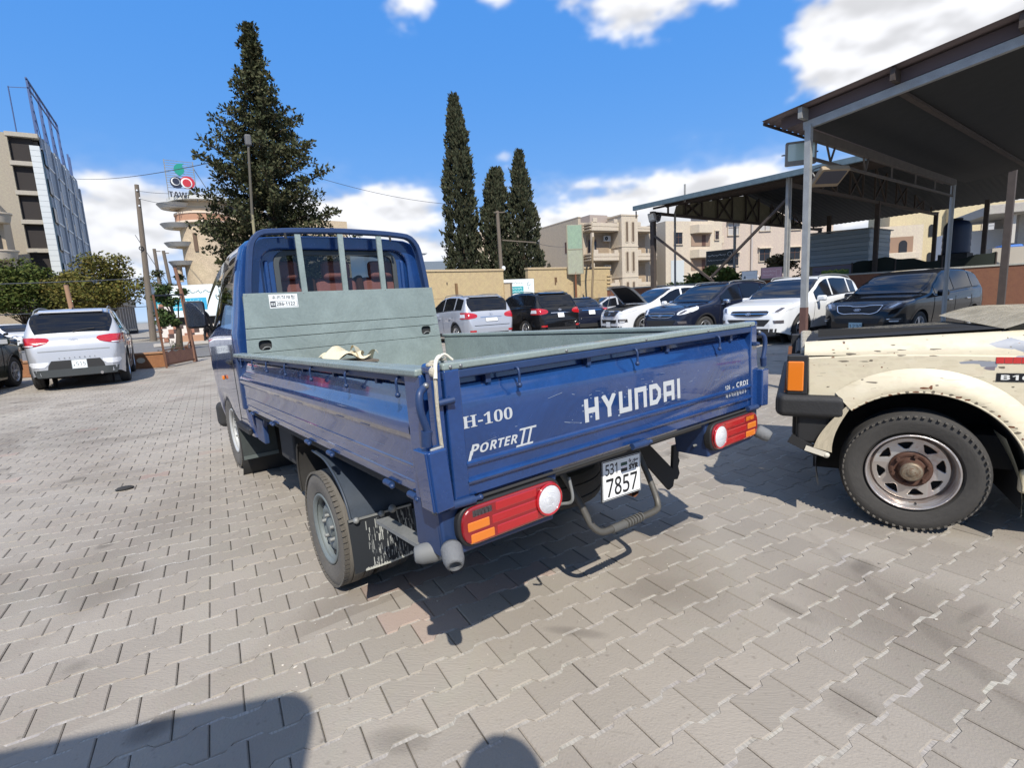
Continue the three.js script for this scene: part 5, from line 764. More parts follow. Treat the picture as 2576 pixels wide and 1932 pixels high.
  part('windscreen', [sheet(10, 6, (u, v) => { const z = (u * 2 - 1) * (0.68 - 0.08 * v); return [-0.93 - v * 0.30, 1.09 + v * 0.40, z]; })], M.glassDark, t); part('side_window', [ext([[-1.02, 1.10], [-1.22, 1.47], [-1.55, 1.47], [-1.55, 1.10]], 0.006, 0.002).rotateX(0.24).translate(0, 0.03, -1.04)], M.glassDark, t);
  part('cargo_bed', [ext([[-1.78, 0.42], [-1.78, 1.0], [-3.55, 1.0], [-3.55, 0.5], [-3.05, 0.5], [-2.98, 0.72], [-2.75, 0.80], [-2.5, 0.72], [-2.42, 0.42]], 0.04, 0.008).translate(0, 0, -0.80), bx(1.77, 0.5, 0.03, -2.66, 0.75, 0.79), bx(1.77, 0.04, 1.56, -2.66, 0.62, 0), bx(0.04, 0.5, 1.58, -3.53, 0.76, 0)], beige, t);
  part('right_side', [bx(1.06, 0.55, 0.03, 0.10, 0.68, 0.79), bx(1.0, 0.66, 0.03, -0.92, 0.70, 0.79)], beige, t); part('underbody', [bx(3.6, 0.18, 1.2, -1.5, 0.42, 0)], M.dark, t);
  // wheels: worn tyre, rusty chromed steel rim with eight triangular openings
  const rustChrome = canvasTex(512, 512, (c, W, H) => { const r = rngOf(3); c.fillStyle = '#cfcecd'; c.fillRect(0, 0, W, H); for (let i = 0; i < 900; i++) { c.fillStyle = `rgba(${100 + r() * 50},${62 + r() * 30},${40 + r() * 20},${0.03 + r() * 0.13})`; c.beginPath(); c.arc(r() * W, r() * H, 2 + r() * r() * 34, 0, 7); c.fill(); } });
  const rcm = std('#ffffff', 0.34, 0.75, { map: rustChrome, bumpMap: scuff, bumpScale: 0.001 }), rustDark = std([0.16, 0.085, 0.06], 0.8, 0.2, { map: rustChrome });
  const R = 0.33, wheel = (x, z, turn) => {
    const tg = tyreGeo(R, 0.205, 0.212, 64); tg.rotateY(-Math.PI / 2); const w = part('wheel', tg, std([0.055, 0.052, 0.049], 0.85, 0, { map: dustColor, bumpMap: scuff, bumpScale: 0.002 }), t); w.position.set(x, R - 0.004, z); w.rotation.y = turn; // outer face towards +z
    const lugs = []; for (let i = 0; i < 60; i++) { const g = new THREE.BoxGeometry(0.014, 0.006, 0.03); g.translate(0, R - 0.020, 0.0965); g.rotateZ(i / 60 * Math.PI * 2); lugs.push(g); } part('shoulder_tread', lugs, M.dustyRubber, w).userData.kind = 'stuff'; 
    const lip = new THREE.TorusGeometry(0.203, 0.006, 8, 60); lip.translate(0, 0, 0.086); const lathe = new THREE.LatheGeometry([[0.208, 0.084], [0.197, 0.082], [0.192, 0.06], [0.186, 0.02], [0.182, 0.0], [0.170, -0.006], [0.166, 0.000]].map((p) => new THREE.Vector2(...p)), 56); lathe.rotateX(Math.PI / 2);
    part('rim', [lip, lathe], rcm, w);
    const sh = new THREE.Shape(); sh.absarc(0, 0, 0.170, 0, Math.PI * 2); for (let i = 0; i < 8; i++) { const a = i / 8 * Math.PI * 2 + 0.2, h = new THREE.Path(), P = [[0.150, -0.034], [0.154, 0.0], [0.150, 0.034], [0.142, 0.038], [0.112, 0.010], [0.110, 0], [0.112, -0.010], [0.142, -0.038]]; P.forEach(([r, o], k) => { const x2 = Math.cos(a) * r - Math.sin(a) * o, y2 = Math.sin(a) * r + Math.cos(a) * o; k ? h.lineTo(x2, y2) : h.moveTo(x2, y2); }); sh.holes.push(h); }
    part('spoke_disc', [new THREE.ExtrudeGeometry(sh, { depth: 0.012, bevelEnabled: true, bevelThickness: 0.004, bevelSize: 0.003, bevelSegments: 2, curveSegments: 40 }).translate(0, 0, 0.0)], rcm, w);
    const hub = new THREE.LatheGeometry([[0.100, 0.012], [0.096, 0.030], [0.080, 0.034], [0.072, 0.026], [0.060, 0.026], [0.056, 0.055], [0.050, 0.075], [0.040, 0.080], [0.018, 0.080], [0.016, 0.086], [0, 0.087]].map((p) => new THREE.Vector2(...p)), 36); hub.rotateX(Math.PI / 2); part('hub', [hub], rustDark, w);
    const cap = new THREE.LatheGeometry([[0.053, 0.060], [0.050, 0.079], [0.040, 0.084], [0.020, 0.084], [0.018, 0.090], [0, 0.091]].map((p) => new THREE.Vector2(...p)), 30); cap.rotateX(Math.PI / 2); part('hub_cap', [cap], std([0.42, 0.36, 0.27], 0.55, 0.5, { map: rustChrome }), w);
    part('wheel_nut', Array.from({ length: 6 }, (_, i) => { const g = new THREE.CylinderGeometry(0.010, 0.011, 0.028, 6); g.rotateX(Math.PI / 2); const a = i / 6 * Math.PI * 2 + 0.3; return g.translate(Math.cos(a) * 0.080, Math.sin(a) * 0.080, 0.042); }), rustDark, w); part('valve', [rod([0.03, -0.185, 0.03], [0.03, -0.18, 0.06], 0.004)], M.black, w);
    const bk = new THREE.CircleGeometry(0.2, 30); part('brake', [bk.translate(0, 0, -0.03)], M.dark, w);
  };
  wheel(0.115, -0.715, Math.PI - 0.06); wheel(-2.73, -0.715, Math.PI); wheel(0.115, 0.715, -0.06); wheel(-2.73, 0.715, 0);
}
// ---------------------------------------------------------------- carports
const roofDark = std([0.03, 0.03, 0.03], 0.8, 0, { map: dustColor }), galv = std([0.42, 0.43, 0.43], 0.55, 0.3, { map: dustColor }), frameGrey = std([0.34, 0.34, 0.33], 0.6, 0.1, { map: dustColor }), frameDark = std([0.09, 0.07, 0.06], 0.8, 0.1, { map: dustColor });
function corrugated(w, d, pitch, amp, at) { // a ribbed sheet: w across the ribs, d along them; at(u across, v along) -> [x, y, z] of the flat sheet and ribs added to y
  const n = Math.round(w / pitch) * 4; return sheet(n, 6, (u, v) => { const p = at(u, v); return [p[0], p[1] + amp * Math.sin(u * n / 4 * Math.PI * 2), p[2]]; });
}
{
  // near carport: its low side runs along x at z = -3.45, its open front along z at x = 9.2; the roof rises towards +z
  const t = thing('carport', 'near carport with a pale front beam and dark sloping roof over the black car', 'carport', [5.42, 0.47, -1.815]); t.scale.setScalar(0.647); // its feet reach below the group to the ground
  const F0 = -0.727;
  const Y = (z) => 4.25 + 0.108 * z; // underside of the front beam, z from the corner
  part('roof_sheet', [corrugated(12, 13, 0.25, 0.018, (u, v) => { const z = -0.75 + v * 13; return [-0.35 + u * 12, Y(z) + 0.36, z]; })], std([0.20, 0.16, 0.16], 0.7, 0.2), t);
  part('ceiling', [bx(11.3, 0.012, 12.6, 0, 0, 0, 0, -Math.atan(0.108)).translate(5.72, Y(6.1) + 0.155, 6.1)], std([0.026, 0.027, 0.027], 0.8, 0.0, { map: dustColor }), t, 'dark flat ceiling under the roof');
  part('front_beam', [bar([0, Y(-0.1) + 0.07, -0.1], [0, Y(12) + 0.07, 12], 0.09, 0.14)], galv, t); part('gap_shade_strip', [bar([-0.02, Y(-0.5) + 0.25, -0.5], [-0.02, Y(12) + 0.25, 12], 0.03, 0.19)], std([0.11, 0.085, 0.09], 0.8), t);  // dark strip: shade of the gap under the roof edge, put into colour
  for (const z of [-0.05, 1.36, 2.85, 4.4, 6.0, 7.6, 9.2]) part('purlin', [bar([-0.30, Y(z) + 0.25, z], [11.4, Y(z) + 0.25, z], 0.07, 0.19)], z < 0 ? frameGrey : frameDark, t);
  part('eave_tip', [bar([-0.30, Y(-0.7) + 0.31, -0.72], [11.4, Y(-0.7) + 0.31, -0.72], 0.02, 0.05)], frameDark, t);
  part('ceiling_seam', [bar([0.2, Y(1.3) + 0.12, 1.3], [11.3, Y(1.3) + 0.12, 1.3], 0.10, 0.05)], frameDark, t);
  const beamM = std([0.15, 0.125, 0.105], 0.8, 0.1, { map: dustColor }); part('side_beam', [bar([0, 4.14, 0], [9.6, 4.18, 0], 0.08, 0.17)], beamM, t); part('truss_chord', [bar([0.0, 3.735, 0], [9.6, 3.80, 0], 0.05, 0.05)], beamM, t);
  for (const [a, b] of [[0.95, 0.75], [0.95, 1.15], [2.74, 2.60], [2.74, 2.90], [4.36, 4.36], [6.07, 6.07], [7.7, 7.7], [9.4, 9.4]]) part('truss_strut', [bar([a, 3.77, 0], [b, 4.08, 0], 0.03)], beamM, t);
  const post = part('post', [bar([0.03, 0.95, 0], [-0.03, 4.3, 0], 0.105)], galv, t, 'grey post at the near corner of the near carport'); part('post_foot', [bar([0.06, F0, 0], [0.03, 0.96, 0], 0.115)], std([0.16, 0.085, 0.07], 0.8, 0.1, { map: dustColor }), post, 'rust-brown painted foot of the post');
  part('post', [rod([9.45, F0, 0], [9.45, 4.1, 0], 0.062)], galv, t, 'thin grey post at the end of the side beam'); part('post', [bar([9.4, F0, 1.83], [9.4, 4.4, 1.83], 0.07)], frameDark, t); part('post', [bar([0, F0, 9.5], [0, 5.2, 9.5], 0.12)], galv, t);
}
function floodlight(label, [x, y, z], ry, rx, glass, body) {
  const t = thing('floodlight', label, 'floodlight', [x, y, z], ry, 'floodlights on the carports'); delete t.userData.group; t.rotation.order = 'YXZ'; t.rotation.x = rx;
  part('housing', [ext(rrect(0.54, 0.44, 0.03), 0.07, 0.008, 2).translate(0, 0, -0.08), ext(rrect(0.36, 0.28, 0.04), 0.10, 0.02, 2).translate(0, 0, -0.18)], body, t); part('glass', [ext(rrect(0.46, 0.31, 0.03), 0.006, 0.002).translate(0, 0.02, -0.002)], glass, t); part('bracket', [pipe([[-0.29, 0, -0.06], [-0.29, 0.02, -0.2], [0, 0.03, -0.28], [0.29, 0.02, -0.2], [0.29, 0, -0.06]], 0.014, 6)], frameGrey, t); return t;
}
{
  floodlight('floodlight with pale glass facing out at the top of the near carport post', [5.611, 3.013, -1.989], -0.98, 0.05, phys([0.50, 0.62, 0.55], 0.15, { clearcoat: 1 }), std([0.24, 0.22, 0.19], 0.6)).scale.setScalar(0.647);
  floodlight('tan floodlight tilted down below the first one on the carport post', [5.676, 2.644, -1.666], -0.6, 1.0, M.smoke, std([0.34, 0.26, 0.17], 0.6)).scale.setScalar(0.647);
  // far carport with a gable truss, eave along z at x = 18.6
  const t = thing('carport', 'far carport with blue-grey eave gutter and a triangular roof truss', 'carport', [18.6, 0, -14.5]);
  const L = 13.6, E = 5.36, RX = 9, RY = 6.75, RX2 = 18.4;
  for (const [x0, y0, x1, y1] of [[-0.25, E, RX, RY], [RX, RY, RX2, E]]) part('roof_slope', [corrugated(L, 10, 0.25, 0.015, (u, v) => [x0 + (x1 - x0) * v, y0 + (y1 - y0) * v, -0.5 + u * L])], std([0.022, 0.023, 0.025], 0.8), t);
  part('gutter', [rb(0.12, 0.20, L + 0.1, 0.01, -0.27, E + 0.02, L / 2 - 0.5)], std([0.13, 0.19, 0.23], 0.55, 0.2, { map: dustColor }), t); part('drain_spout', [rod([-0.2, E - 0.1, -0.45], [-0.2, E - 0.42, -0.45], 0.03)], frameDark, t);
  for (const z of [0, 6.2]) {
    part('truss_chord', [bar([0.3, 5.13, z], [RX2, 5.13, z], 0.12, 0.13)], frameDark, t);
    for (let i = 0; i < 12; i++) { const x = 1.6 + i * 1.42, top = (q) => (q < RX ? E + (RY - E) * q / RX : RY + (E - RY) * (q - RX) / (RX2 - RX)) - 0.06; if (x < RX2 - 0.8) { part('truss_strut', [bar([x, 5.18, z], [x, top(x), z], 0.07)], frameDark, t); const x2 = x + (i % 2 ? 1.42 : -1.42); if (x2 > 0.9) part('truss_strut', [bar([x, 5.18, z], [x2, top(x2), z], 0.06)], frameDark, t); } }
    if (z === 0) part('gable_sheet', [ext([[2.2, 5.18], [RX2 - 1.6, 5.18], [RX, RY - 0.12], [2.4, 5.62]], 0.02).translate(0, 0, -0.12)], std([0.24, 0.22, 0.15], 0.8, 0, { map: dustColor }), t, 'olive sheet behind the gable truss');
  }
  for (let i = 1; i < 9; i++) { const x = i * RX / 9; part('purlin', [bar([x, E + (RY - E) * x / RX - 0.07, -0.4], [x, E + (RY - E) * x / RX - 0.07, L - 0.6], 0.06, 0.09)], frameDark, t); }
  part('post', [bar([0.45, 0, 0], [0.45, 5.2, 0], 0.20)], frameDark, t, 'dark brown corner post of the far carport'); part('post', [bar([0.10, 0, 6.25], [0.10, 5.35, 6.25], 0.09), bar([0.30, 0, 6.25], [0.30, 5.35, 6.25], 0.09)], frameGrey, t, 'pale double post of the far carport'); part('post', [bar([0.2, 0, 12.3], [0.2, 5.3, 12.3], 0.16)], frameDark, t);
  for (const [x, z] of [[RX2 - 0.2, 0], [RX2 - 0.2, 6.2], [9.2, 6.2], [12, 3], [15, 9]]) part('post', [bar([x, 0, z], [x, 5.2, z], 0.18)], frameDark, t);
  part('brace', [bar([0.40, 4.10, 0.1], [0.30, 1.80, 3.2], 0.09)], frameDark, t); part('brace', [bar([0.20, 4.62, 6.2], [0.30, 2.0, 3.1], 0.09)], frameDark, t); part('roof_vent', [rod([0.6, E, 1.6], [0.6, E + 0.75, 1.6], 0.04)], frameGrey, t);
  floodlight('small floodlight at the left corner post of the far carport', [18.85, 4.92, -14.45], -1.9, 0.25, phys([0.6, 0.62, 0.6], 0.15, { clearcoat: 1 }), std([0.30, 0.28, 0.26], 0.6)).scale.setScalar(0.9);
  floodlight('dark floodlight on the other side of the far carport corner post', [19.3, 4.92, -14.3], 0.9, 0.25, M.smoke, std([0.08, 0.07, 0.07], 0.6)).scale.setScalar(0.9);
  const pl = thing('steel_pole', 'thin steel pole just right of the far carport corner post', 'pole', [20.6, 0, -14.4]); part('shaft', [rod([0, 0, 0], [0, 5.2, 0], 0.05)], frameGrey, pl);
}
// ---------------------------------------------------------------- walls round the lot
{
  const A = [20.4, -18.6], B = [26.4, -0.6], dir = Math.atan2(B[0] - A[0], B[1] - A[1]), len = Math.hypot(B[0] - A[0], B[1] - A[1]);
  const t = thing('boundary_wall', 'low red-brown boundary wall behind the row of parked cars', 'wall', [A[0], 0, A[1]], dir);
  part('wall_face', [bx(0.2, 1.78, len, 0, 0.89, len / 2)], std([0.235, 0.105, 0.062], 0.9, 0, { map: gritColor, bumpMap: grit, bumpScale: 0.005 }), t); part('coping', [rb(0.28, 0.07, len + 0.06, 0.01, 0, 1.815, len / 2)], std([0.42, 0.42, 0.38], 0.8, 0, { map: gritColor }), t);
  for (const d of [5.2, 9.9]) part('wall_crack', [bar([-0.102, 1.74, d], [-0.102, 0.9, d + 0.35], 0.006, 0.02)], M.dark, t);
  const yel = std([0.60, 0.465, 0.265], 0.92, 0, { map: gritColor, bumpMap: grit, bumpScale: 0.004 }), yel2 = std([0.60, 0.47, 0.29], 0.92, 0, { map: gritColor });
  const y1 = thing('yellow_wall', 'yellow plastered wall left of the gate, below the tallest cypress', 'wall', [9.0, 0, -20.62], -0.105);
  part('wall_face', [bx(5.3, 2.96, 0.25, 2.65, 1.48, 0)], yel, y1); part('coping', [rb(5.36, 0.10, 0.34, 0.012, 2.65, 3.0, 0)], yel2, y1); part('plaster_seam', [bx(5.3, 0.02, 0.01, 2.65, 1.72, 0.128)], std([0.40, 0.30, 0.18], 0.9), y1); part('wall_hole', [bx(0.05, 0.12, 0.01, 2.2, 2.4, 0.128)], M.dark, y1);
  part('gate_pier', [bx(0.35, 2.3, 0.35, 5.45, 1.15, 0.02)], yel2, y1);
  const y2 = thing('yellow_wall', 'taller cracked yellow wall right of the gate, below the blank billboard', 'wall', [15.75, 0, -19.92], -0.105);
  part('wall_face', [bx(5.6, 3.02, 0.25, 2.8, 1.51, 0)], yel, y2); part('coping', [rb(5.66, 0.10, 0.34, 0.012, 2.8, 3.05, 0)], yel2, y2); part('wall_hole', [bx(0.16, 0.26, 0.012, 1.75, 2.45, 0.128), bx(0.09, 0.14, 0.012, 1.72, 2.25, 0.128)], std([0.14, 0.08, 0.04], 0.9), y2);
  part('wall_crack', [...[[2.7, 2.2, 3.3, 2.32], [3.3, 2.32, 4.2, 2.42], [4.2, 2.42, 5.2, 2.36], [3.42, 2.2, 3.44, 1.6], [3.44, 1.6, 3.3, 1.5], [3.44, 1.6, 3.75, 1.75], [0.6, 1.9, 2.1, 1.93]].map(([a, b, c, d]) => bar([a, b, 0.128], [c, d, 0.128], 0.012, 0.014))], std([0.30, 0.22, 0.13], 0.9), y2); part('wall_crack', [...Array.from({ length: 12 }, (_, i) => bx(0.05 + (i % 3) * 0.03, 0.08 + (i % 4) * 0.04, 0.012, 1.2 + i * 0.32, 1.42 + (i % 2) * 0.1, 0.128))], std([0.42, 0.34, 0.22], 0.9), y2);
  part('end_ledge', [0, 1, 2, 3].map((i) => bx(0.35, 0.07, 0.32, 5.5, 2.0 + i * 0.2, 0.02)), yel2, y2);
  const gt = thing('lot_gate', 'dark sheet gate between the two yellow walls', 'gate', [14.45, 0, -20.15], -0.105); part('gate_leaf', [bx(0.62, 2.3, 0.05, -0.1, 1.15, 0.1)], std([0.10, 0.075, 0.06], 0.8), gt); part('gate_leaf', [bx(0.58, 2.3, 0.05, 0.52, 1.15, 0.1)], std([0.13, 0.10, 0.08], 0.8), gt); part('gate_frame', [bar([-0.42, 2.34, 0.1], [0.85, 2.34, 0.1], 0.06)], frameDark, gt);
  // low planter wall on the left
  const lw = thing('planter_wall', 'low orange-brown planter wall behind the silver car on the left', 'wall', [-7.0, 0, -19.25], -0.30);
  const ob = std([0.36, 0.165, 0.075], 0.92, 0, { map: gritColor, bumpMap: grit, bumpScale: 0.006 }); part('wall_face', [rb(6.95, 0.40, 0.22, 0.02, 3.45, 0.20, 0)], ob, lw); part('coping', [rb(6.98, 0.06, 0.28, 0.015, 3.45, 0.425, 0)], std([0.40, 0.22, 0.12], 0.9, 0, { map: gritColor }), lw); part('peeled_patch', [[6.3, 0.24, 0.22, 0.16], [5.6, 0.22, 0.12, 0.1], [4.4, 0.25, 0.14, 0.1], [6.05, 0.30, 0.10, 0.07]].map(([x, y, w, h]) => { const g = new THREE.CircleGeometry(0.5, 9); g.scale(w, h, 1); return g.translate(x, y, 0.1135); }), std([0.58, 0.50, 0.36], 0.9), lw);
}
// ---------------------------------------------------------------- signs, shack, tank
const scribble = (c, x, y, w, h, seed, col, lw) => { // unreadable small lettering, as in the photograph
  const r = rngOf(seed); c.strokeStyle = col; c.lineWidth = lw; c.lineCap = 'round'; let q = x; while (q < x + w) { const L = h * (0.5 + r() * 1.2); c.beginPath(); c.moveTo(q, y + h * 0.55); c.quadraticCurveTo(q + L * 0.3, y + h * (r() < 0.4 ? 0.0 : 0.5), q + L * 0.55, y + h * 0.6); c.quadraticCurveTo(q + L * 0.8, y + h * (0.6 + r() * 0.4), q + L, y + h * 0.5); c.stroke(); if (r() < 0.6) c.fillRect(q + L * 0.4, y + h * (r() < 0.5 ? 0.1 : 0.95), lw, lw); q += L + h * 0.2; }
};
function board(name, label, cat, pos, ry, w, h, draw, bw = 512) { const t = thing(name, label, cat, pos, ry); part('backing', [rb(w + 0.04, h + 0.04, 0.05, 0.008, 0, h / 2, -0.03)], frameGrey, t); const g = new THREE.PlaneGeometry(w, h); g.translate(0, h / 2, 0); part('print', g, std('#ffffff', 0.6, 0, { map: canvasTex(bw, Math.round(bw * h / w), draw) }), t); return t; }
{
  const b1 = board('shop_sign', 'white and turquoise sign on posts by the gate of the yellow wall', 'sign', [15.05, 1.72, -19.9], -0.35, 1.85, 0.80, (c, W, H) => { c.fillStyle = '#e4ebe8'; c.fillRect(0, 0, W, H); c.fillStyle = '#3f9fa4'; c.fillRect(W * 0.03, H * 0.44, W * 0.66, H * 0.44); c.fillStyle = '#4c666c'; scribble(c, W * 0.1, H * 0.12, W * 0.55, H * 0.2, 2, '#5d787c', 5); c.fillStyle = '#fff'; scribble(c, W * 0.08, H * 0.48, W * 0.54, H * 0.15, 3, '#ffffff', 4); scribble(c, W * 0.15, H * 0.68, W * 0.45, H * 0.13, 4, '#ffffff', 4); c.strokeStyle = '#2f5560'; c.lineWidth = 6; c.beginPath(); c.arc(W * 0.85, H * 0.32, H * 0.1, 0, 5); c.stroke(); c.beginPath(); c.moveTo(W * 0.85, H * 0.5); c.lineTo(W * 0.83, H * 0.62); c.stroke(); scribble(c, W * 0.81, H * 0.62, W * 0.09, H * 0.1, 5, '#2f5560', 3); });
  part('sign_post', [bar([-0.8, -1.7, -0.06], [-0.8, 0.8, -0.06], 0.06)], frameGrey, b1); part('sign_post', [bar([0.75, -1.7, -0.06], [0.75, 0.8, -0.06], 0.06)], frameGrey, b1);
  const bb = thing('billboard', 'tall blank faded green billboard on one pole before the apartments', 'billboard', [18.55, 2.72, -19.2], -0.55);
  part('panel', [rb(0.82, 2.55, 0.10, 0.01, 0, 1.28, 0)], std([0.40, 0.42, 0.32], 0.8, 0, { map: gritColor, bumpMap: grit, bumpScale: 0.003 }), bb); part('panel_frame', [bar([-0.42, 0, 0.04], [-0.42, 2.56, 0.04], 0.05), bar([0.42, 0, 0.04], [0.42, 2.56, 0.04], 0.05), bar([-0.42, 1.28, 0.05], [0.42, 1.28, 0.05], 0.03), bar([-0.42, 0.0, 0.04], [0.42, 0.0, 0.04], 0.05)], std([0.28, 0.25, 0.18], 0.8), bb); part('faded_print', [(() => { const g = new THREE.PlaneGeometry(0.76, 1.2); return g.translate(0, 1.92, 0.0535); })()], std([0.30, 0.42, 0.31], 0.8, 0, { map: gritColor }), bb); part('pole', [rod([0, -2.7, 0], [0, 0.1, 0], 0.055)], M.rust, bb);
  const ds = board('shop_sign', 'dark grey sign with two white lines of lettering, left of the V brace', 'sign', [26.4, 2.92, -15.5], -1.35, 1.55, 0.78, (c, W, H) => { c.fillStyle = '#3d3f3b'; c.fillRect(0, 0, W, H); c.fillStyle = '#ddd'; scribble(c, W * 0.06, H * 0.22, W * 0.6, H * 0.2, 11, '#e4e4df', 7); scribble(c, W * 0.06, H * 0.58, W * 0.8, H * 0.18, 12, '#cfcfca', 6); c.strokeStyle = '#e4e4df'; c.lineWidth = 7; c.beginPath(); c.arc(W * 0.84, H * 0.3, H * 0.14, 0, 7); c.stroke(); }); part('sign_post', [bar([0.78, -2.9, -0.05], [0.78, 2.0, -0.05], 0.12)], frameGrey, ds);
  board('wall_sign', 'pink sign leaning on top of the red-brown wall', 'sign', [20.9, 1.86, -10.05].map((v, i) => v + [1.35, 0, -0.45][i]), -1.0, 0.84, 0.46, (c, W, H) => { c.fillStyle = '#d8a9ae'; c.fillRect(0, 0, W, H); c.fillStyle = '#fff'; scribble(c, W * 0.08, H * 0.22, W * 0.5, H * 0.2, 21, '#fbeeee', 8); scribble(c, W * 0.08, H * 0.58, W * 0.5, H * 0.2, 22, '#fbeeee', 8); c.strokeStyle = '#f5dfe0'; c.lineWidth = 8; c.strokeRect(W * 0.72, H * 0.2, W * 0.2, H * 0.6); });
  board('wall_sign', 'white sign beside the pink one on the red-brown wall', 'sign', [20.3, 1.86, -10.6].map((v, i) => v + [1.35, 0, -0.6][i]), -1.0, 0.62, 0.36, (c, W, H) => { c.fillStyle = '#eef1f0'; c.fillRect(0, 0, W, H); scribble(c, W * 0.3, H * 0.4, W * 0.5, H * 0.15, 23, '#9aa8ae', 4); c.fillStyle = '#46555c'; c.beginPath(); c.moveTo(W * 0.08, H * 0.9); c.lineTo(W * 0.2, H * 0.5); c.lineTo(W * 0.26, H * 0.9); c.fill(); });
  // corrugated kiosk
  const k = thing('kiosk', 'kiosk with blue-grey corrugated upper walls and a green banner behind the wall', 'kiosk', [30.2, 0, -12.5]);
  part('lower_wall', [bx(2.9, 2.5, 3.1, 1.46, 1.25, 1.55)], std([0.38, 0.30, 0.19], 0.9, 0, { map: gritColor }), k);
  for (let i = 0; i < 8; i++) part('cladding_board', [rb(0.05, 0.215, 3.16, 0.02, -0.02 - 0.012 * (i % 2), 2.60 + i * 0.215, 1.55), rb(2.94, 0.215, 0.05, 0.02, 1.46, 2.60 + i * 0.215, 3.12 + 0.012 * (i % 2))], std(i % 2 ? [0.27, 0.33, 0.37] : [0.33, 0.39, 0.43], 0.5, 0.3), k);
  part('roof_sheet', [bx(3.2, 0.05, 3.4, 1.46, 4.28, 1.55, 0, 0.03)], galv, k);
  const bn = new THREE.PlaneGeometry(2.3, 0.75); bn.rotateY(-Math.PI / 2); bn.translate(-0.012, 2.08, 1.55); part('banner', bn, std('#ffffff', 0.7, 0, { map: canvasTex(512, 168, (c, W, H) => { c.fillStyle = '#8c8390'; c.fillRect(0, 0, W, H); c.fillStyle = '#6f8b45'; c.fillRect(W * 0.2, H * 0.3, W * 0.6, H * 0.45); c.fillStyle = '#ddd54e'; scribble(c, W * 0.22, H * 0.2, W * 0.5, H * 0.3, 31, '#c9cf55', 8); scribble(c, W * 0.05, H * 0.15, W * 0.14, H * 0.4, 32, '#4a3a44', 7); c.fillStyle = '#25304a'; c.fillRect(0, H * 0.78, W, H * 0.22); }) }), k);
  part('service_hatch', [bx(0.03, 0.7, 2.4, -0.016, 1.35, 1.55)], std([0.015, 0.02, 0.035], 0.4), k); part('downpipe', [pipe([[2.0, 2.4, 3.14], [2.1, 1.7, 3.14], [2.3, 1.2, 3.14]], 0.04, 6)], M.dark, k);
  const tf = thing('mesh_fence', 'dark green shade-net fence behind the wall under the far carport', 'fence', [27.6, 0, -9.2], 0.2); part('net', [sheet(24, 6, (u, v) => [u * 0.6 + 0.05 * Math.sin(u * 19), 2.15 * v * (1 + 0.0 * u) + v * (0.25 + 0.16 * Math.sin(u * 7) + 0.05 * Math.sin(u * 31)), u * 5.2])], std([0.016, 0.022, 0.017], 0.95), tf); for (const z of [0, 1.7, 3.4, 5.2]) part('fence_post', [rod([z * 0.115, 0, z], [z * 0.115, 2.45, z], 0.035)], frameDark, tf);
  const wt = thing('water_tank', 'tall dark blue water tank on a stand under the far carport', 'water tank', [31.4, 0, -6.1]); part('stand', [bx(1.1, 2.6, 1.1, 0, 1.3, 0)], M.dark, wt); part('tank_body', [new THREE.LatheGeometry([[0, 0], [0.52, 0], [0.55, 0.05], [0.53, 0.3], [0.55, 0.35], [0.53, 0.6], [0.55, 0.65], [0.53, 0.95], [0.55, 1.0], [0.53, 1.3], [0.42, 1.5], [0.2, 1.58], [0, 1.6]].map((p) => new THREE.Vector2(...p)), 28).translate(0, 2.6, 0)], phys([0.012, 0.022, 0.05], 0.5, {}), wt); part('lid', [new THREE.CylinderGeometry(0.2, 0.2, 0.08, 18).translate(0, 4.24, 0)], M.black, wt);
}
// ---------------------------------------------------------------- buildings
const cream = std([0.56, 0.47, 0.36], 0.92, 0, { map: gritColor, bumpMap: grit, bumpScale: 0.004 }), creamLight = std([0.66, 0.57, 0.45], 0.92, 0, { map: gritColor }), pinkish = std([0.60, 0.50, 0.42], 0.92, 0, { map: gritColor }), paneDark = phys([0.02, 0.018, 0.018], 0.08, {}), brownFrame = std([0.10, 0.05, 0.035], 0.7), concrete = std([0.42, 0.37, 0.29], 0.93, 0, { map: gritColor, bumpMap: grit, bumpScale: 0.006 });
// a window in the plane z = front of a building's own axes, with reveal, frame, panes and hood
function windowAt(b, x, y, w, h, z, o = {}) {
  const f = part('window', [bx(w + 0.16, 0.08, 0.14, x, y + h / 2 + 0.04, z + 0.05), bx(w + 0.2, 0.09, 0.16, x, y - h / 2 - 0.045, z + 0.06), bx(0.08, h, 0.10, x - w / 2 - 0.04, y, z + 0.03), bx(0.08, h, 0.10, x + w / 2 + 0.04, y, z + 0.03)], o.trim ?? creamLight, b);
  for (const s of [-1, 1]) part('pane', [bx(w / 2 - 0.02, h, 0.02, x + s * w / 4, y, z - 0.02 + 0.03)], o.shutter ?? paneDark, f); part('frame', [bx(0.05, h, 0.05, x, y, z + 0.03), bx(w, 0.05, 0.05, x, y + h * 0.1, z + 0.031)], o.frame ?? brownFrame, f);
  if (o.hood) part('hood', [ext([[0, 0], [0.45, -0.12], [0.45, -0.17], [0, -0.08]], w + 0.4).rotateY(-Math.PI / 2).translate(x + w / 2 + 0.2, y + h / 2 + 0.22, z)], creamLight, f); return f;
}
function airUnit(b, x, y, z) { const a = part('air_conditioner', [rb(0.8, 0.55, 0.3, 0.03, x, y, z)], std([0.55, 0.55, 0.52], 0.6), b); part('fan_grille', [new THREE.RingGeometry(0.04, 0.2, 20).translate(x - 0.14, y, z + 0.153)], M.dark, a); }
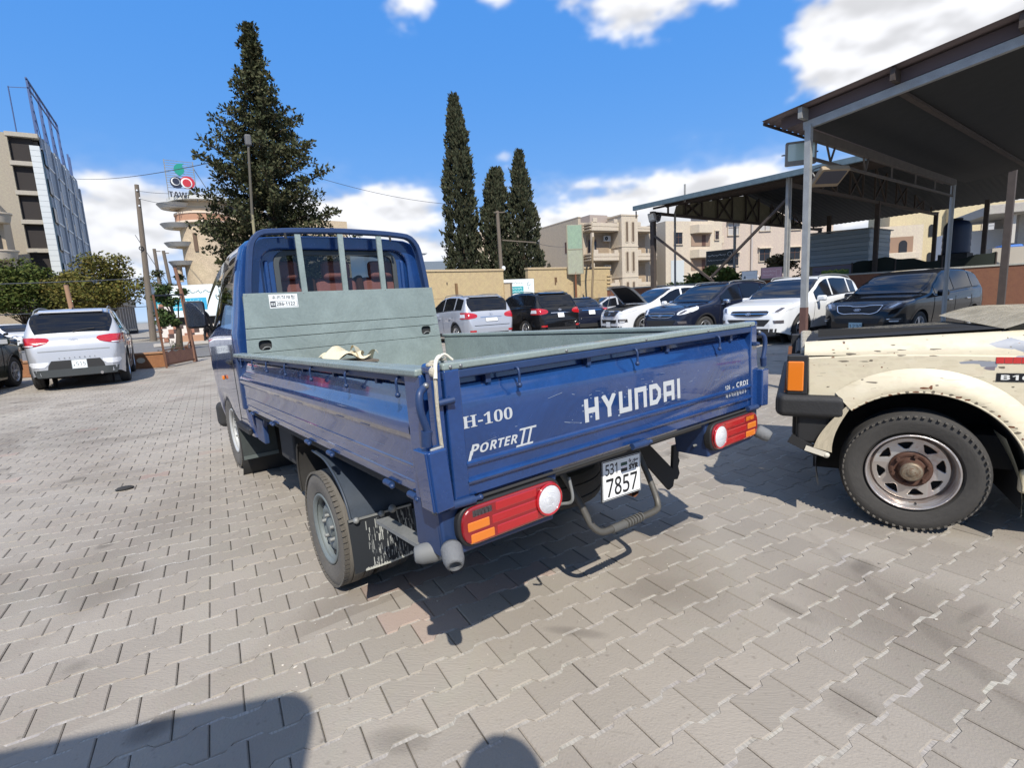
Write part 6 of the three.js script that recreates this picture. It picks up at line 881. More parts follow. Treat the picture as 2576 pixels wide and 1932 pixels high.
{
  // apartment house with the stair tower: x along its front, z towards the viewer
  const b = thing('apartment_building', 'cream three-storey apartment house with a slotted stair tower, right of the cypresses', 'building', [35.6, 0, -35.74], -0.18);
  part('wall', [bx(9.4, 7.9, 7.5, 4.7, 3.95, -4.25), bx(5.0, 8.9, 7.0, 2.6, 4.45, -4.55), bx(2.6, 0.9, 3.0, 4.2, 9.2, -3)], cream, b); part('side_wall', [bx(0.3, 9.2, 7.4, 0.0, 4.6, -3.75), bx(0.34, 0.1, 7.5, 0, 9.22, -3.75)], cream, b);
  for (const [x0, x1, slot] of [[0.9, 4.0, 0], [6.3, 8.9, 1]]) for (const [y, h, k] of [[7.85, slot ? 0.6 : 0.85, 0], [5.0, 0.80, 1], [2.1, 0.8, 2]]) {
    const w = x1 - x0, cx = (x0 + x1) / 2, bal = part('balcony', [bx(w, 0.16, 1.3, cx, y + 0.08, 0.15)], creamLight, b);
    part('parapet', [rb(w + 0.06, h * 0.42, 0.14, 0.02, cx, y + h * 0.25, 0.80), rb(w + 0.10, h * 0.40, 0.18, 0.02, cx, y + h * 0.70, 0.81), rb(0.16, h, 1.3, 0.02, x0, y + h / 2, 0.18), rb(0.16, h, 1.3, 0.02, x1, y + h / 2, 0.18)], creamLight, bal);
    if (k) part('pier', [rb(0.55, h * 0.45, 0.2, 0.03, x0 + 0.3, y + h * 1.1, 0.80), rb(0.5, h * 0.4, 0.2, 0.03, x1 - 0.3, y + h * 1.08, 0.80)], creamLight, bal);
    else part('pier', [rb(0.5, 0.4, 0.2, 0.03, x0 + 0.3, y + h + 0.15, 0.80), rb(0.4, 0.35, 0.2, 0.03, x1 - 0.3, y + h + 0.12, 0.80)], creamLight, bal);
    if (k === 0 || k === 1) for (let i = 0; i < 3; i++) part('corner_band', [bx(0.4, 0.10, 1.2, x0 - 0.12, y + 0.12 + i * 0.26, 0.2)], cream, bal);
  }
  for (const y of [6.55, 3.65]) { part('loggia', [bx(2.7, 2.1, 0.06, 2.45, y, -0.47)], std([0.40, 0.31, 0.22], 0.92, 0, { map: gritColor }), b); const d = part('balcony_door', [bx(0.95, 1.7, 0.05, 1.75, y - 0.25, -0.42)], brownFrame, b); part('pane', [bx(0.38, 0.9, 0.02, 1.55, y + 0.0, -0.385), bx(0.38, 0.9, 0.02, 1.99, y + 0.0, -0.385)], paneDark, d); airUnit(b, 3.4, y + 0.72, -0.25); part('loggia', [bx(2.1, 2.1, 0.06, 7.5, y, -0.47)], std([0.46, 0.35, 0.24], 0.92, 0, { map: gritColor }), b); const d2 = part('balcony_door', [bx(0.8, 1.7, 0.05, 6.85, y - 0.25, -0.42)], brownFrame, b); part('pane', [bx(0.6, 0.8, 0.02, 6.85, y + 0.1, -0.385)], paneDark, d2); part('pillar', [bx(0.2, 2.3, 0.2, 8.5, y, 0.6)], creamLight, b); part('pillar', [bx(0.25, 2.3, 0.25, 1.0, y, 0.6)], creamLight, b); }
  const tw = part('stair_tower', [bx(2.05, 9.3, 2.2, 5.15, 4.65, 0.1), rb(2.2, 0.16, 2.3, 0.02, 5.15, 9.36, 0.1), rb(2.15, 0.10, 2.25, 0.02, 5.15, 6.35, 0.12), rb(2.15, 0.10, 2.25, 0.02, 5.15, 3.35, 0.12)], creamLight, b);
  for (const y of [7.75, 4.85, 1.9]) for (const x of [4.78, 5.55]) { part('slot_window', [ext(rrect(0.26, 1.9, 0.12, x, y), 0.02, 0, 1).translate(0, 0, 1.19)], std([0.13, 0.09, 0.06], 0.8), tw); part('slot_frame', [(() => { const s = rrect(0.44, 2.1, 0.2, x, y); s.holes.push(rrect(0.26, 1.9, 0.12, x, y, THREE.Path)); return new THREE.ExtrudeGeometry(s, { depth: 0.05, bevelEnabled: false }); })().translate(0, 0, 1.19)], cream, tw); }
  for (const [z, y] of [[-2.2, 6.6], [-2.6, 4.0]]) part('side_window', [bx(0.04, 1.1, 0.5, -0.16, y, z)], brownFrame, b); part('drain_pipe', [rod([-0.2, 0.5, -0.8], [-0.2, 4.6, -0.8], 0.06), rod([-0.2, 4.9, -1.6], [-0.2, 8.4, -1.7], 0.05)], M.steelDull, b); part('drain_pipe', [rod([8.95, 0, 0.3], [8.95, 8.0, 0.3], 0.05)], M.steelDull, b);
  part('rooftop_room', [bx(2.2, 0.9, 2.5, 3.3, 9.3, -2.6)], std([0.36, 0.30, 0.26], 0.9), b);
  const lowb = thing('garden_wall', 'banded cream garden wall in front of the apartment house', 'wall', [41.6, 0, -33.4], -0.18); part('wall_face', [bx(3.4, 1.6, 0.3, 1.7, 0.8, 0), ...[0.5, 1.0, 1.5].map((y) => bx(3.45, 0.14, 0.4, 1.7, y, 0))], creamLight, lowb);
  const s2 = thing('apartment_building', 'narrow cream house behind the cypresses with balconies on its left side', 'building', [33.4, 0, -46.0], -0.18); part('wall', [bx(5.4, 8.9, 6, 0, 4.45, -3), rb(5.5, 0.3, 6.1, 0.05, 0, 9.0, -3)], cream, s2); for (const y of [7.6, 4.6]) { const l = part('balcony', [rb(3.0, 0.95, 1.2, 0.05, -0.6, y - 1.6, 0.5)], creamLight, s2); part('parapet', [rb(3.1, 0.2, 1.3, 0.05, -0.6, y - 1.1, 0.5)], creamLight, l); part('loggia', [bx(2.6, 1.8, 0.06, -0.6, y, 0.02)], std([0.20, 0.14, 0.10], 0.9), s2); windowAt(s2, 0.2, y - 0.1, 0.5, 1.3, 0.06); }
  const ll = part('lower_storey', [bx(4.5, 1.2, 0.1, -0.4, 4.6 - 1.9 - 0.8, 0.06)], std([0.26, 0.13, 0.08], 0.9), s2);
}
{
  const b = thing('apartment_building', 'cream house with stacked angular bay balconies, behind the far carport braces', 'building', [46.4, 0, -33.6], -0.3);
  part('wall', [bx(7.5, 9.1, 6, 3.6, 4.55, -3)], creamLight, b); windowAt(b, 1.45, 7.3, 1.0, 1.2, 0.02, { trim: creamLight }); part('pale_panel', [bx(1.7, 2.6, 0.05, 1.35, 3.7, 0.03)], std([0.50, 0.53, 0.52], 0.7), b);
  for (const y of [8.2, 5.6, 2.9]) { const o = [[0, 0], [0.5, 0.9], [2.2, 0.9], [2.9, 0]], bal = part('bay_balcony', [ext(o, 0.85, 0.02).rotateX(-Math.PI / 2).rotateX(Math.PI).rotateX(Math.PI / 2).rotateX(Math.PI / 2).rotateX(0).translate(3.0, y, 0.0)].map((g) => { const p = new THREE.Shape(o.map((q) => new THREE.Vector2(q[0], -q[1]))); const e = new THREE.ExtrudeGeometry(p, { depth: 0.85, bevelEnabled: true, bevelSize: 0.02, bevelThickness: 0.02, bevelSegments: 1 }); e.rotateX(-Math.PI / 2); return e.translate(3.0, y - 0.4, 0); }), creamLight, b); part('recess_shade_panel', [bx(2.5, 1.25, 0.06, 4.4, y - 1.1, 0.03)], std([0.30, 0.21, 0.15], 0.9), bal); part('balcony_door', [bx(0.5, 1.15, 0.08, 4.8, y - 1.15, 0.04)], brownFrame, bal); }  // flat brown panel, the shade of the recess put into its colour
  windowAt(b, 6.6, 7.6, 0.5, 0.9, 0.02); windowAt(b, 6.6, 4.9, 0.5, 0.9, 0.02);
  const c = thing('apartment_building', 'pinkish-white flat-fronted apartment house behind the V brace of the far carport', 'building', [54.6, 0, -32.2], -0.55);
  part('wall', [bx(14, 11.6, 7, 6.6, 5.8, -3.5)], pinkish, c); for (const y of [8.4, 5.0]) for (const x of [1.4, 5.2, 8.9]) windowAt(c, x, y + (x > 5 ? 0.35 : 0), 1.25, 1.35, 0.02, { hood: true, shutter: y > 8 && x < 6 ? std([0.40, 0.38, 0.36], 0.7) : undefined }); windowAt(c, 1.4, 2.2, 1.1, 1.3, 0.02, { hood: true }); part('drain_pipe', [rod([3.6, 0, 0.12], [3.6, 11, 0.12], 0.12)], std([0.45, 0.40, 0.36], 0.8), c); part('white_lower_wall', [bx(4.6, 3.1, 0.08, 2.2, 1.55, 0.04)], std([0.70, 0.68, 0.66], 0.9), c); part('arched_door', [(() => { const s = new THREE.Shape(); s.moveTo(-0.55, 0); s.lineTo(0.55, 0); s.lineTo(0.55, 1.5); s.absarc(0, 1.5, 0.55, 0, Math.PI); return new THREE.ExtrudeGeometry(s, { depth: 0.04, bevelEnabled: false }).translate(3.4, 1.0, 0.09); })()], std([0.30, 0.20, 0.14], 0.9), c);
  const lg = part('side_loggia', [bx(1.5, 9, 0.2, -0.7, 5.6, -0.4)], creamLight, c); for (const y of [8.6, 5.6]) { part('balcony', [rb(1.6, 0.8, 0.9, 0.03, -0.7, y - 1.4, 0.0)], creamLight, c); part('tall_window', [bx(0.5, 2.0, 0.06, -0.5, y + 0.2, -0.27)], brownFrame, lg); }
  const d = thing('apartment_building', 'yellowish apartment house with grey shutters seen under the far carport', 'building', [72.5, 0, -19.5], -0.95);
  part('wall', [bx(13, 9.6, 7, 4.5, 4.8, -3.5), bx(2.0, 9.4, 0.8, 4.4, 4.7, 0.3)], std([0.66, 0.56, 0.36], 0.92, 0, { map: gritColor }), d); for (const y of [7.0, 3.9]) { for (const x of [0.4, 2.1]) part('arched_window', [(() => { const s = new THREE.Shape(); s.moveTo(-0.25, -0.6); s.lineTo(0.25, -0.6); s.lineTo(0.25, 0.5); s.absarc(0, 0.5, 0.25, 0, Math.PI); return new THREE.ExtrudeGeometry(s, { depth: 0.05, bevelEnabled: false }).translate(x, y, 0.02); })()], paneDark, d); for (const x of [4.4, 7.4]) windowAt(d, x, y, 1.1, 1.4, x < 5 ? 0.72 : 0.02, { shutter: std([0.40, 0.40, 0.40], 0.7), frame: std([0.3, 0.3, 0.3], 0.7) }); }
  const e = thing('apartment_building', 'cream house with arched loggia windows left of the yellowish one', 'building', [64.6, 0, -24.2], -0.85); part('wall', [bx(9.5, 7.6, 6, 4.0, 3.8, -3)], creamLight, e); for (const y of [5.2, 2.3]) { part('recess_shade_panel', [bx(3.6, 1.8, 0.06, 6.0, y + 0.3, 0.02)], std([0.28, 0.18, 0.12], 0.9), e); for (const x of [5.0, 6.8]) part('arched_window', [(() => { const s = new THREE.Shape(); s.moveTo(-0.4, -0.5); s.lineTo(0.4, -0.5); s.lineTo(0.4, 0.4); s.absarc(0, 0.4, 0.4, 0, Math.PI); return new THREE.ExtrudeGeometry(s, { depth: 0.05, bevelEnabled: false }).translate(x, y, 0.06); })()], paneDark, e); part('balcony', [rb(4.2, 0.7, 0.9, 0.05, 6.0, y - 0.9, 0.4)], creamLight, e); windowAt(e, 1.6, y, 1.0, 1.2, 0.02); }  // recess shade here is the brown of a flat panel
  // unfinished concrete house on the right with a slab roof
  const g = thing('concrete_house', 'grey unfinished house with an overhanging slab roof at the right edge', 'building', [43.8, 0, -7.6], -1.1);
  part('slab', [rb(9, 0.55, 7, 0.03, 4.4, 5.55, -2.2)], std([0.50, 0.47, 0.42], 0.92, 0, { map: gritColor }), g); part('wall', [bx(7.2, 4.4, 4, 5.6, 3.1, -2.6)], std([0.44, 0.42, 0.39], 0.92, 0, { map: gritColor }), g); part('column', [bx(0.4, 5.2, 0.4, 1.2, 2.6, 0.6)], std([0.5, 0.47, 0.42], 0.9), g); part('white_annex', [bx(3.0, 4.5, 3, 0.6, 2.4, -4.5)], std([0.7, 0.69, 0.66], 0.9), g);
  const g2 = thing('low_house', 'low pale house with a parapet in front of the grey slab house', 'building', [37.6, 0, -6.6], -1.15); part('wall', [bx(7, 1.9, 4, 2.6, 0.95, -2)], std([0.56, 0.51, 0.40], 0.92, 0, { map: gritColor }), g2); part('roof_edge', [rb(7.1, 0.14, 4.1, 0.02, 2.6, 1.95, -2)], std([0.40, 0.37, 0.31], 0.9), g2); part('rooftop_box', [bx(1.4, 1.0, 1.2, 1.5, 2.5, -0.9)], std([0.44, 0.40, 0.34], 0.9), g2);
  const bt = thing('water_tank', 'bright blue water tank on the roof of the low pale house', 'water tank', [39.9, 2.02, -5.6], 0.4); part('tank_body', [rb(1.15, 1.15, 1.0, 0.12, 0, 0.58, 0, 0, 0, 0, 3)], phys([0.03, 0.14, 0.45], 0.5, {}), bt); part('lid', [new THREE.CylinderGeometry(0.22, 0.22, 0.1, 16).translate(0, 1.2, 0)], M.black, bt);
  const h = thing('low_house', 'small blue-grey house beyond the yellow wall, right of the truck cab', 'building', [28.6, 0, -53.2], -0.3); part('wall', [bx(5, 5.4, 5, 0, 2.7, -2.5)], std([0.42, 0.43, 0.42], 0.9), h); part('roof', [ext([[-2.9, 5.4], [-2.0, 6.6], [2.4, 6.6], [2.9, 5.4]], 5.4).translate(0, 0, -5.2)], std([0.16, 0.20, 0.25], 0.8), h); part('door', [bx(1.2, 1.6, 0.06, 0.5, 5.0 - 0.4, 0.04)], std([0.18, 0.07, 0.06], 0.8), h); part('rooftop_slab', [rb(3.2, 0.16, 1.6, 0.03, -1.6, 7.7, -2), rod([-0.8, 6.6, -2], [-0.8, 8.4, -2], 0.08), rod([-2.4, 6.6, -2], [-2.4, 7.7, -2], 0.06)], std([0.5, 0.5, 0.48], 0.9), h);
}
{
  // concrete high-rise on the left: front faces us, the panelled side runs away to the right of it
  const b = thing('high_rise', 'tall unfinished concrete block with blue-grey panelled side at the far left', 'building', [-5.35, 0, -78.7], -0.100);
  const FH = 3.13, N = 7, Hh = 22.5; // x towards the right, z towards us; the corner stands at the origin
  part('wall', [bx(13.0, Hh, 24.4, -9.1, Hh / 2, -12.3)], concrete, b); part('core', [bx(2.55, Hh - 0.5, 23.4, -1.5, Hh / 2 - 0.25, -12.6)], std([0.10, 0.085, 0.075], 0.9), b);
  for (let i = 0; i <= N; i++) part('floor_slab', [bx(2.75, 0.45, 24.4, -1.38, Hh - i * FH + (i ? 0 : -0.1), -12.2)], std([0.48, 0.44, 0.37], 0.92, 0, { map: gritColor }), b);
  for (let i = 0; i < N; i++) part('loggia', [bx(1.9, FH - 0.6, 0.1, -1.6, Hh - (i + 0.5) * FH, -0.6)], std([0.035, 0.03, 0.028], 0.95), b);
  part('corner_column', [bx(0.85, Hh - 1.2, 0.5, -0.42, Hh / 2 - 0.6, -0.1)], std([0.55, 0.58, 0.58], 0.85), b); part('column_joint', Array.from({ length: 34 }, (_, i) => bx(0.87, 0.03, 0.01, -0.42, 1 + i * 0.6, 0.155)), std([0.3, 0.32, 0.33], 0.9), b);
  const pA = std([0.25, 0.29, 0.34], 0.6, 0.1, { map: gritColor }), pB = std([0.33, 0.37, 0.42], 0.6, 0.1, { map: gritColor }), trimM = std([0.68, 0.70, 0.70], 0.7), slit = std([0.06, 0.13, 0.15], 0.5);
  for (let c = 0; c < 4; c++) { const z0 = -0.3 - c * 5.95; part('glass_strip', [bx(0.12, Hh - 1.6, 0.5, 0.0, Hh / 2 - 0.8, z0 - 0.2)], slit, b);
    part('pilaster', [bx(0.5, Hh - 0.6 - c * 0.2, 0.7, 0.05, Hh / 2 - 0.3, z0 - 5.6)], pB, b);
    for (let f = 0; f < N; f++) { const y = Hh - (f + 0.5) * FH - 0.3, p = part('wall_panel', [bx(0.16, FH - 0.15, 3.2, 0.06, y + 0.6, z0 - 3.6)], (f + c) % 2 ? pA : pB, b); part('window', [bx(0.10, 1.6, 1.7, 0.13, y - 0.3, z0 - 1.25)], std([0.012, 0.013, 0.016], 0.3), b); part('panel_trim', [bx(0.10, FH * 0.85, 0.22, 0.16, y + 0.3, z0 - 2.05), bx(0.10, 0.16, 3.2, 0.16, y - 0.95, z0 - 3.6)], trimM, p); part('spandrel', [bx(0.12, 1.2, 1.6, 0.03, y + 1.15, z0 - 1.25)], pA, p); }
  }
  part('plinth', [bx(3.2, 3.2, 24, -1.2, 1.6, -12)], std([0.35, 0.31, 0.26], 0.9), b); part('rooftop_room', [bx(2.6, 1.2, 3, -5.4, Hh + 0.6, -3)], concrete, b);
  const lat = std([0.06, 0.10, 0.22], 0.6, 0.3), lt = part('sign_lattice', [bar([-0.2, Hh + 6.1, -0.6], [-0.2, Hh + 5.9, -16], 0.16), bar([-0.2, Hh + 5.2, -0.6], [-0.2, Hh + 5.0, -16], 0.12)], lat, b, 'blue steel sign frame on the roof edge');
  for (const z of [-0.8, -5.6, -10.6, -15.6]) { part('lattice_post', [bar([-0.2, Hh, z], [-0.2, Hh + 6.1, z], 0.16)], lat, lt); part('lattice_post', [bar([-0.2, Hh, z - 0.9], [-0.2, Hh + 6.0, z - 0.9], 0.14)], lat, lt); part('lattice_brace', [bar([-0.2, Hh, z - 2.6], [-0.2, Hh + 3.8, z - 0.9], 0.09)], lat, lt); for (let k = 0; k < 6; k++) part('lattice_rung', [bar([-0.2, Hh + 0.5 + k, z], [-0.2, Hh + 1.1 + k, z - 0.9], 0.06)], lat, lt); }
  for (let k = 0; k < 14; k++) part('lattice_rung', [bar([-0.2, Hh + 5.2, -1.2 - k * 1.05], [-0.2, Hh + 6.0, -1.7 - k * 1.05], 0.06)], lat, lt); part('lattice_post', [bar([-0.2, Hh - 0.4, -21.2], [-0.2, Hh + 3.4, -21.2], 0.2)], lat, lt); part('lattice_post', [bar([-0.2, Hh - 0.4, -22.4], [-0.2, Hh + 3.3, -22.4], 0.2)], lat, lt); part('roof_mast', [rod([-1.9, Hh, -1.2], [-1.9, Hh + 5.2, -1.2], 0.06), bar([-1.9, Hh + 5.1, -1.2], [-0.2, Hh + 5.2, -1.0], 0.06)], lat, b);
  // a lower house in front of its foot, with rounded balconies
  const q = thing('apartment_building', 'old cream house with rounded balconies at the left edge before the high-rise', 'building', [-10.6, 0, -70], 0); part('wall', [bx(5.0, 13.4, 6, -0.6, 6.7, -3)], std([0.45, 0.37, 0.27], 0.92, 0, { map: gritColor }), q); for (const y of [8.4, 11.9]) { const l = part('balcony', [(() => { const g = new THREE.CylinderGeometry(1.15, 0.95, 0.8, 20); return g.translate(1.55, y, 0.3); })()], std([0.48, 0.43, 0.35], 0.9, 0, { map: gritColor }), q); part('rail_cap', [new THREE.CylinderGeometry(1.22, 1.22, 0.12, 20).translate(1.55, y + 0.45, 0.3)], creamLight, l); part('doorway', [bx(1.0, 1.6, 0.08, 1.1, y + 1.2, 0.02)], M.dark, q); }
  // arcade at the foot of the high-rise
  const ar = thing('arcade', 'low arcade with square columns at the foot of the high-rise', 'building', [-5.6, 0, -76.5], -0.117); part('roof_slab', [bx(4.2, 1.1, 26, 2.3, 4.3, -13)], std([0.36, 0.31, 0.24], 0.9, 0, { map: gritColor }), ar); part('back_wall', [bx(0.3, 4, 26, 0.9, 2, -13)], std([0.10, 0.06, 0.05], 0.9), ar); for (let i = 0; i < 9; i++) part('column', [bx(0.55, 3.8, 0.55, 4.0, 1.9, -0.5 - i * 3)], std([0.42, 0.36, 0.3], 0.9), ar);
}
{
  // round corner house with disc balconies and the roof sign
  const b = thing('round_house', 'cream round corner house with disc balconies, left of the big conifer', 'building', [6.15, 0, -52.3], 0);
  const cyl = (r, y0, y1, n = 40) => { const g = new THREE.CylinderGeometry(r, r, y1 - y0, n); return g.translate(0, (y0 + y1) / 2, 0); };
  const sand = std([0.62, 0.50, 0.35], 0.92, 0, { map: gritColor });
  part('wall', [cyl(2.05, 0, 9.6), bx(11, 10.2, 6, 6.6, 5.1, -1.5)], sand, b); part('terracotta_band', [cyl(2.28, 9.6, 10.15)], std([0.44, 0.24, 0.15], 0.9), b); part('band_moulding', [cyl(2.34, 9.42, 9.6), cyl(2.34, 10.15, 10.3)], std([0.66, 0.54, 0.42], 0.9), b); part('upper_drum', [cyl(2.0, 10.3, 11.2), bx(4, 1.2, 4, 2.6, 10.8, -1)], sand, b); part('roof_slab', [cyl(2.7, 11.2, 11.5)], std([0.55, 0.55, 0.52], 0.9), b);
  for (const [y, r] of [[10.85, 1.55], [9.25, 1.5], [7.7, 1.4], [6.15, 1.3]]) { const d = part('disc_balcony', [(() => { const g = new THREE.CylinderGeometry(r, r * 0.82, 0.34, 28); return g.translate(-1.95, y, 0.1); })()], std([0.52, 0.50, 0.46], 0.9), b); part('balcony_floor', [new THREE.CylinderGeometry(r * 0.5, r * 0.5, 0.1, 20).translate(-1.8, y - 0.2, 0.1)], sand, d); }
  part('upper_window', [bx(1.5, 0.9, 0.1, 2.2, 10.85, 1.6)], M.dark, b); part('balcony_column', [rod([-2.5, 4.6, 0.3], [-2.5, 6.1, 0.3], 0.2)], sand, b); part('slot_window', [bx(0.3, 1.5, 0.1, -1.2, 7.8, 1.72, -0.6)], std([0.14, 0.09, 0.06], 0.9), b);
  const s = thing('roof_sign', 'roof sign with coloured round emblem and dark lettering on the round house', 'sign', [4.4, 11.05, -50.0], 0.0);
  part('rail', Array.from({ length: 12 }, (_, i) => bar([-0.95, 0.95 + i * 0.19, 0], [1.05, 0.95 + i * 0.19, 0], 0.035)), M.steelDull, s); part('post', [bar([-0.95, 0, 0], [-0.95, 3.1, 0], 0.06)], M.steelDull, s); part('post', [bar([1.05, 0, 0], [1.05, 3.1, 0], 0.06)], M.steelDull, s); part('stay', [bar([1.05, 2.6, 0], [2.1, 1.0, -1.0], 0.04)], M.steelDull, s);
  const disc = (r, x, y, z, m, nm) => part(nm, [(() => { const g = new THREE.CylinderGeometry(r, r, 0.06, 30); g.rotateX(Math.PI / 2); return g.translate(x, y, z); })()], m, s);
  const navy = std([0.02, 0.025, 0.05], 0.5), redM = std([0.5, 0.03, 0.045], 0.5), tealM = std([0.01, 0.27, 0.20], 0.5);
  disc(0.46, -0.28, 1.36, 0.06, navy, 'blue_disc'); disc(0.31, -0.36, 1.42, 0.10, M.white, 'white_ring'); disc(0.24, -0.33, 1.44, 0.14, navy, 'blue_disc'); disc(0.50, 0.50, 1.42, 0.07, redM, 'red_disc'); disc(0.40, 0.40, 1.36, 0.11, M.white, 'white_ring'); disc(0.30, 0.42, 1.36, 0.15, redM, 'red_disc');
  part('green_leaf', [(() => { const q = new THREE.Shape(); q.moveTo(-0.1, 1.95); q.bezierCurveTo(-0.5, 2.2, -0.4, 2.75, 0.05, 2.85); q.lineTo(0.42, 2.88); q.bezierCurveTo(0.2, 2.72, 0.22, 2.62, 0.34, 2.52); q.bezierCurveTo(0.45, 2.2, 0.2, 1.98, 0.0, 1.9); return new THREE.ExtrudeGeometry(q, { depth: 0.06, bevelEnabled: false }); })().translate(0, 0, 0.05)], tealM, s);
  const tp2 = new THREE.PlaneGeometry(2.1, 0.62); tp2.translate(0.08, 0.42, 0.06); part('lettering', tp2, new THREE.MeshStandardMaterial({ color: 0x1c1e26, roughness: 0.6, alphaTest: 0.5, map: canvasTex(512, 152, (c, W, H) => { c.clearRect(0, 0, W, H); c.fillStyle = '#fff'; c.font = 'bold 150px sans-serif'; c.save(); c.translate(6, 132); c.scale((W - 12) / c.measureText('TAWAR').width, 1); c.fillText('TAWAR', 0, 0); c.restore(); }) }), s);
  // shop block with the white and turquoise fascia
  const k = thing('shop_block', 'white shop front with turquoise fascia sign below the round house', 'building', [0.75, 0, -43.4], -0.62);
  part('fascia', [bx(6.2, 2.2, 0.5, 3.0, 2.65, -0.25), bx(6.0, 1.0, 3, 3.0, 3.3, -2.2)], std([0.70, 0.72, 0.70], 0.8), k); part('shop_opening', [bx(6.0, 1.6, 0.3, 3.0, 0.8, -0.6)], std([0.05, 0.045, 0.04], 0.9), k);
  const fp = new THREE.PlaneGeometry(5.6, 2.0); fp.translate(2.9, 2.65, 0.004); part('fascia_print', fp, std('#ffffff', 0.6, 0, { map: canvasTex(896, 320, (c, W, H) => { c.fillStyle = '#e2e9e6'; c.fillRect(0, 0, W, H); const g = c.createLinearGradient(0, 0, W * 0.7, 0); g.addColorStop(0, '#2f9fae'); g.addColorStop(1, '#3fa9d0'); c.fillStyle = g; c.fillRect(0, H * 0.40, W * 0.68, H * 0.42); c.fillStyle = '#3d6a72'; scribble(c, W * 0.03, H * 0.10, W * 0.64, H * 0.2, 41, '#35626a', 7); c.fillStyle = '#fff'; scribble(c, W * 0.14, H * 0.44, W * 0.48, H * 0.13, 42, '#e8fbff', 6); scribble(c, W * 0.08, H * 0.63, W * 0.5, H * 0.12, 43, '#e8fbff', 6); c.strokeStyle = '#275c66'; c.lineWidth = 9; c.beginPath(); c.arc(W * 0.85, H * 0.38, H * 0.13, -0.4, 3.6); c.stroke(); c.fillStyle = '#275c66'; c.beginPath(); c.arc(W * 0.85, H * 0.36, H * 0.05, 0, 7); c.fill(); c.fillRect(W * 0.845, H * 0.12, W * 0.012, H * 0.16); scribble(c, W * 0.81, H * 0.66, W * 0.1, H * 0.1, 44, '#275c66', 5); }) }), k);
  const mosaic = tex(128, 128, (u, v) => { const i = Math.floor(u * 4), j = Math.floor(v * 4), q = (i * 7 + j * 5) % 4; return q === 0 ? [0.30, 0.24, 0.22] : q === 1 ? [0.62, 0.44, 0.36] : [0.86, 0.83, 0.79]; }, true);
  const mm = std('#ffffff', 0.5, 0, { map: mosaic }); const mo = thing('mosaic_wall', 'low wall faced with chequered brown and white tiles across the street', 'wall', [0.95, 0, -33.3], -0.3); part('tiled_face', [bx(2.6, 0.85, 0.3, 1.2, 0.62, 0)], mm, mo); part('tiled_pier', [bx(0.6, 2.3, 0.4, -0.35, 1.15, -1.2)], mm, mo); part('planter_box', [rb(1.3, 0.5, 0.4, 0.02, 1.1, 0.25, 0.5)], std([0.42, 0.24, 0.15], 0.9), mo); part('kerb_edge', [bx(4.4, 0.16, 0.4, 1.6, 0.08, 0.9)], std([0.45, 0.42, 0.38], 0.9), mo);
  const kb = thing('kerb', 'pale concrete kerb along the far side of the street', 'kerb', [-30, 0, -42.5], 0.11); part('kerb_stone', [bx(70, 0.16, 0.3, 35, 0.06, 0)], std([0.42, 0.40, 0.36], 0.9, 0, { map: gritColor }), kb);
}
// ---------------------------------------------------------------- trees and plants
// a soup of small leaf cards: add(x, y, z, dx, dy, dz, length, width, shade)
function Leaves() {
  const pos = [], nor = [], col = [];
  return {
    add(x, y, z, dx, dy, dz, L, w, k, kr = 1, rnd) { // a bent leaf: two triangles along (dx, dy, dz)
      let sx = dy * rnd() - dz * (rnd() - 0.5), sy = dz * rnd() - dx * (rnd() - 0.5), sz = dx * (rnd() - 0.5) - dy * (rnd() - 0.5); let dl = dx * sx + dy * sy + dz * sz; sx -= dl * dx; sy -= dl * dy; sz -= dl * dz; const q = Math.hypot(sx, sy, sz) || 1; sx *= w / q; sy *= w / q; sz *= w / q;
      const mx = x + dx * L * 0.5, my = y + dy * L * 0.5, mz = z + dz * L * 0.5, ex = x + dx * L, ey = y + dy * L - L * 0.08, ez = z + dz * L;
      const P = [[x, y, z], [mx + sx, my + sy, mz + sz], [ex, ey, ez], [x, y, z], [ex, ey, ez], [mx - sx, my - sy, mz - sz]];
      for (const p of P) { pos.push(...p); col.push(k * kr, k, k * 0.9); }
    },
    get n() { return pos.length / 9; },
    geo() { const g = new THREE.BufferGeometry(); g.setAttribute('position', new THREE.Float32BufferAttribute(pos, 3)); g.setAttribute('color', new THREE.Float32BufferAttribute(col, 3)); g.computeVertexNormals(); return g; },
  };
}
const leafMat = (r, g, b) => phys([r, g, b], 0.75, { vertexColors: true, transmission: 0.0, side: THREE.DoubleSide, specularIntensity: 0.3 });
const bark = std([0.11, 0.08, 0.055], 0.95, 0, { map: gritColor, bumpMap: grit, bumpScale: 0.01 });
const prof = (P, h) => { for (let i = 1; i < P.length; i++) if (h <= P[i][0]) { const t = (h - P[i - 1][0]) / (P[i][0] - P[i - 1][0]); return P[i - 1][1] + (P[i][1] - P[i - 1][1]) * t; } return P[P.length - 1][1]; };
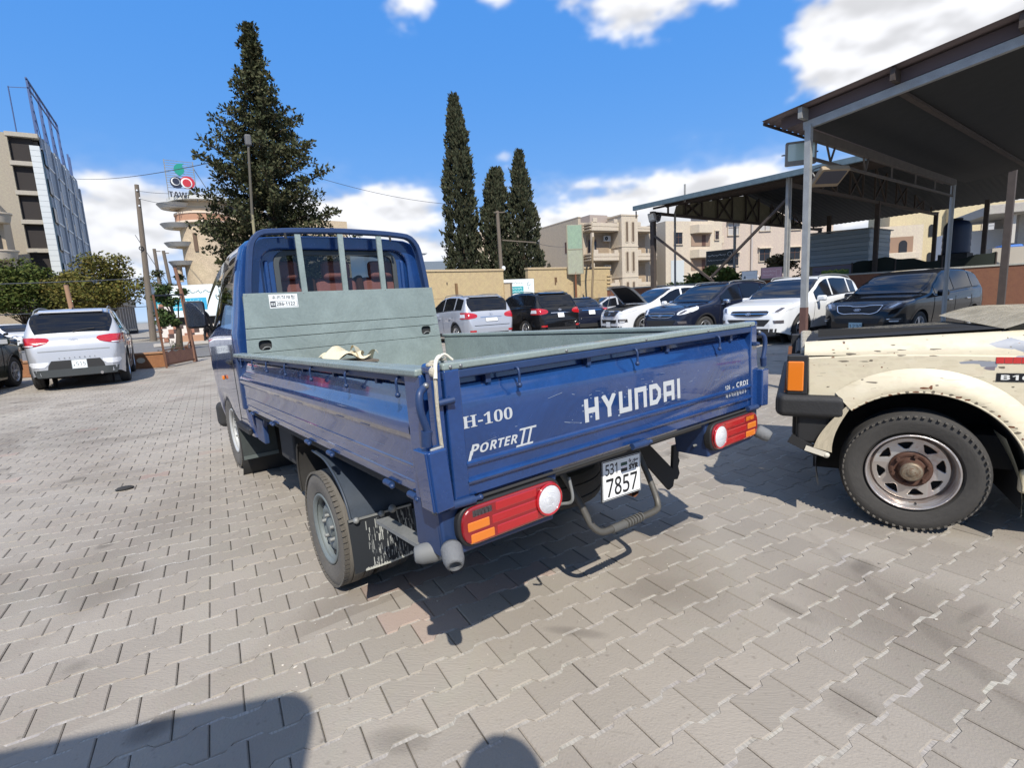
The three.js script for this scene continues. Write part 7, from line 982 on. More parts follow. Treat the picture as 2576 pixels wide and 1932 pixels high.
{
  // the big conifer: whorls of branches with upturned, bushy ends
  const H = 14.9, t = thing('conifer_tree', 'tall dark green conifer with bushy upturned branches behind the truck cab', 'tree', [5.33, 0, -26.7]), r = rngOf(101), L = Leaves();
  part('trunk', [rod([0, 0, 0], [0.05, H * 0.55, 0], 0.30, 0.17, 12), rod([0.05, H * 0.55, 0], [0.0, H * 0.97, 0], 0.17, 0.02, 10)], bark, t);
  const P = [[0, 3.0], [2.2, 3.6], [4.2, 3.5], [6, 3.0], [7.8, 2.75], [9.2, 2.1], [10.6, 1.25], [12.0, 0.72], [13.4, 0.42], [14.2, 0.26], [14.9, 0.06]], limbs = [];
  for (let i = 0; i < 230; i++) {
    const h = 1.2 + Math.pow(i / 230, 0.92) * (H - 1.5), az = i * 2.399 + r() * 0.6, len = prof(P, h) * Math.max(0.3, 0.84 + 0.75 * noise3(Math.cos(az) * 1.3 + 3, h * 0.75, Math.sin(az) * 1.3)) * (0.78 + 0.36 * r()), up = 0.05 + 0.5 * (h / H) + r() * 0.15;
    const ca = Math.cos(az), sa = Math.sin(az), n = Math.max(4, Math.round(len * 5.2)); if (len > 0.8) limbs.push(pipe([[0, h, 0], [ca * len * 0.5, h + len * up * 0.25, sa * len * 0.5], [ca * len * 0.92, h + len * up * 0.75, sa * len * 0.92]], 0.022, 5, 4));
    for (let j = 1; j <= n; j++) {
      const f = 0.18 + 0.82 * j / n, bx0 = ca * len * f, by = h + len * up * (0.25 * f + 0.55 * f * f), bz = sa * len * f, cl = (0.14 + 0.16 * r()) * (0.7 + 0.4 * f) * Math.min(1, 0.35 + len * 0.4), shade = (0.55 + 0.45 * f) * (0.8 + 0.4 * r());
      const ox = (r() - 0.5) * 0.36 * f, oz = (r() - 0.5) * 0.36 * f, oy = (r() - 0.4) * 0.2, m = 26;
      for (let q = 0; q < m; q++) { const a = r() * 6.28, e = r() * 2 - 0.75, d = Math.sqrt(1 + e * e), rr = cl * Math.sqrt(r()); const dx = Math.cos(a) / d, dz = Math.sin(a) / d, dy = e / d + 0.25; L.add(bx0 + ox + dx * rr * 0.9, by + oy + dy * rr * 0.8, bz + oz + dz * rr * 0.9, dx, dy, dz, 0.10 + r() * 0.12, 0.034 + r() * 0.03, shade * (0.75 + 0.5 * r()), 0.9 + r() * 0.35, r); }
    }
  }
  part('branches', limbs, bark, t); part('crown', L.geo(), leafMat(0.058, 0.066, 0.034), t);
}
function cypress(label, x, z, H, P, seed, lean = 0, open = 1) {
  const t = thing('cypress_tree', label, 'tree', [x, 0, z]), r = rngOf(seed), L = Leaves();
  part('trunk', [rod([0, 0, 0], [lean * 0.6, H * 0.85, 0], 0.20, 0.04, 9)], bark, t);
  const N = Math.round(H * 170);
  for (let i = 0; i < N; i++) {
    const h = 0.6 + Math.pow(r(), 0.95) * (H - 0.8), R = prof(P, h / H * 10) * 1.16, az = r() * 6.28, f = Math.pow(r(), 0.42), bump = 0.82 + 0.30 * (noise3(Math.cos(az) * 1.6 + seed, h * 0.9, Math.sin(az) * 1.6)), rr = R * f * bump * (r() < 0.06 ? 1.2 : 1), lx = lean * Math.pow(h / H, 1.5);
    if (noise3(Math.cos(az) * 1.5 + 5, h * 0.8, Math.sin(az) * 1.5 + seed) > 0.22 * open + 0.2 && f > 0.5) continue;
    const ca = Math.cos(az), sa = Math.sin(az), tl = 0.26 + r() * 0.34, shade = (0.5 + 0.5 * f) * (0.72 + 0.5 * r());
    for (let q = 0; q < 15; q++) { const e = 0.9 + r() * 2.4, a2 = az + (r() - 0.5) * 2.2, d = Math.hypot(1, e), s = r(); L.add(lx + ca * rr + (r() - 0.5) * 0.14 + Math.cos(a2) / d * s * tl * 0.4, h + s * tl * 0.7, sa * rr + (r() - 0.5) * 0.14, Math.cos(a2) / d, e / d, Math.sin(a2) / d, 0.13 + r() * 0.16, 0.034 + r() * 0.03, shade * (0.75 + 0.5 * r()), 0.9 + r() * 0.3, r); }
  }
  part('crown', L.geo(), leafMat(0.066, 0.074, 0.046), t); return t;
}
cypress('tallest slender cypress with a split tip behind the yellow wall', 17.06, -27.86, 14.1, [[0, 0.9], [1, 1.02], [3, 1.12], [5, 1.06], [7, 0.85], [8.3, 0.62], [9.2, 0.34], [9.7, 0.12], [10, 0.03]], 11);
cypress('thin ragged cypress leaning right, between the other two', 18.6, -26.5, 9.7, [[0, 1.0], [2, 1.15], [4, 1.15], [6, 1.05], [8, 0.80], [9.2, 0.45], [10, 0.1]], 23, 0.35, 0.2);
cypress('broad pointed cypress at the right of the group', 20.2, -25.6, 10.7, [[0, 1.3], [2, 1.4], [4, 1.3], [6, 0.98], [7.5, 0.68], [9, 0.32], [10, 0.03]], 37);
function broadleaf(name, label, x, z, H, R, seed, color, o = {}) {
  const t = thing(name, label, 'tree', [x, 0, z]), r = rngOf(seed), L = Leaves(), y0 = o.y0 ?? H * 0.35, trunk = [rod([0, 0, 0], [0.1, y0 * 1.1, 0], 0.16, 0.11, 9)];
  const blobs = []; for (let i = 0; i < (o.blobs ?? 16); i++) { const a = r() * 6.28, q = Math.sqrt(r()), h = y0 + (H - y0) * (0.15 + 0.8 * r()), sh = 1 - Math.pow((h - y0) / (H - y0), 2) * 0.6; blobs.push([Math.cos(a) * q * R * 0.85 * sh, h, Math.sin(a) * q * R * 0.85 * sh, R * (0.20 + 0.20 * r())]); trunk.push(pipe([[0.1, y0, 0], [blobs[i][0] * 0.5, (y0 + h) / 2 + 0.3, blobs[i][2] * 0.5], [blobs[i][0], h, blobs[i][2]]], 0.03, 5, 5)); }
  part('trunk', trunk, bark, t);
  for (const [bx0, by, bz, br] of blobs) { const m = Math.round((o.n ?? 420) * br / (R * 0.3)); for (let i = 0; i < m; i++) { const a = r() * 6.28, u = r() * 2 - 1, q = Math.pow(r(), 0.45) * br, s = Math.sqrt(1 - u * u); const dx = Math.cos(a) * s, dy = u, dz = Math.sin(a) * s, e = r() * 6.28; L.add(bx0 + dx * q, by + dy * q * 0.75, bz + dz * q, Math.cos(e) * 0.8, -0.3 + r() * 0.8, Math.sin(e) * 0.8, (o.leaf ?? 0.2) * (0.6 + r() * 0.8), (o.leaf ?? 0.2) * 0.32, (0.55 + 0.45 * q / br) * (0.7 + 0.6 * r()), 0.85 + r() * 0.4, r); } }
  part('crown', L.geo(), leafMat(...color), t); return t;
}
broadleaf('street_tree', 'dense green tree before the foot of the high-rise at the far left', -7.4, -58, 6.4, 4.4, 41, [0.075, 0.10, 0.025], { blobs: 26, leaf: 0.30, y0: 1.6, n: 380 });
broadleaf('street_tree', 'olive green tree with a loose airy top left of the big lamp post', -1.4, -51, 6.7, 3.7, 42, [0.12, 0.115, 0.03], { blobs: 24, leaf: 0.26, y0: 2.2, n: 330 });
broadleaf('street_tree', 'yellowish tree beside the panelled side of the high-rise', -3.9, -56, 5.6, 2.6, 43, [0.125, 0.12, 0.035], { blobs: 16, leaf: 0.26, y0: 1.6, n: 330 });
broadleaf('street_tree', 'low dark tree right of the big lamp post, before the round house', 2.2, -47.2, 5.3, 1.9, 44, [0.06, 0.07, 0.03], { blobs: 12, leaf: 0.22, y0: 1.8, n: 260 });
broadleaf('street_tree', 'small green tree seen through the rusty gate frame', 0.75, -27.0, 3.1, 0.85, 45, [0.055, 0.085, 0.03], { blobs: 9, leaf: 0.15, y0: 0.9, n: 240 });
broadleaf('fig_bush', 'leafy fig bush above the red-brown wall under the V brace', 23.2, -13.9, 3.0, 1.55, 46, [0.13, 0.17, 0.045], { blobs: 14, leaf: 0.24, y0: 0.9, n: 200 });
broadleaf('street_tree', 'brownish tree above the pink sign behind the wall', 33.5, -15.2, 4.0, 1.9, 47, [0.11, 0.09, 0.045], { blobs: 12, leaf: 0.2, y0: 1.2, n: 260 });
{ const t = thing('hedge', 'clipped green hedge at the foot of the stair-tower apartments', 'hedge', [36.4, 0, -26.2], -0.35), L = Leaves(), r = rngOf(61); for (let i = 0; i < 5200; i++) { const e = r() * 6.28; L.add(r() * 7.5, 0.2 + Math.pow(r(), 0.6) * (2.1 + 0.15 * noise3(i * 0.1, 2, 3)), (r() - 0.5) * 0.9, Math.cos(e) * 0.8, 0.3 + r() * 0.5, Math.sin(e) * 0.8, 0.16 + r() * 0.12, 0.05, 0.6 + 0.7 * r(), 0.9 + r() * 0.3, r); } part('foliage', L.geo(), leafMat(0.05, 0.075, 0.025), t); part('stems', Array.from({ length: 8 }, (_, i) => rod([0.5 + i * 0.95, 0, 0], [0.5 + i * 0.95, 1.6, 0], 0.04)), bark, t); }
for (const [x, z, h, s, lb] of [[-0.55, -17.5, 0.55, 71, 'small weedy plant by the end of the planter wall'], [-0.1, -18.6, 0.8, 72, 'taller weed stem beside the rusty gate post'], [-3.0, -18.6, 0.6, 73, 'weed behind the planter wall, next to the silver car']]) { const t = thing('weed_plant', lb, 'plant', [x, 0, z]), L = Leaves(), r = rngOf(s), st = []; for (let i = 0; i < 7; i++) { const a = r() * 6.28, q = 0.1 + r() * 0.18, hh = h * (0.6 + 0.5 * r()); st.push(pipe([[0, 0, 0], [Math.cos(a) * q * 0.4, hh * 0.6, Math.sin(a) * q * 0.4], [Math.cos(a) * q, hh, Math.sin(a) * q]], 0.006, 4, 4)); for (let j = 0; j < 9; j++) { const f = 0.3 + 0.7 * r(), e = r() * 6.28; L.add(Math.cos(a) * q * f, hh * f, Math.sin(a) * q * f, Math.cos(e) * 0.9, 0.3, Math.sin(e) * 0.9, 0.09, 0.025, 0.7 + 0.6 * r(), 1, r); } } part('stems', st, bark, t); part('foliage', L.geo(), leafMat(0.06, 0.075, 0.035), t); }
// ---------------------------------------------------------------- poles, wires, gate frame
const woodPole = std([0.20, 0.165, 0.13], 0.95, 0, { map: gritColor, bumpMap: grit, bumpScale: 0.01 }), wireM = std([0.06, 0.065, 0.075], 0.7);
{
  const a = thing('utility_pole', 'tall grey utility pole standing left of the round house', 'pole', [0.58, 0, -42.8]); part('shaft', [rod([0.0, 0, 0], [0.42, 10.5, 0], 0.22, 0.13, 14)], woodPole, a); part('insulator', [0, 1, 2].map((i) => ball(0.06, 0.38 + (i % 2) * 0.1, 10.1 - i * 0.5, 0.15)), M.white, a); part('ring_bolt', [new THREE.TorusGeometry(0.12, 0.03, 6, 14).translate(0.12, 6.3, 0.2)], M.dark, a); part('stay_wire', [rod([-0.1, 7.2, 0], [1.9, 2.6, 0], 0.02, 0.02, 5)], wireM, a);
  const b = thing('utility_pole', 'left of two thin poles close to the round house', 'pole', [1.95, 0, -49.8]); part('shaft', [rod([0, 0, 0], [-0.05, 7.1, 0], 0.16, 0.12, 10)], woodPole, b); part('crossbar', [bar([-0.05, 6.9, 0.1], [0.35, 6.9, 0.1], 0.06)], woodPole, b);
  const c = thing('utility_pole', 'right of two thin poles close to the round house', 'pole', [2.5, 0, -49.2]); part('shaft', [rod([0.3, 0, 0], [-0.05, 6.9, 0], 0.16, 0.12, 10)], woodPole, c); part('crossbar', [bar([-0.05, 6.7, 0.1], [0.3, 6.7, 0.1], 0.06)], woodPole, c);
  const d = thing('street_lamp', 'slim street lamp in front of the big conifer', 'street lamp', [3.62, 0, -22.3]); part('shaft', [rod([-0.10, 5.2, 0], [0.10, 8.0, -0.1], 0.055, 0.045, 10)], std([0.09, 0.08, 0.06], 0.8), d); part('lower_shaft', [rod([-0.2, 0, 0], [-0.08, 5.4, 0.0], 0.07, 0.055, 10)], std([0.26, 0.23, 0.13], 0.8), d); part('lamp_head', [rb(0.24, 0.44, 0.2, 0.07, 0.12, 8.3, -0.1), bar([0.1, 8.0, -0.1], [0.12, 8.2, -0.1], 0.06)], std([0.11, 0.11, 0.11], 0.6), d);
  const e = thing('utility_pole', 'grey utility pole in front of the cypresses with a white disc on it', 'pole', [14.75, 0, -20.75]); part('shaft', [rod([0.06, 0, 0], [-0.06, 6.0, 0], 0.115, 0.085, 12)], woodPole, e); part('crossbar', [bar([-0.3, 5.9, 0.05], [0.35, 5.95, 0.05], 0.05), bar([0.1, 4.55, 0.1], [1.9, 4.42, 0.6], 0.05)], woodPole, e); part('white_disc', [(() => { const g = new THREE.CylinderGeometry(0.11, 0.11, 0.03, 18); g.rotateX(Math.PI / 2); return g.translate(0.06, 3.15, 0.13); })()], M.white, e); part('meter_box', [rb(0.14, 0.22, 0.12, 0.02, 0.08, 2.35, 0.12)], M.dark, e);
  const f = thing('wooden_pole', 'thin bent wooden pole right of the blank billboard', 'pole', [18.9, 0, -18.3]); part('shaft', [pipe([[0.0, 0, 0], [-0.06, 1.6, 0], [0.05, 2.7, 0], [0.03, 3.6, 0], [0.16, 4.55, 0]], 0.06, 8, 20)], std([0.24, 0.18, 0.11], 0.95), f); part('clamp', [ball(0.07, -0.18, 2.95, 0.05)], M.dark, f);
  const g = thing('wooden_post', 'short brown post in front of the left yellow wall', 'post', [11.25, 0, -19.5]); part('shaft', [bar([0, 0, 0], [-0.05, 2.35, 0], 0.10)], std([0.22, 0.13, 0.06], 0.9), g); part('top_cut', [bx(0.10, 0.02, 0.10, -0.05, 2.36, 0)], std([0.3, 0.2, 0.1], 0.9), g);
  const h = thing('rusty_pole', 'rust-brown pole behind the roof of the silver car on the left', 'pole', [-3.3, 0, -38.6]); part('shaft', [rod([0.1, 0, 0], [-0.06, 3.7, 0], 0.14, 0.12, 10)], std([0.34, 0.20, 0.12], 0.9), h); part('cap', [new THREE.CylinderGeometry(0.13, 0.13, 0.04, 10).translate(-0.06, 3.72, 0)], M.dark, h);
}
{
  const t = thing('gate_frame', 'rusty iron gate frame standing open at the left entrance', 'gate', [-0.46, 0, -16.6]); const ru = std([0.20, 0.095, 0.055], 0.9, 0.1, { map: gritColor });
  const A = [0, 0, 0], B = [0.82, 0, -1.28];
  part('frame_post', [bar([0, 0, 0], [-0.06, 2.08, 0.0], 0.055)], ru, t); part('frame_post', [bar([B[0] - 0.02, 0.06, B[2]], [B[0] - 0.06, 2.14, B[2]], 0.04)], ru, t); part('top_rail', [bar([-0.06, 2.06, 0], [B[0] - 0.06, 2.12, B[2]], 0.045)], std([0.03, 0.035, 0.045], 0.7), t); part('bottom_rail', [bar([0, 0.10, 0], [B[0], 0.10, B[2]], 0.05)], ru, t); part('middle_rail', [bar([0, 0.52, 0], [B[0], 0.52, B[2]], 0.03)], ru, t);
  part('kick_panel', [ext([[0, 0.12], [1.5, 0.12], [1.5, 0.46], [1.2, 0.50], [1.05, 0.44], [0.8, 0.48], [0.55, 0.42], [0.4, 0.50], [0.2, 0.44], [0, 0.5]], 0.01).rotateY(Math.atan2(1.28, 0.82))], std([0.30, 0.15, 0.10], 0.9, 0, { map: gritColor }), t, 'ragged rusty sheet along the foot of the gate'); part('hinge', [bar([-0.12, 0.86, 0.02], [0.06, 0.86, 0.02], 0.03), bar([-0.12, 1.05, 0.02], [0.05, 1.05, 0.02], 0.03)], ru, t); part('latch_rod', [rod([0.62, 0.46, -1.0], [0.80, 0.72, -1.25], 0.018)], ru, t); part('latch_plate', [ball(0.06, 0.64, 0.5, -1.02, 1, 1, 0.4)], ru, t);
  const p = thing('rusty_pole', 'tall leaning rusty pole at the hinge side behind the gate frame', 'pole', [0.38, 0, -18.2]); part('shaft', [rod([0.05, 0, 0], [-0.06, 2.2, 0], 0.07, 0.06, 10), rod([-0.06, 2.2, 0], [-0.14, 3.0, 0], 0.055, 0.05, 10)], std([0.27, 0.14, 0.09], 0.9, 0, { map: gritColor }), p); part('cap', [ball(0.06, -0.14, 3.0, 0)], M.dark, p);
}
const wire = (label, a, b, sag, r = 0.014) => { const pts = []; for (let i = 0; i <= 8; i++) { const u = i / 8; pts.push([a[0] + (b[0] - a[0]) * u, a[1] + (b[1] - a[1]) * u - sag * 4 * u * (1 - u), a[2] + (b[2] - a[2]) * u]); } solo('overhead_wire', [pipe(pts, r, 5, 24)], wireM, label, 'cable'); };
wire('thin cable from the high-rise roof to the big conifer', [-3.3, 18.3, -79.6], [4.6, 9.0, -27.0], 0.5, 0.022);
wire('thin cable from the big conifer to the tallest cypress', [5.6, 8.3, -25.5], [16.8, 7.6, -27.4], 0.35, 0.012);
wire('cable from the utility pole across the round house', [0.98, 10.1, -42.8], [6.2, 8.9, -30], 0.5, 0.014);
wire('lower cable from the utility pole to the conifer', [0.98, 9.6, -42.8], [5.6, 7.0, -27.5], 0.4, 0.014);
wire('low yellowish cable before the trees at the left', [-16, 3.9, -40], [0.5, 4.3, -42.6], 0.15, 0.03);
wire('lowest cable behind the silver car at the left', [-14, 2.2, -37], [0.5, 2.4, -42.6], 0.15, 0.025);
wire('cable right of the cypresses towards the apartments', [16.4, 4.5, -20.3], [36, 7.0, -36], 0.4, 0.012);
// ---------------------------------------------------------------- odds and ends
{
  const t = thing('cloth_rag', 'pale yellow rag lying in the truck bed against the headboard', 'rag', [-0.20, 0.945, -2.60]); part('fold', [sheet(18, 12, (u, v) => { const x = (u - 0.5) * 0.30, z = (v - 0.5) * 0.22; return [x + 0.03 * Math.sin(v * 7), 0.06 + 0.03 * Math.sin(u * 9 + v * 4) * Math.cos(v * 7) + 0.06 * Math.exp(-((u - 0.4) ** 2 + (v - 0.5) ** 2) * 7), z]; })], std([0.68, 0.60, 0.42], 0.95, 0, { bumpMap: scuff, bumpScale: 0.005 }), t); part('fold_end', [sheet(10, 8, (u, v) => [0.08 + u * 0.16, 0.09 + 0.05 * Math.sin(u * 5 + v * 4) - 0.05 * u, (v - 0.5) * 0.16])], std([0.60, 0.52, 0.36], 0.95), t);
  const r = rngOf(91); const stone = new THREE.IcosahedronGeometry(1, 1); { const p = stone.attributes.position; for (let i = 0; i < p.count; i++) { const k = 0.8 + 0.35 * noise3(p.getX(i) * 2, p.getY(i) * 2, p.getZ(i) * 2); p.setXYZ(i, p.getX(i) * k, p.getY(i) * k * 0.5, p.getZ(i) * k); } stone.computeVertexNormals(); }
  const n = 260, im = new THREE.InstancedMesh(stone, std([0.46, 0.43, 0.38], 0.95), n), m = new THREE.Matrix4(), q = new THREE.Quaternion(), c = new THREE.Color(); im.name = 'grit_stones'; im.userData = { label: 'small grit and pale chips scattered over the pavers', category: 'gravel', kind: 'stuff' }; im.castShadow = im.receiveShadow = true;
  for (let i = 0; i < n; i++) { const f = 1.6 + r() * r() * 9, s = (r() - 0.5) * f * 1.8, x = -1.5166 + 0.602 * f + 0.797 * s, z = 1.1827 - 0.797 * f + 0.602 * s, k = 0.002 + r() * r() * 0.006; q.setFromAxisAngle(V(0, 1, 0), r() * 6); m.compose(V(x, k * 0.4, z), q, V(k * (0.8 + r()), k, k)); im.setMatrixAt(i, m); const g = 0.5 + r() * 0.9; im.setColorAt(i, c.setRGB(g, g * 0.98, g * 0.95)); } scene.add(im);
  solo('dark_stone', [ball(0.05, 0, 0, 0, 1.3, 0.35, 0.8, 10).translate(-1.62, 0.012, -3.95)], M.dark, 'small dark lump lying on the pavers left of the rear wheel', 'stone');
}

{ // a crate under the rag keeps it at the height at which the photograph shows it
  const t = thing('wooden_crate', 'low wooden crate in the truck bed under the pale rag', 'crate', [-0.20, 0.755, -2.60]); for (let i = 0; i < 3; i++) for (const s of [-1, 1]) part('slat', [bx(0.40, 0.05, 0.012, 0, 0.04 + i * 0.065, s * 0.15)], woodPole, t); for (const s of [-1, 1]) part('end_board', [bx(0.012, 0.19, 0.29, s * 0.195, 0.105, 0)], woodPole, t); part('lid', [bx(0.41, 0.014, 0.32, 0, 0.212, 0)], woodPole, t);
}
// ---------------------------------------------------------------- behind the camera: what throws the shadows at the bottom of the picture
{
  const t = thing('box_truck', 'white box truck parked behind the viewpoint, throwing the shadow at lower left', 'truck', [-2.15, 0, 1.42], -1.989); // x along its length away from the pavers, corner of the box at the origin
  part('cargo_box', [rb(4.2, 1.95, 2.05, 0.14, 2.1, 1.62, 1.025, 0, 0, 0, 4)], PAINT.white, t); part('box_rail', [rb(4.22, 0.08, 2.08, 0.02, 2.1, 0.68, 1.025)], M.steelDull, t); part('rear_door', [rb(0.03, 1.7, 0.9, 0.01, -0.005, 1.6, 0.52), rb(0.03, 1.7, 0.9, 0.01, -0.005, 1.6, 1.53)], M.white, t).userData.kind = 'stuff';
  part('cab', [ext([[4.3, 0.45], [4.3, 2.0], [4.5, 2.15], [5.3, 2.12], [5.75, 1.35], [6.0, 1.2], [6.05, 0.45]], 1.7, 0.10, 4).translate(0, 0, 0.17)], PAINT.white, t); part('windscreen', [sheet(8, 6, (u, v) => [5.84 - v * 0.40, 1.38 + v * 0.64, 0.25 + u * 1.5])], M.glassDark, t); part('chassis', [bx(5.6, 0.16, 0.9, 2.9, 0.52, 1.02)], M.under, t);
  for (const s of [0, 1]) for (const x of [1.1, 5.0]) { const G = carWheelGeos(0.33), w = part('wheel', G.tyre, M.rubber, t); w.position.set(x, 0.33, s ? 1.85 : 0.2); if (!s) w.rotation.y = Math.PI; part('rim', G.rim, rimMat, w); }
}
// people: one continuous body from a smooth field round a skeleton
function person(label, pos, turn, joints, bones, tops) {
  const t = thing('person', label, 'person', pos, turn);
  const min = [Infinity, Infinity, Infinity], max = [-Infinity, -Infinity, -Infinity];
  for (const [p, r] of Object.values(joints)) for (let k = 0; k < 3; k++) { min[k] = Math.min(min[k], p[k] - r - 0.06); max[k] = Math.max(max[k], p[k] + r + 0.06); }
  const field = (x, y, z) => { let acc = 0; for (const [a, b] of bones) { const [A, ra] = joints[a], [B, rb2] = joints[b]; const dx = B[0] - A[0], dy = B[1] - A[1], dz = B[2] - A[2], L = dx * dx + dy * dy + dz * dz || 1; let u = ((x - A[0]) * dx + (y - A[1]) * dy + (z - A[2]) * dz) / L; u = Math.min(1, Math.max(0, u)); const d = Math.hypot(x - A[0] - dx * u, y - A[1] - dy * u, z - A[2] - dz * u) - (ra + (rb2 - ra) * u); acc += Math.exp(-d * 55); } return -Math.log(acc + 1e-30) / 55; };
  // a net of directions round each slice would miss limbs, so the field is meshed cell by cell with tetrahedra
  const h = 0.034, n = [0, 1, 2].map((k) => Math.ceil((max[k] - min[k]) / h) + 1), val = new Float32Array(n[0] * n[1] * n[2]), at = (i, j, k) => (k * n[1] + j) * n[0] + i;
  for (let k = 0; k < n[2]; k++) for (let j = 0; j < n[1]; j++) for (let i = 0; i < n[0]; i++) val[at(i, j, k)] = field(min[0] + i * h, min[1] + j * h, min[2] + k * h);
  const pos3 = [], P = (i, j, k) => [min[0] + i * h, min[1] + j * h, min[2] + k * h];
  const cut = (a, b, va, vb) => { const u = va / (va - vb); return [a[0] + (b[0] - a[0]) * u, a[1] + (b[1] - a[1]) * u, a[2] + (b[2] - a[2]) * u]; };
  const T6 = [[0, 5, 1, 6], [0, 1, 2, 6], [0, 2, 3, 6], [0, 3, 7, 6], [0, 7, 4, 6], [0, 4, 5, 6]], C = [[0, 0, 0], [1, 0, 0], [1, 1, 0], [0, 1, 0], [0, 0, 1], [1, 0, 1], [1, 1, 1], [0, 1, 1]];
  for (let k = 0; k < n[2] - 1; k++) for (let j = 0; j < n[1] - 1; j++) for (let i = 0; i < n[0] - 1; i++) {
    let lo = Infinity, hi = -Infinity; const vs = C.map(([a, b, c]) => { const v = val[at(i + a, j + b, k + c)]; lo = Math.min(lo, v); hi = Math.max(hi, v); return v; }); if (lo > 0 || hi < 0) continue;
    for (const t4 of T6) { const inn = t4.filter((q) => vs[q] < 0), out = t4.filter((q) => vs[q] >= 0); if (!inn.length || !out.length) continue; const p = (q) => P(i + C[q][0], j + C[q][1], k + C[q][2]), e = (a, b) => cut(p(a), p(b), vs[a], vs[b]); let tri; if (inn.length === 1) tri = [[e(inn[0], out[0]), e(inn[0], out[1]), e(inn[0], out[2])]]; else if (inn.length === 3) tri = [[e(inn[0], out[0]), e(inn[1], out[0]), e(inn[2], out[0])]]; else { const a = e(inn[0], out[0]), b = e(inn[0], out[1]), c = e(inn[1], out[0]), d = e(inn[1], out[1]); tri = [[a, b, c], [c, b, d]]; } for (const f of tri) for (const v of f) pos3.push(...v); }
  }
  const g = new THREE.BufferGeometry(); g.setAttribute('position', new THREE.Float32BufferAttribute(pos3, 3)); const nor = new Float32Array(pos3.length), col = new Float32Array(pos3.length), e = 0.004;
  for (let q = 0; q < pos3.length; q += 3) { const [x, y, z] = [pos3[q], pos3[q + 1], pos3[q + 2]]; const v = V(field(x + e, y, z) - field(x - e, y, z), field(x, y + e, z) - field(x, y - e, z), field(x, y, z + e) - field(x, y, z - e)).normalize(); nor.set([v.x, v.y, v.z], q); col.set(tops(x, y, z), q); }
  for (let q = 0; q < pos3.length; q += 9) { const a = V(pos3[q], pos3[q + 1], pos3[q + 2]), b = V(pos3[q + 3], pos3[q + 4], pos3[q + 5]), c = V(pos3[q + 6], pos3[q + 7], pos3[q + 8]), f = b.clone().sub(a).cross(c.clone().sub(a)); if (f.dot(V(nor[q], nor[q + 1], nor[q + 2])) < 0) for (const arr of [pos3, nor, col]) for (let m = 0; m < 3; m++) { const s = arr[q + 3 + m]; arr[q + 3 + m] = arr[q + 6 + m]; arr[q + 6 + m] = s; } }
  g.setAttribute('position', new THREE.Float32BufferAttribute(pos3, 3)); g.setAttribute('normal', new THREE.BufferAttribute(nor, 3)); g.setAttribute('color', new THREE.BufferAttribute(col, 3));
  part('body', g, std('#ffffff', 0.8, 0, { vertexColors: true }), t); return t;
}
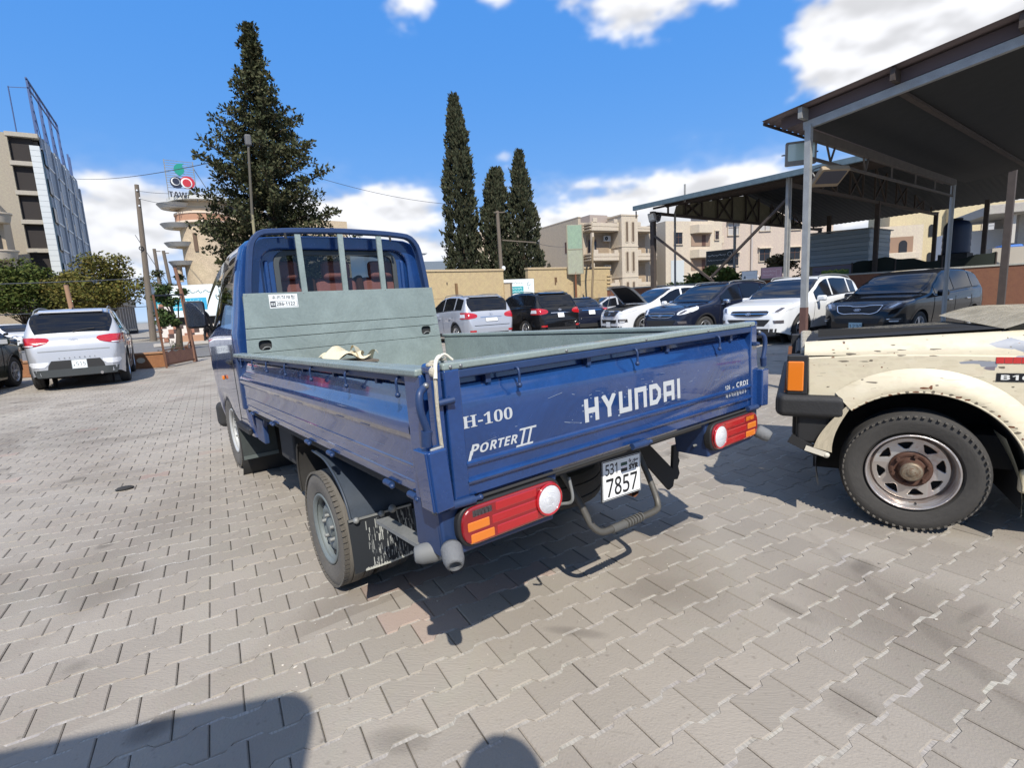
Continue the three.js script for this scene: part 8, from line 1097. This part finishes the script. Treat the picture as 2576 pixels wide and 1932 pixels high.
{
  // y up, the person faces -z
  const stand = (armL, armR, stride) => { const j = { head: [[0, 1.60, -0.01], 0.092], chin: [[0, 1.53, -0.035], 0.062], neck: [[0, 1.46, 0.01], 0.055], chest: [[0, 1.30, 0], 0.135], cl: [[-0.11, 1.32, 0], 0.095], cr: [[0.11, 1.32, 0], 0.095], belly: [[0, 1.08, 0], 0.125], hip: [[0, 0.93, 0], 0.13], hl: [[-0.09, 0.90, 0], 0.10], hr: [[0.09, 0.90, 0], 0.10], kl: [[-0.10, 0.49, -stride * 0.5 - 0.02], 0.062], kr: [[0.10, 0.49, stride * 0.5 - 0.02], 0.062], al: [[-0.10, 0.09, -stride + 0.02], 0.042], ar: [[0.10, 0.09, stride + 0.02], 0.042], tl: [[-0.11, 0.045, -stride - 0.14], 0.040], tr: [[0.11, 0.045, stride - 0.14], 0.040], sl: [[-0.19, 1.38, 0], 0.062], sr: [[0.19, 1.38, 0], 0.062], el: [armL[0], 0.044], er: [armR[0], 0.044], wl: [armL[1], 0.030], wr: [armR[1], 0.030], pl: [armL[2], 0.030], pr: [armR[2], 0.030], nose: [[0, 1.585, -0.105], 0.014] };
    const b = [['head', 'chin'], ['chin', 'neck'], ['head', 'neck'], ['neck', 'chest'], ['cl', 'cr'], ['chest', 'belly'], ['belly', 'hip'], ['hl', 'hr'], ['hl', 'kl'], ['hr', 'kr'], ['kl', 'al'], ['kr', 'ar'], ['al', 'tl'], ['ar', 'tr'], ['sl', 'cl'], ['sr', 'cr'], ['sl', 'el'], ['sr', 'er'], ['el', 'wl'], ['er', 'wr'], ['wl', 'pl'], ['wr', 'pr'], ['head', 'nose']];
    for (const [s, w, pm, dir] of [['l', 'wl', 'pl', armL[3]], ['r', 'wr', 'pr', armR[3]]]) for (let f = 0; f < 4; f++) { const o = (f - 1.5) * 0.019, p = j[pm][0], base = [p[0] + dir[3] * o, p[1] + dir[4] * o, p[2] + dir[5] * o], L = [0.062, 0.075, 0.07, 0.055][f]; j[s + 'f' + f] = [base, 0.0105]; j[s + 'g' + f] = [[base[0] + dir[0] * L * 0.6, base[1] + dir[1] * L * 0.6, base[2] + dir[2] * L * 0.6], 0.0095]; j[s + 'h' + f] = [[base[0] + dir[0] * L, base[1] + dir[1] * L - 0.012, base[2] + dir[2] * L - 0.015], 0.0085]; b.push([s + 'f' + f, s + 'g' + f], [s + 'g' + f, s + 'h' + f]); }
    return [j, b]; };
  const dress = (shirt, trousers, shoe) => (x, y, z) => y < 0.10 ? shoe : y < 0.97 ? trousers : y > 1.66 || (y > 1.56 && z > 0.0) ? [0.02, 0.015, 0.012] : y > 1.45 && Math.abs(x) < 0.12 ? [0.45, 0.28, 0.20] : Math.abs(x) > 0.2 && y < 0.93 ? [0.45, 0.28, 0.20] : shirt;
  const down = (s) => [[s * 0.25, 1.10, 0.03], [s * 0.27, 0.86, -0.03], [s * 0.27, 0.78, -0.05], [0, -1, 0, 0, 0, 1]], hold = (s) => [[s * 0.25, 1.10, -0.02], [s * 0.10, 1.17, -0.18], [s * 0.08, 1.21, -0.20], [-s * 0.5, 0.8, -0.3, 0, 0.5, 0.5]];
  const [j1, b1] = stand(hold(-1), hold(1), 0.0); const ph = person('person standing behind the viewpoint, holding both hands up before the chest', [-1.53, 0, 1.49], -0.64, j1, b1, dress([0.06, 0.07, 0.10], [0.05, 0.05, 0.06], [0.03, 0.03, 0.03])); ph.scale.setScalar(1.06);
  const [j2, b2] = stand(down(-1), down(1), 0.16); person('person in black clothes and white shoes walking beyond the truck mirror', [2.55, 0, -31.9], 1.2, j2, b2, dress([0.015, 0.015, 0.017], [0.018, 0.018, 0.02], [0.7, 0.7, 0.7]));
}
renderer.render(scene, camera);
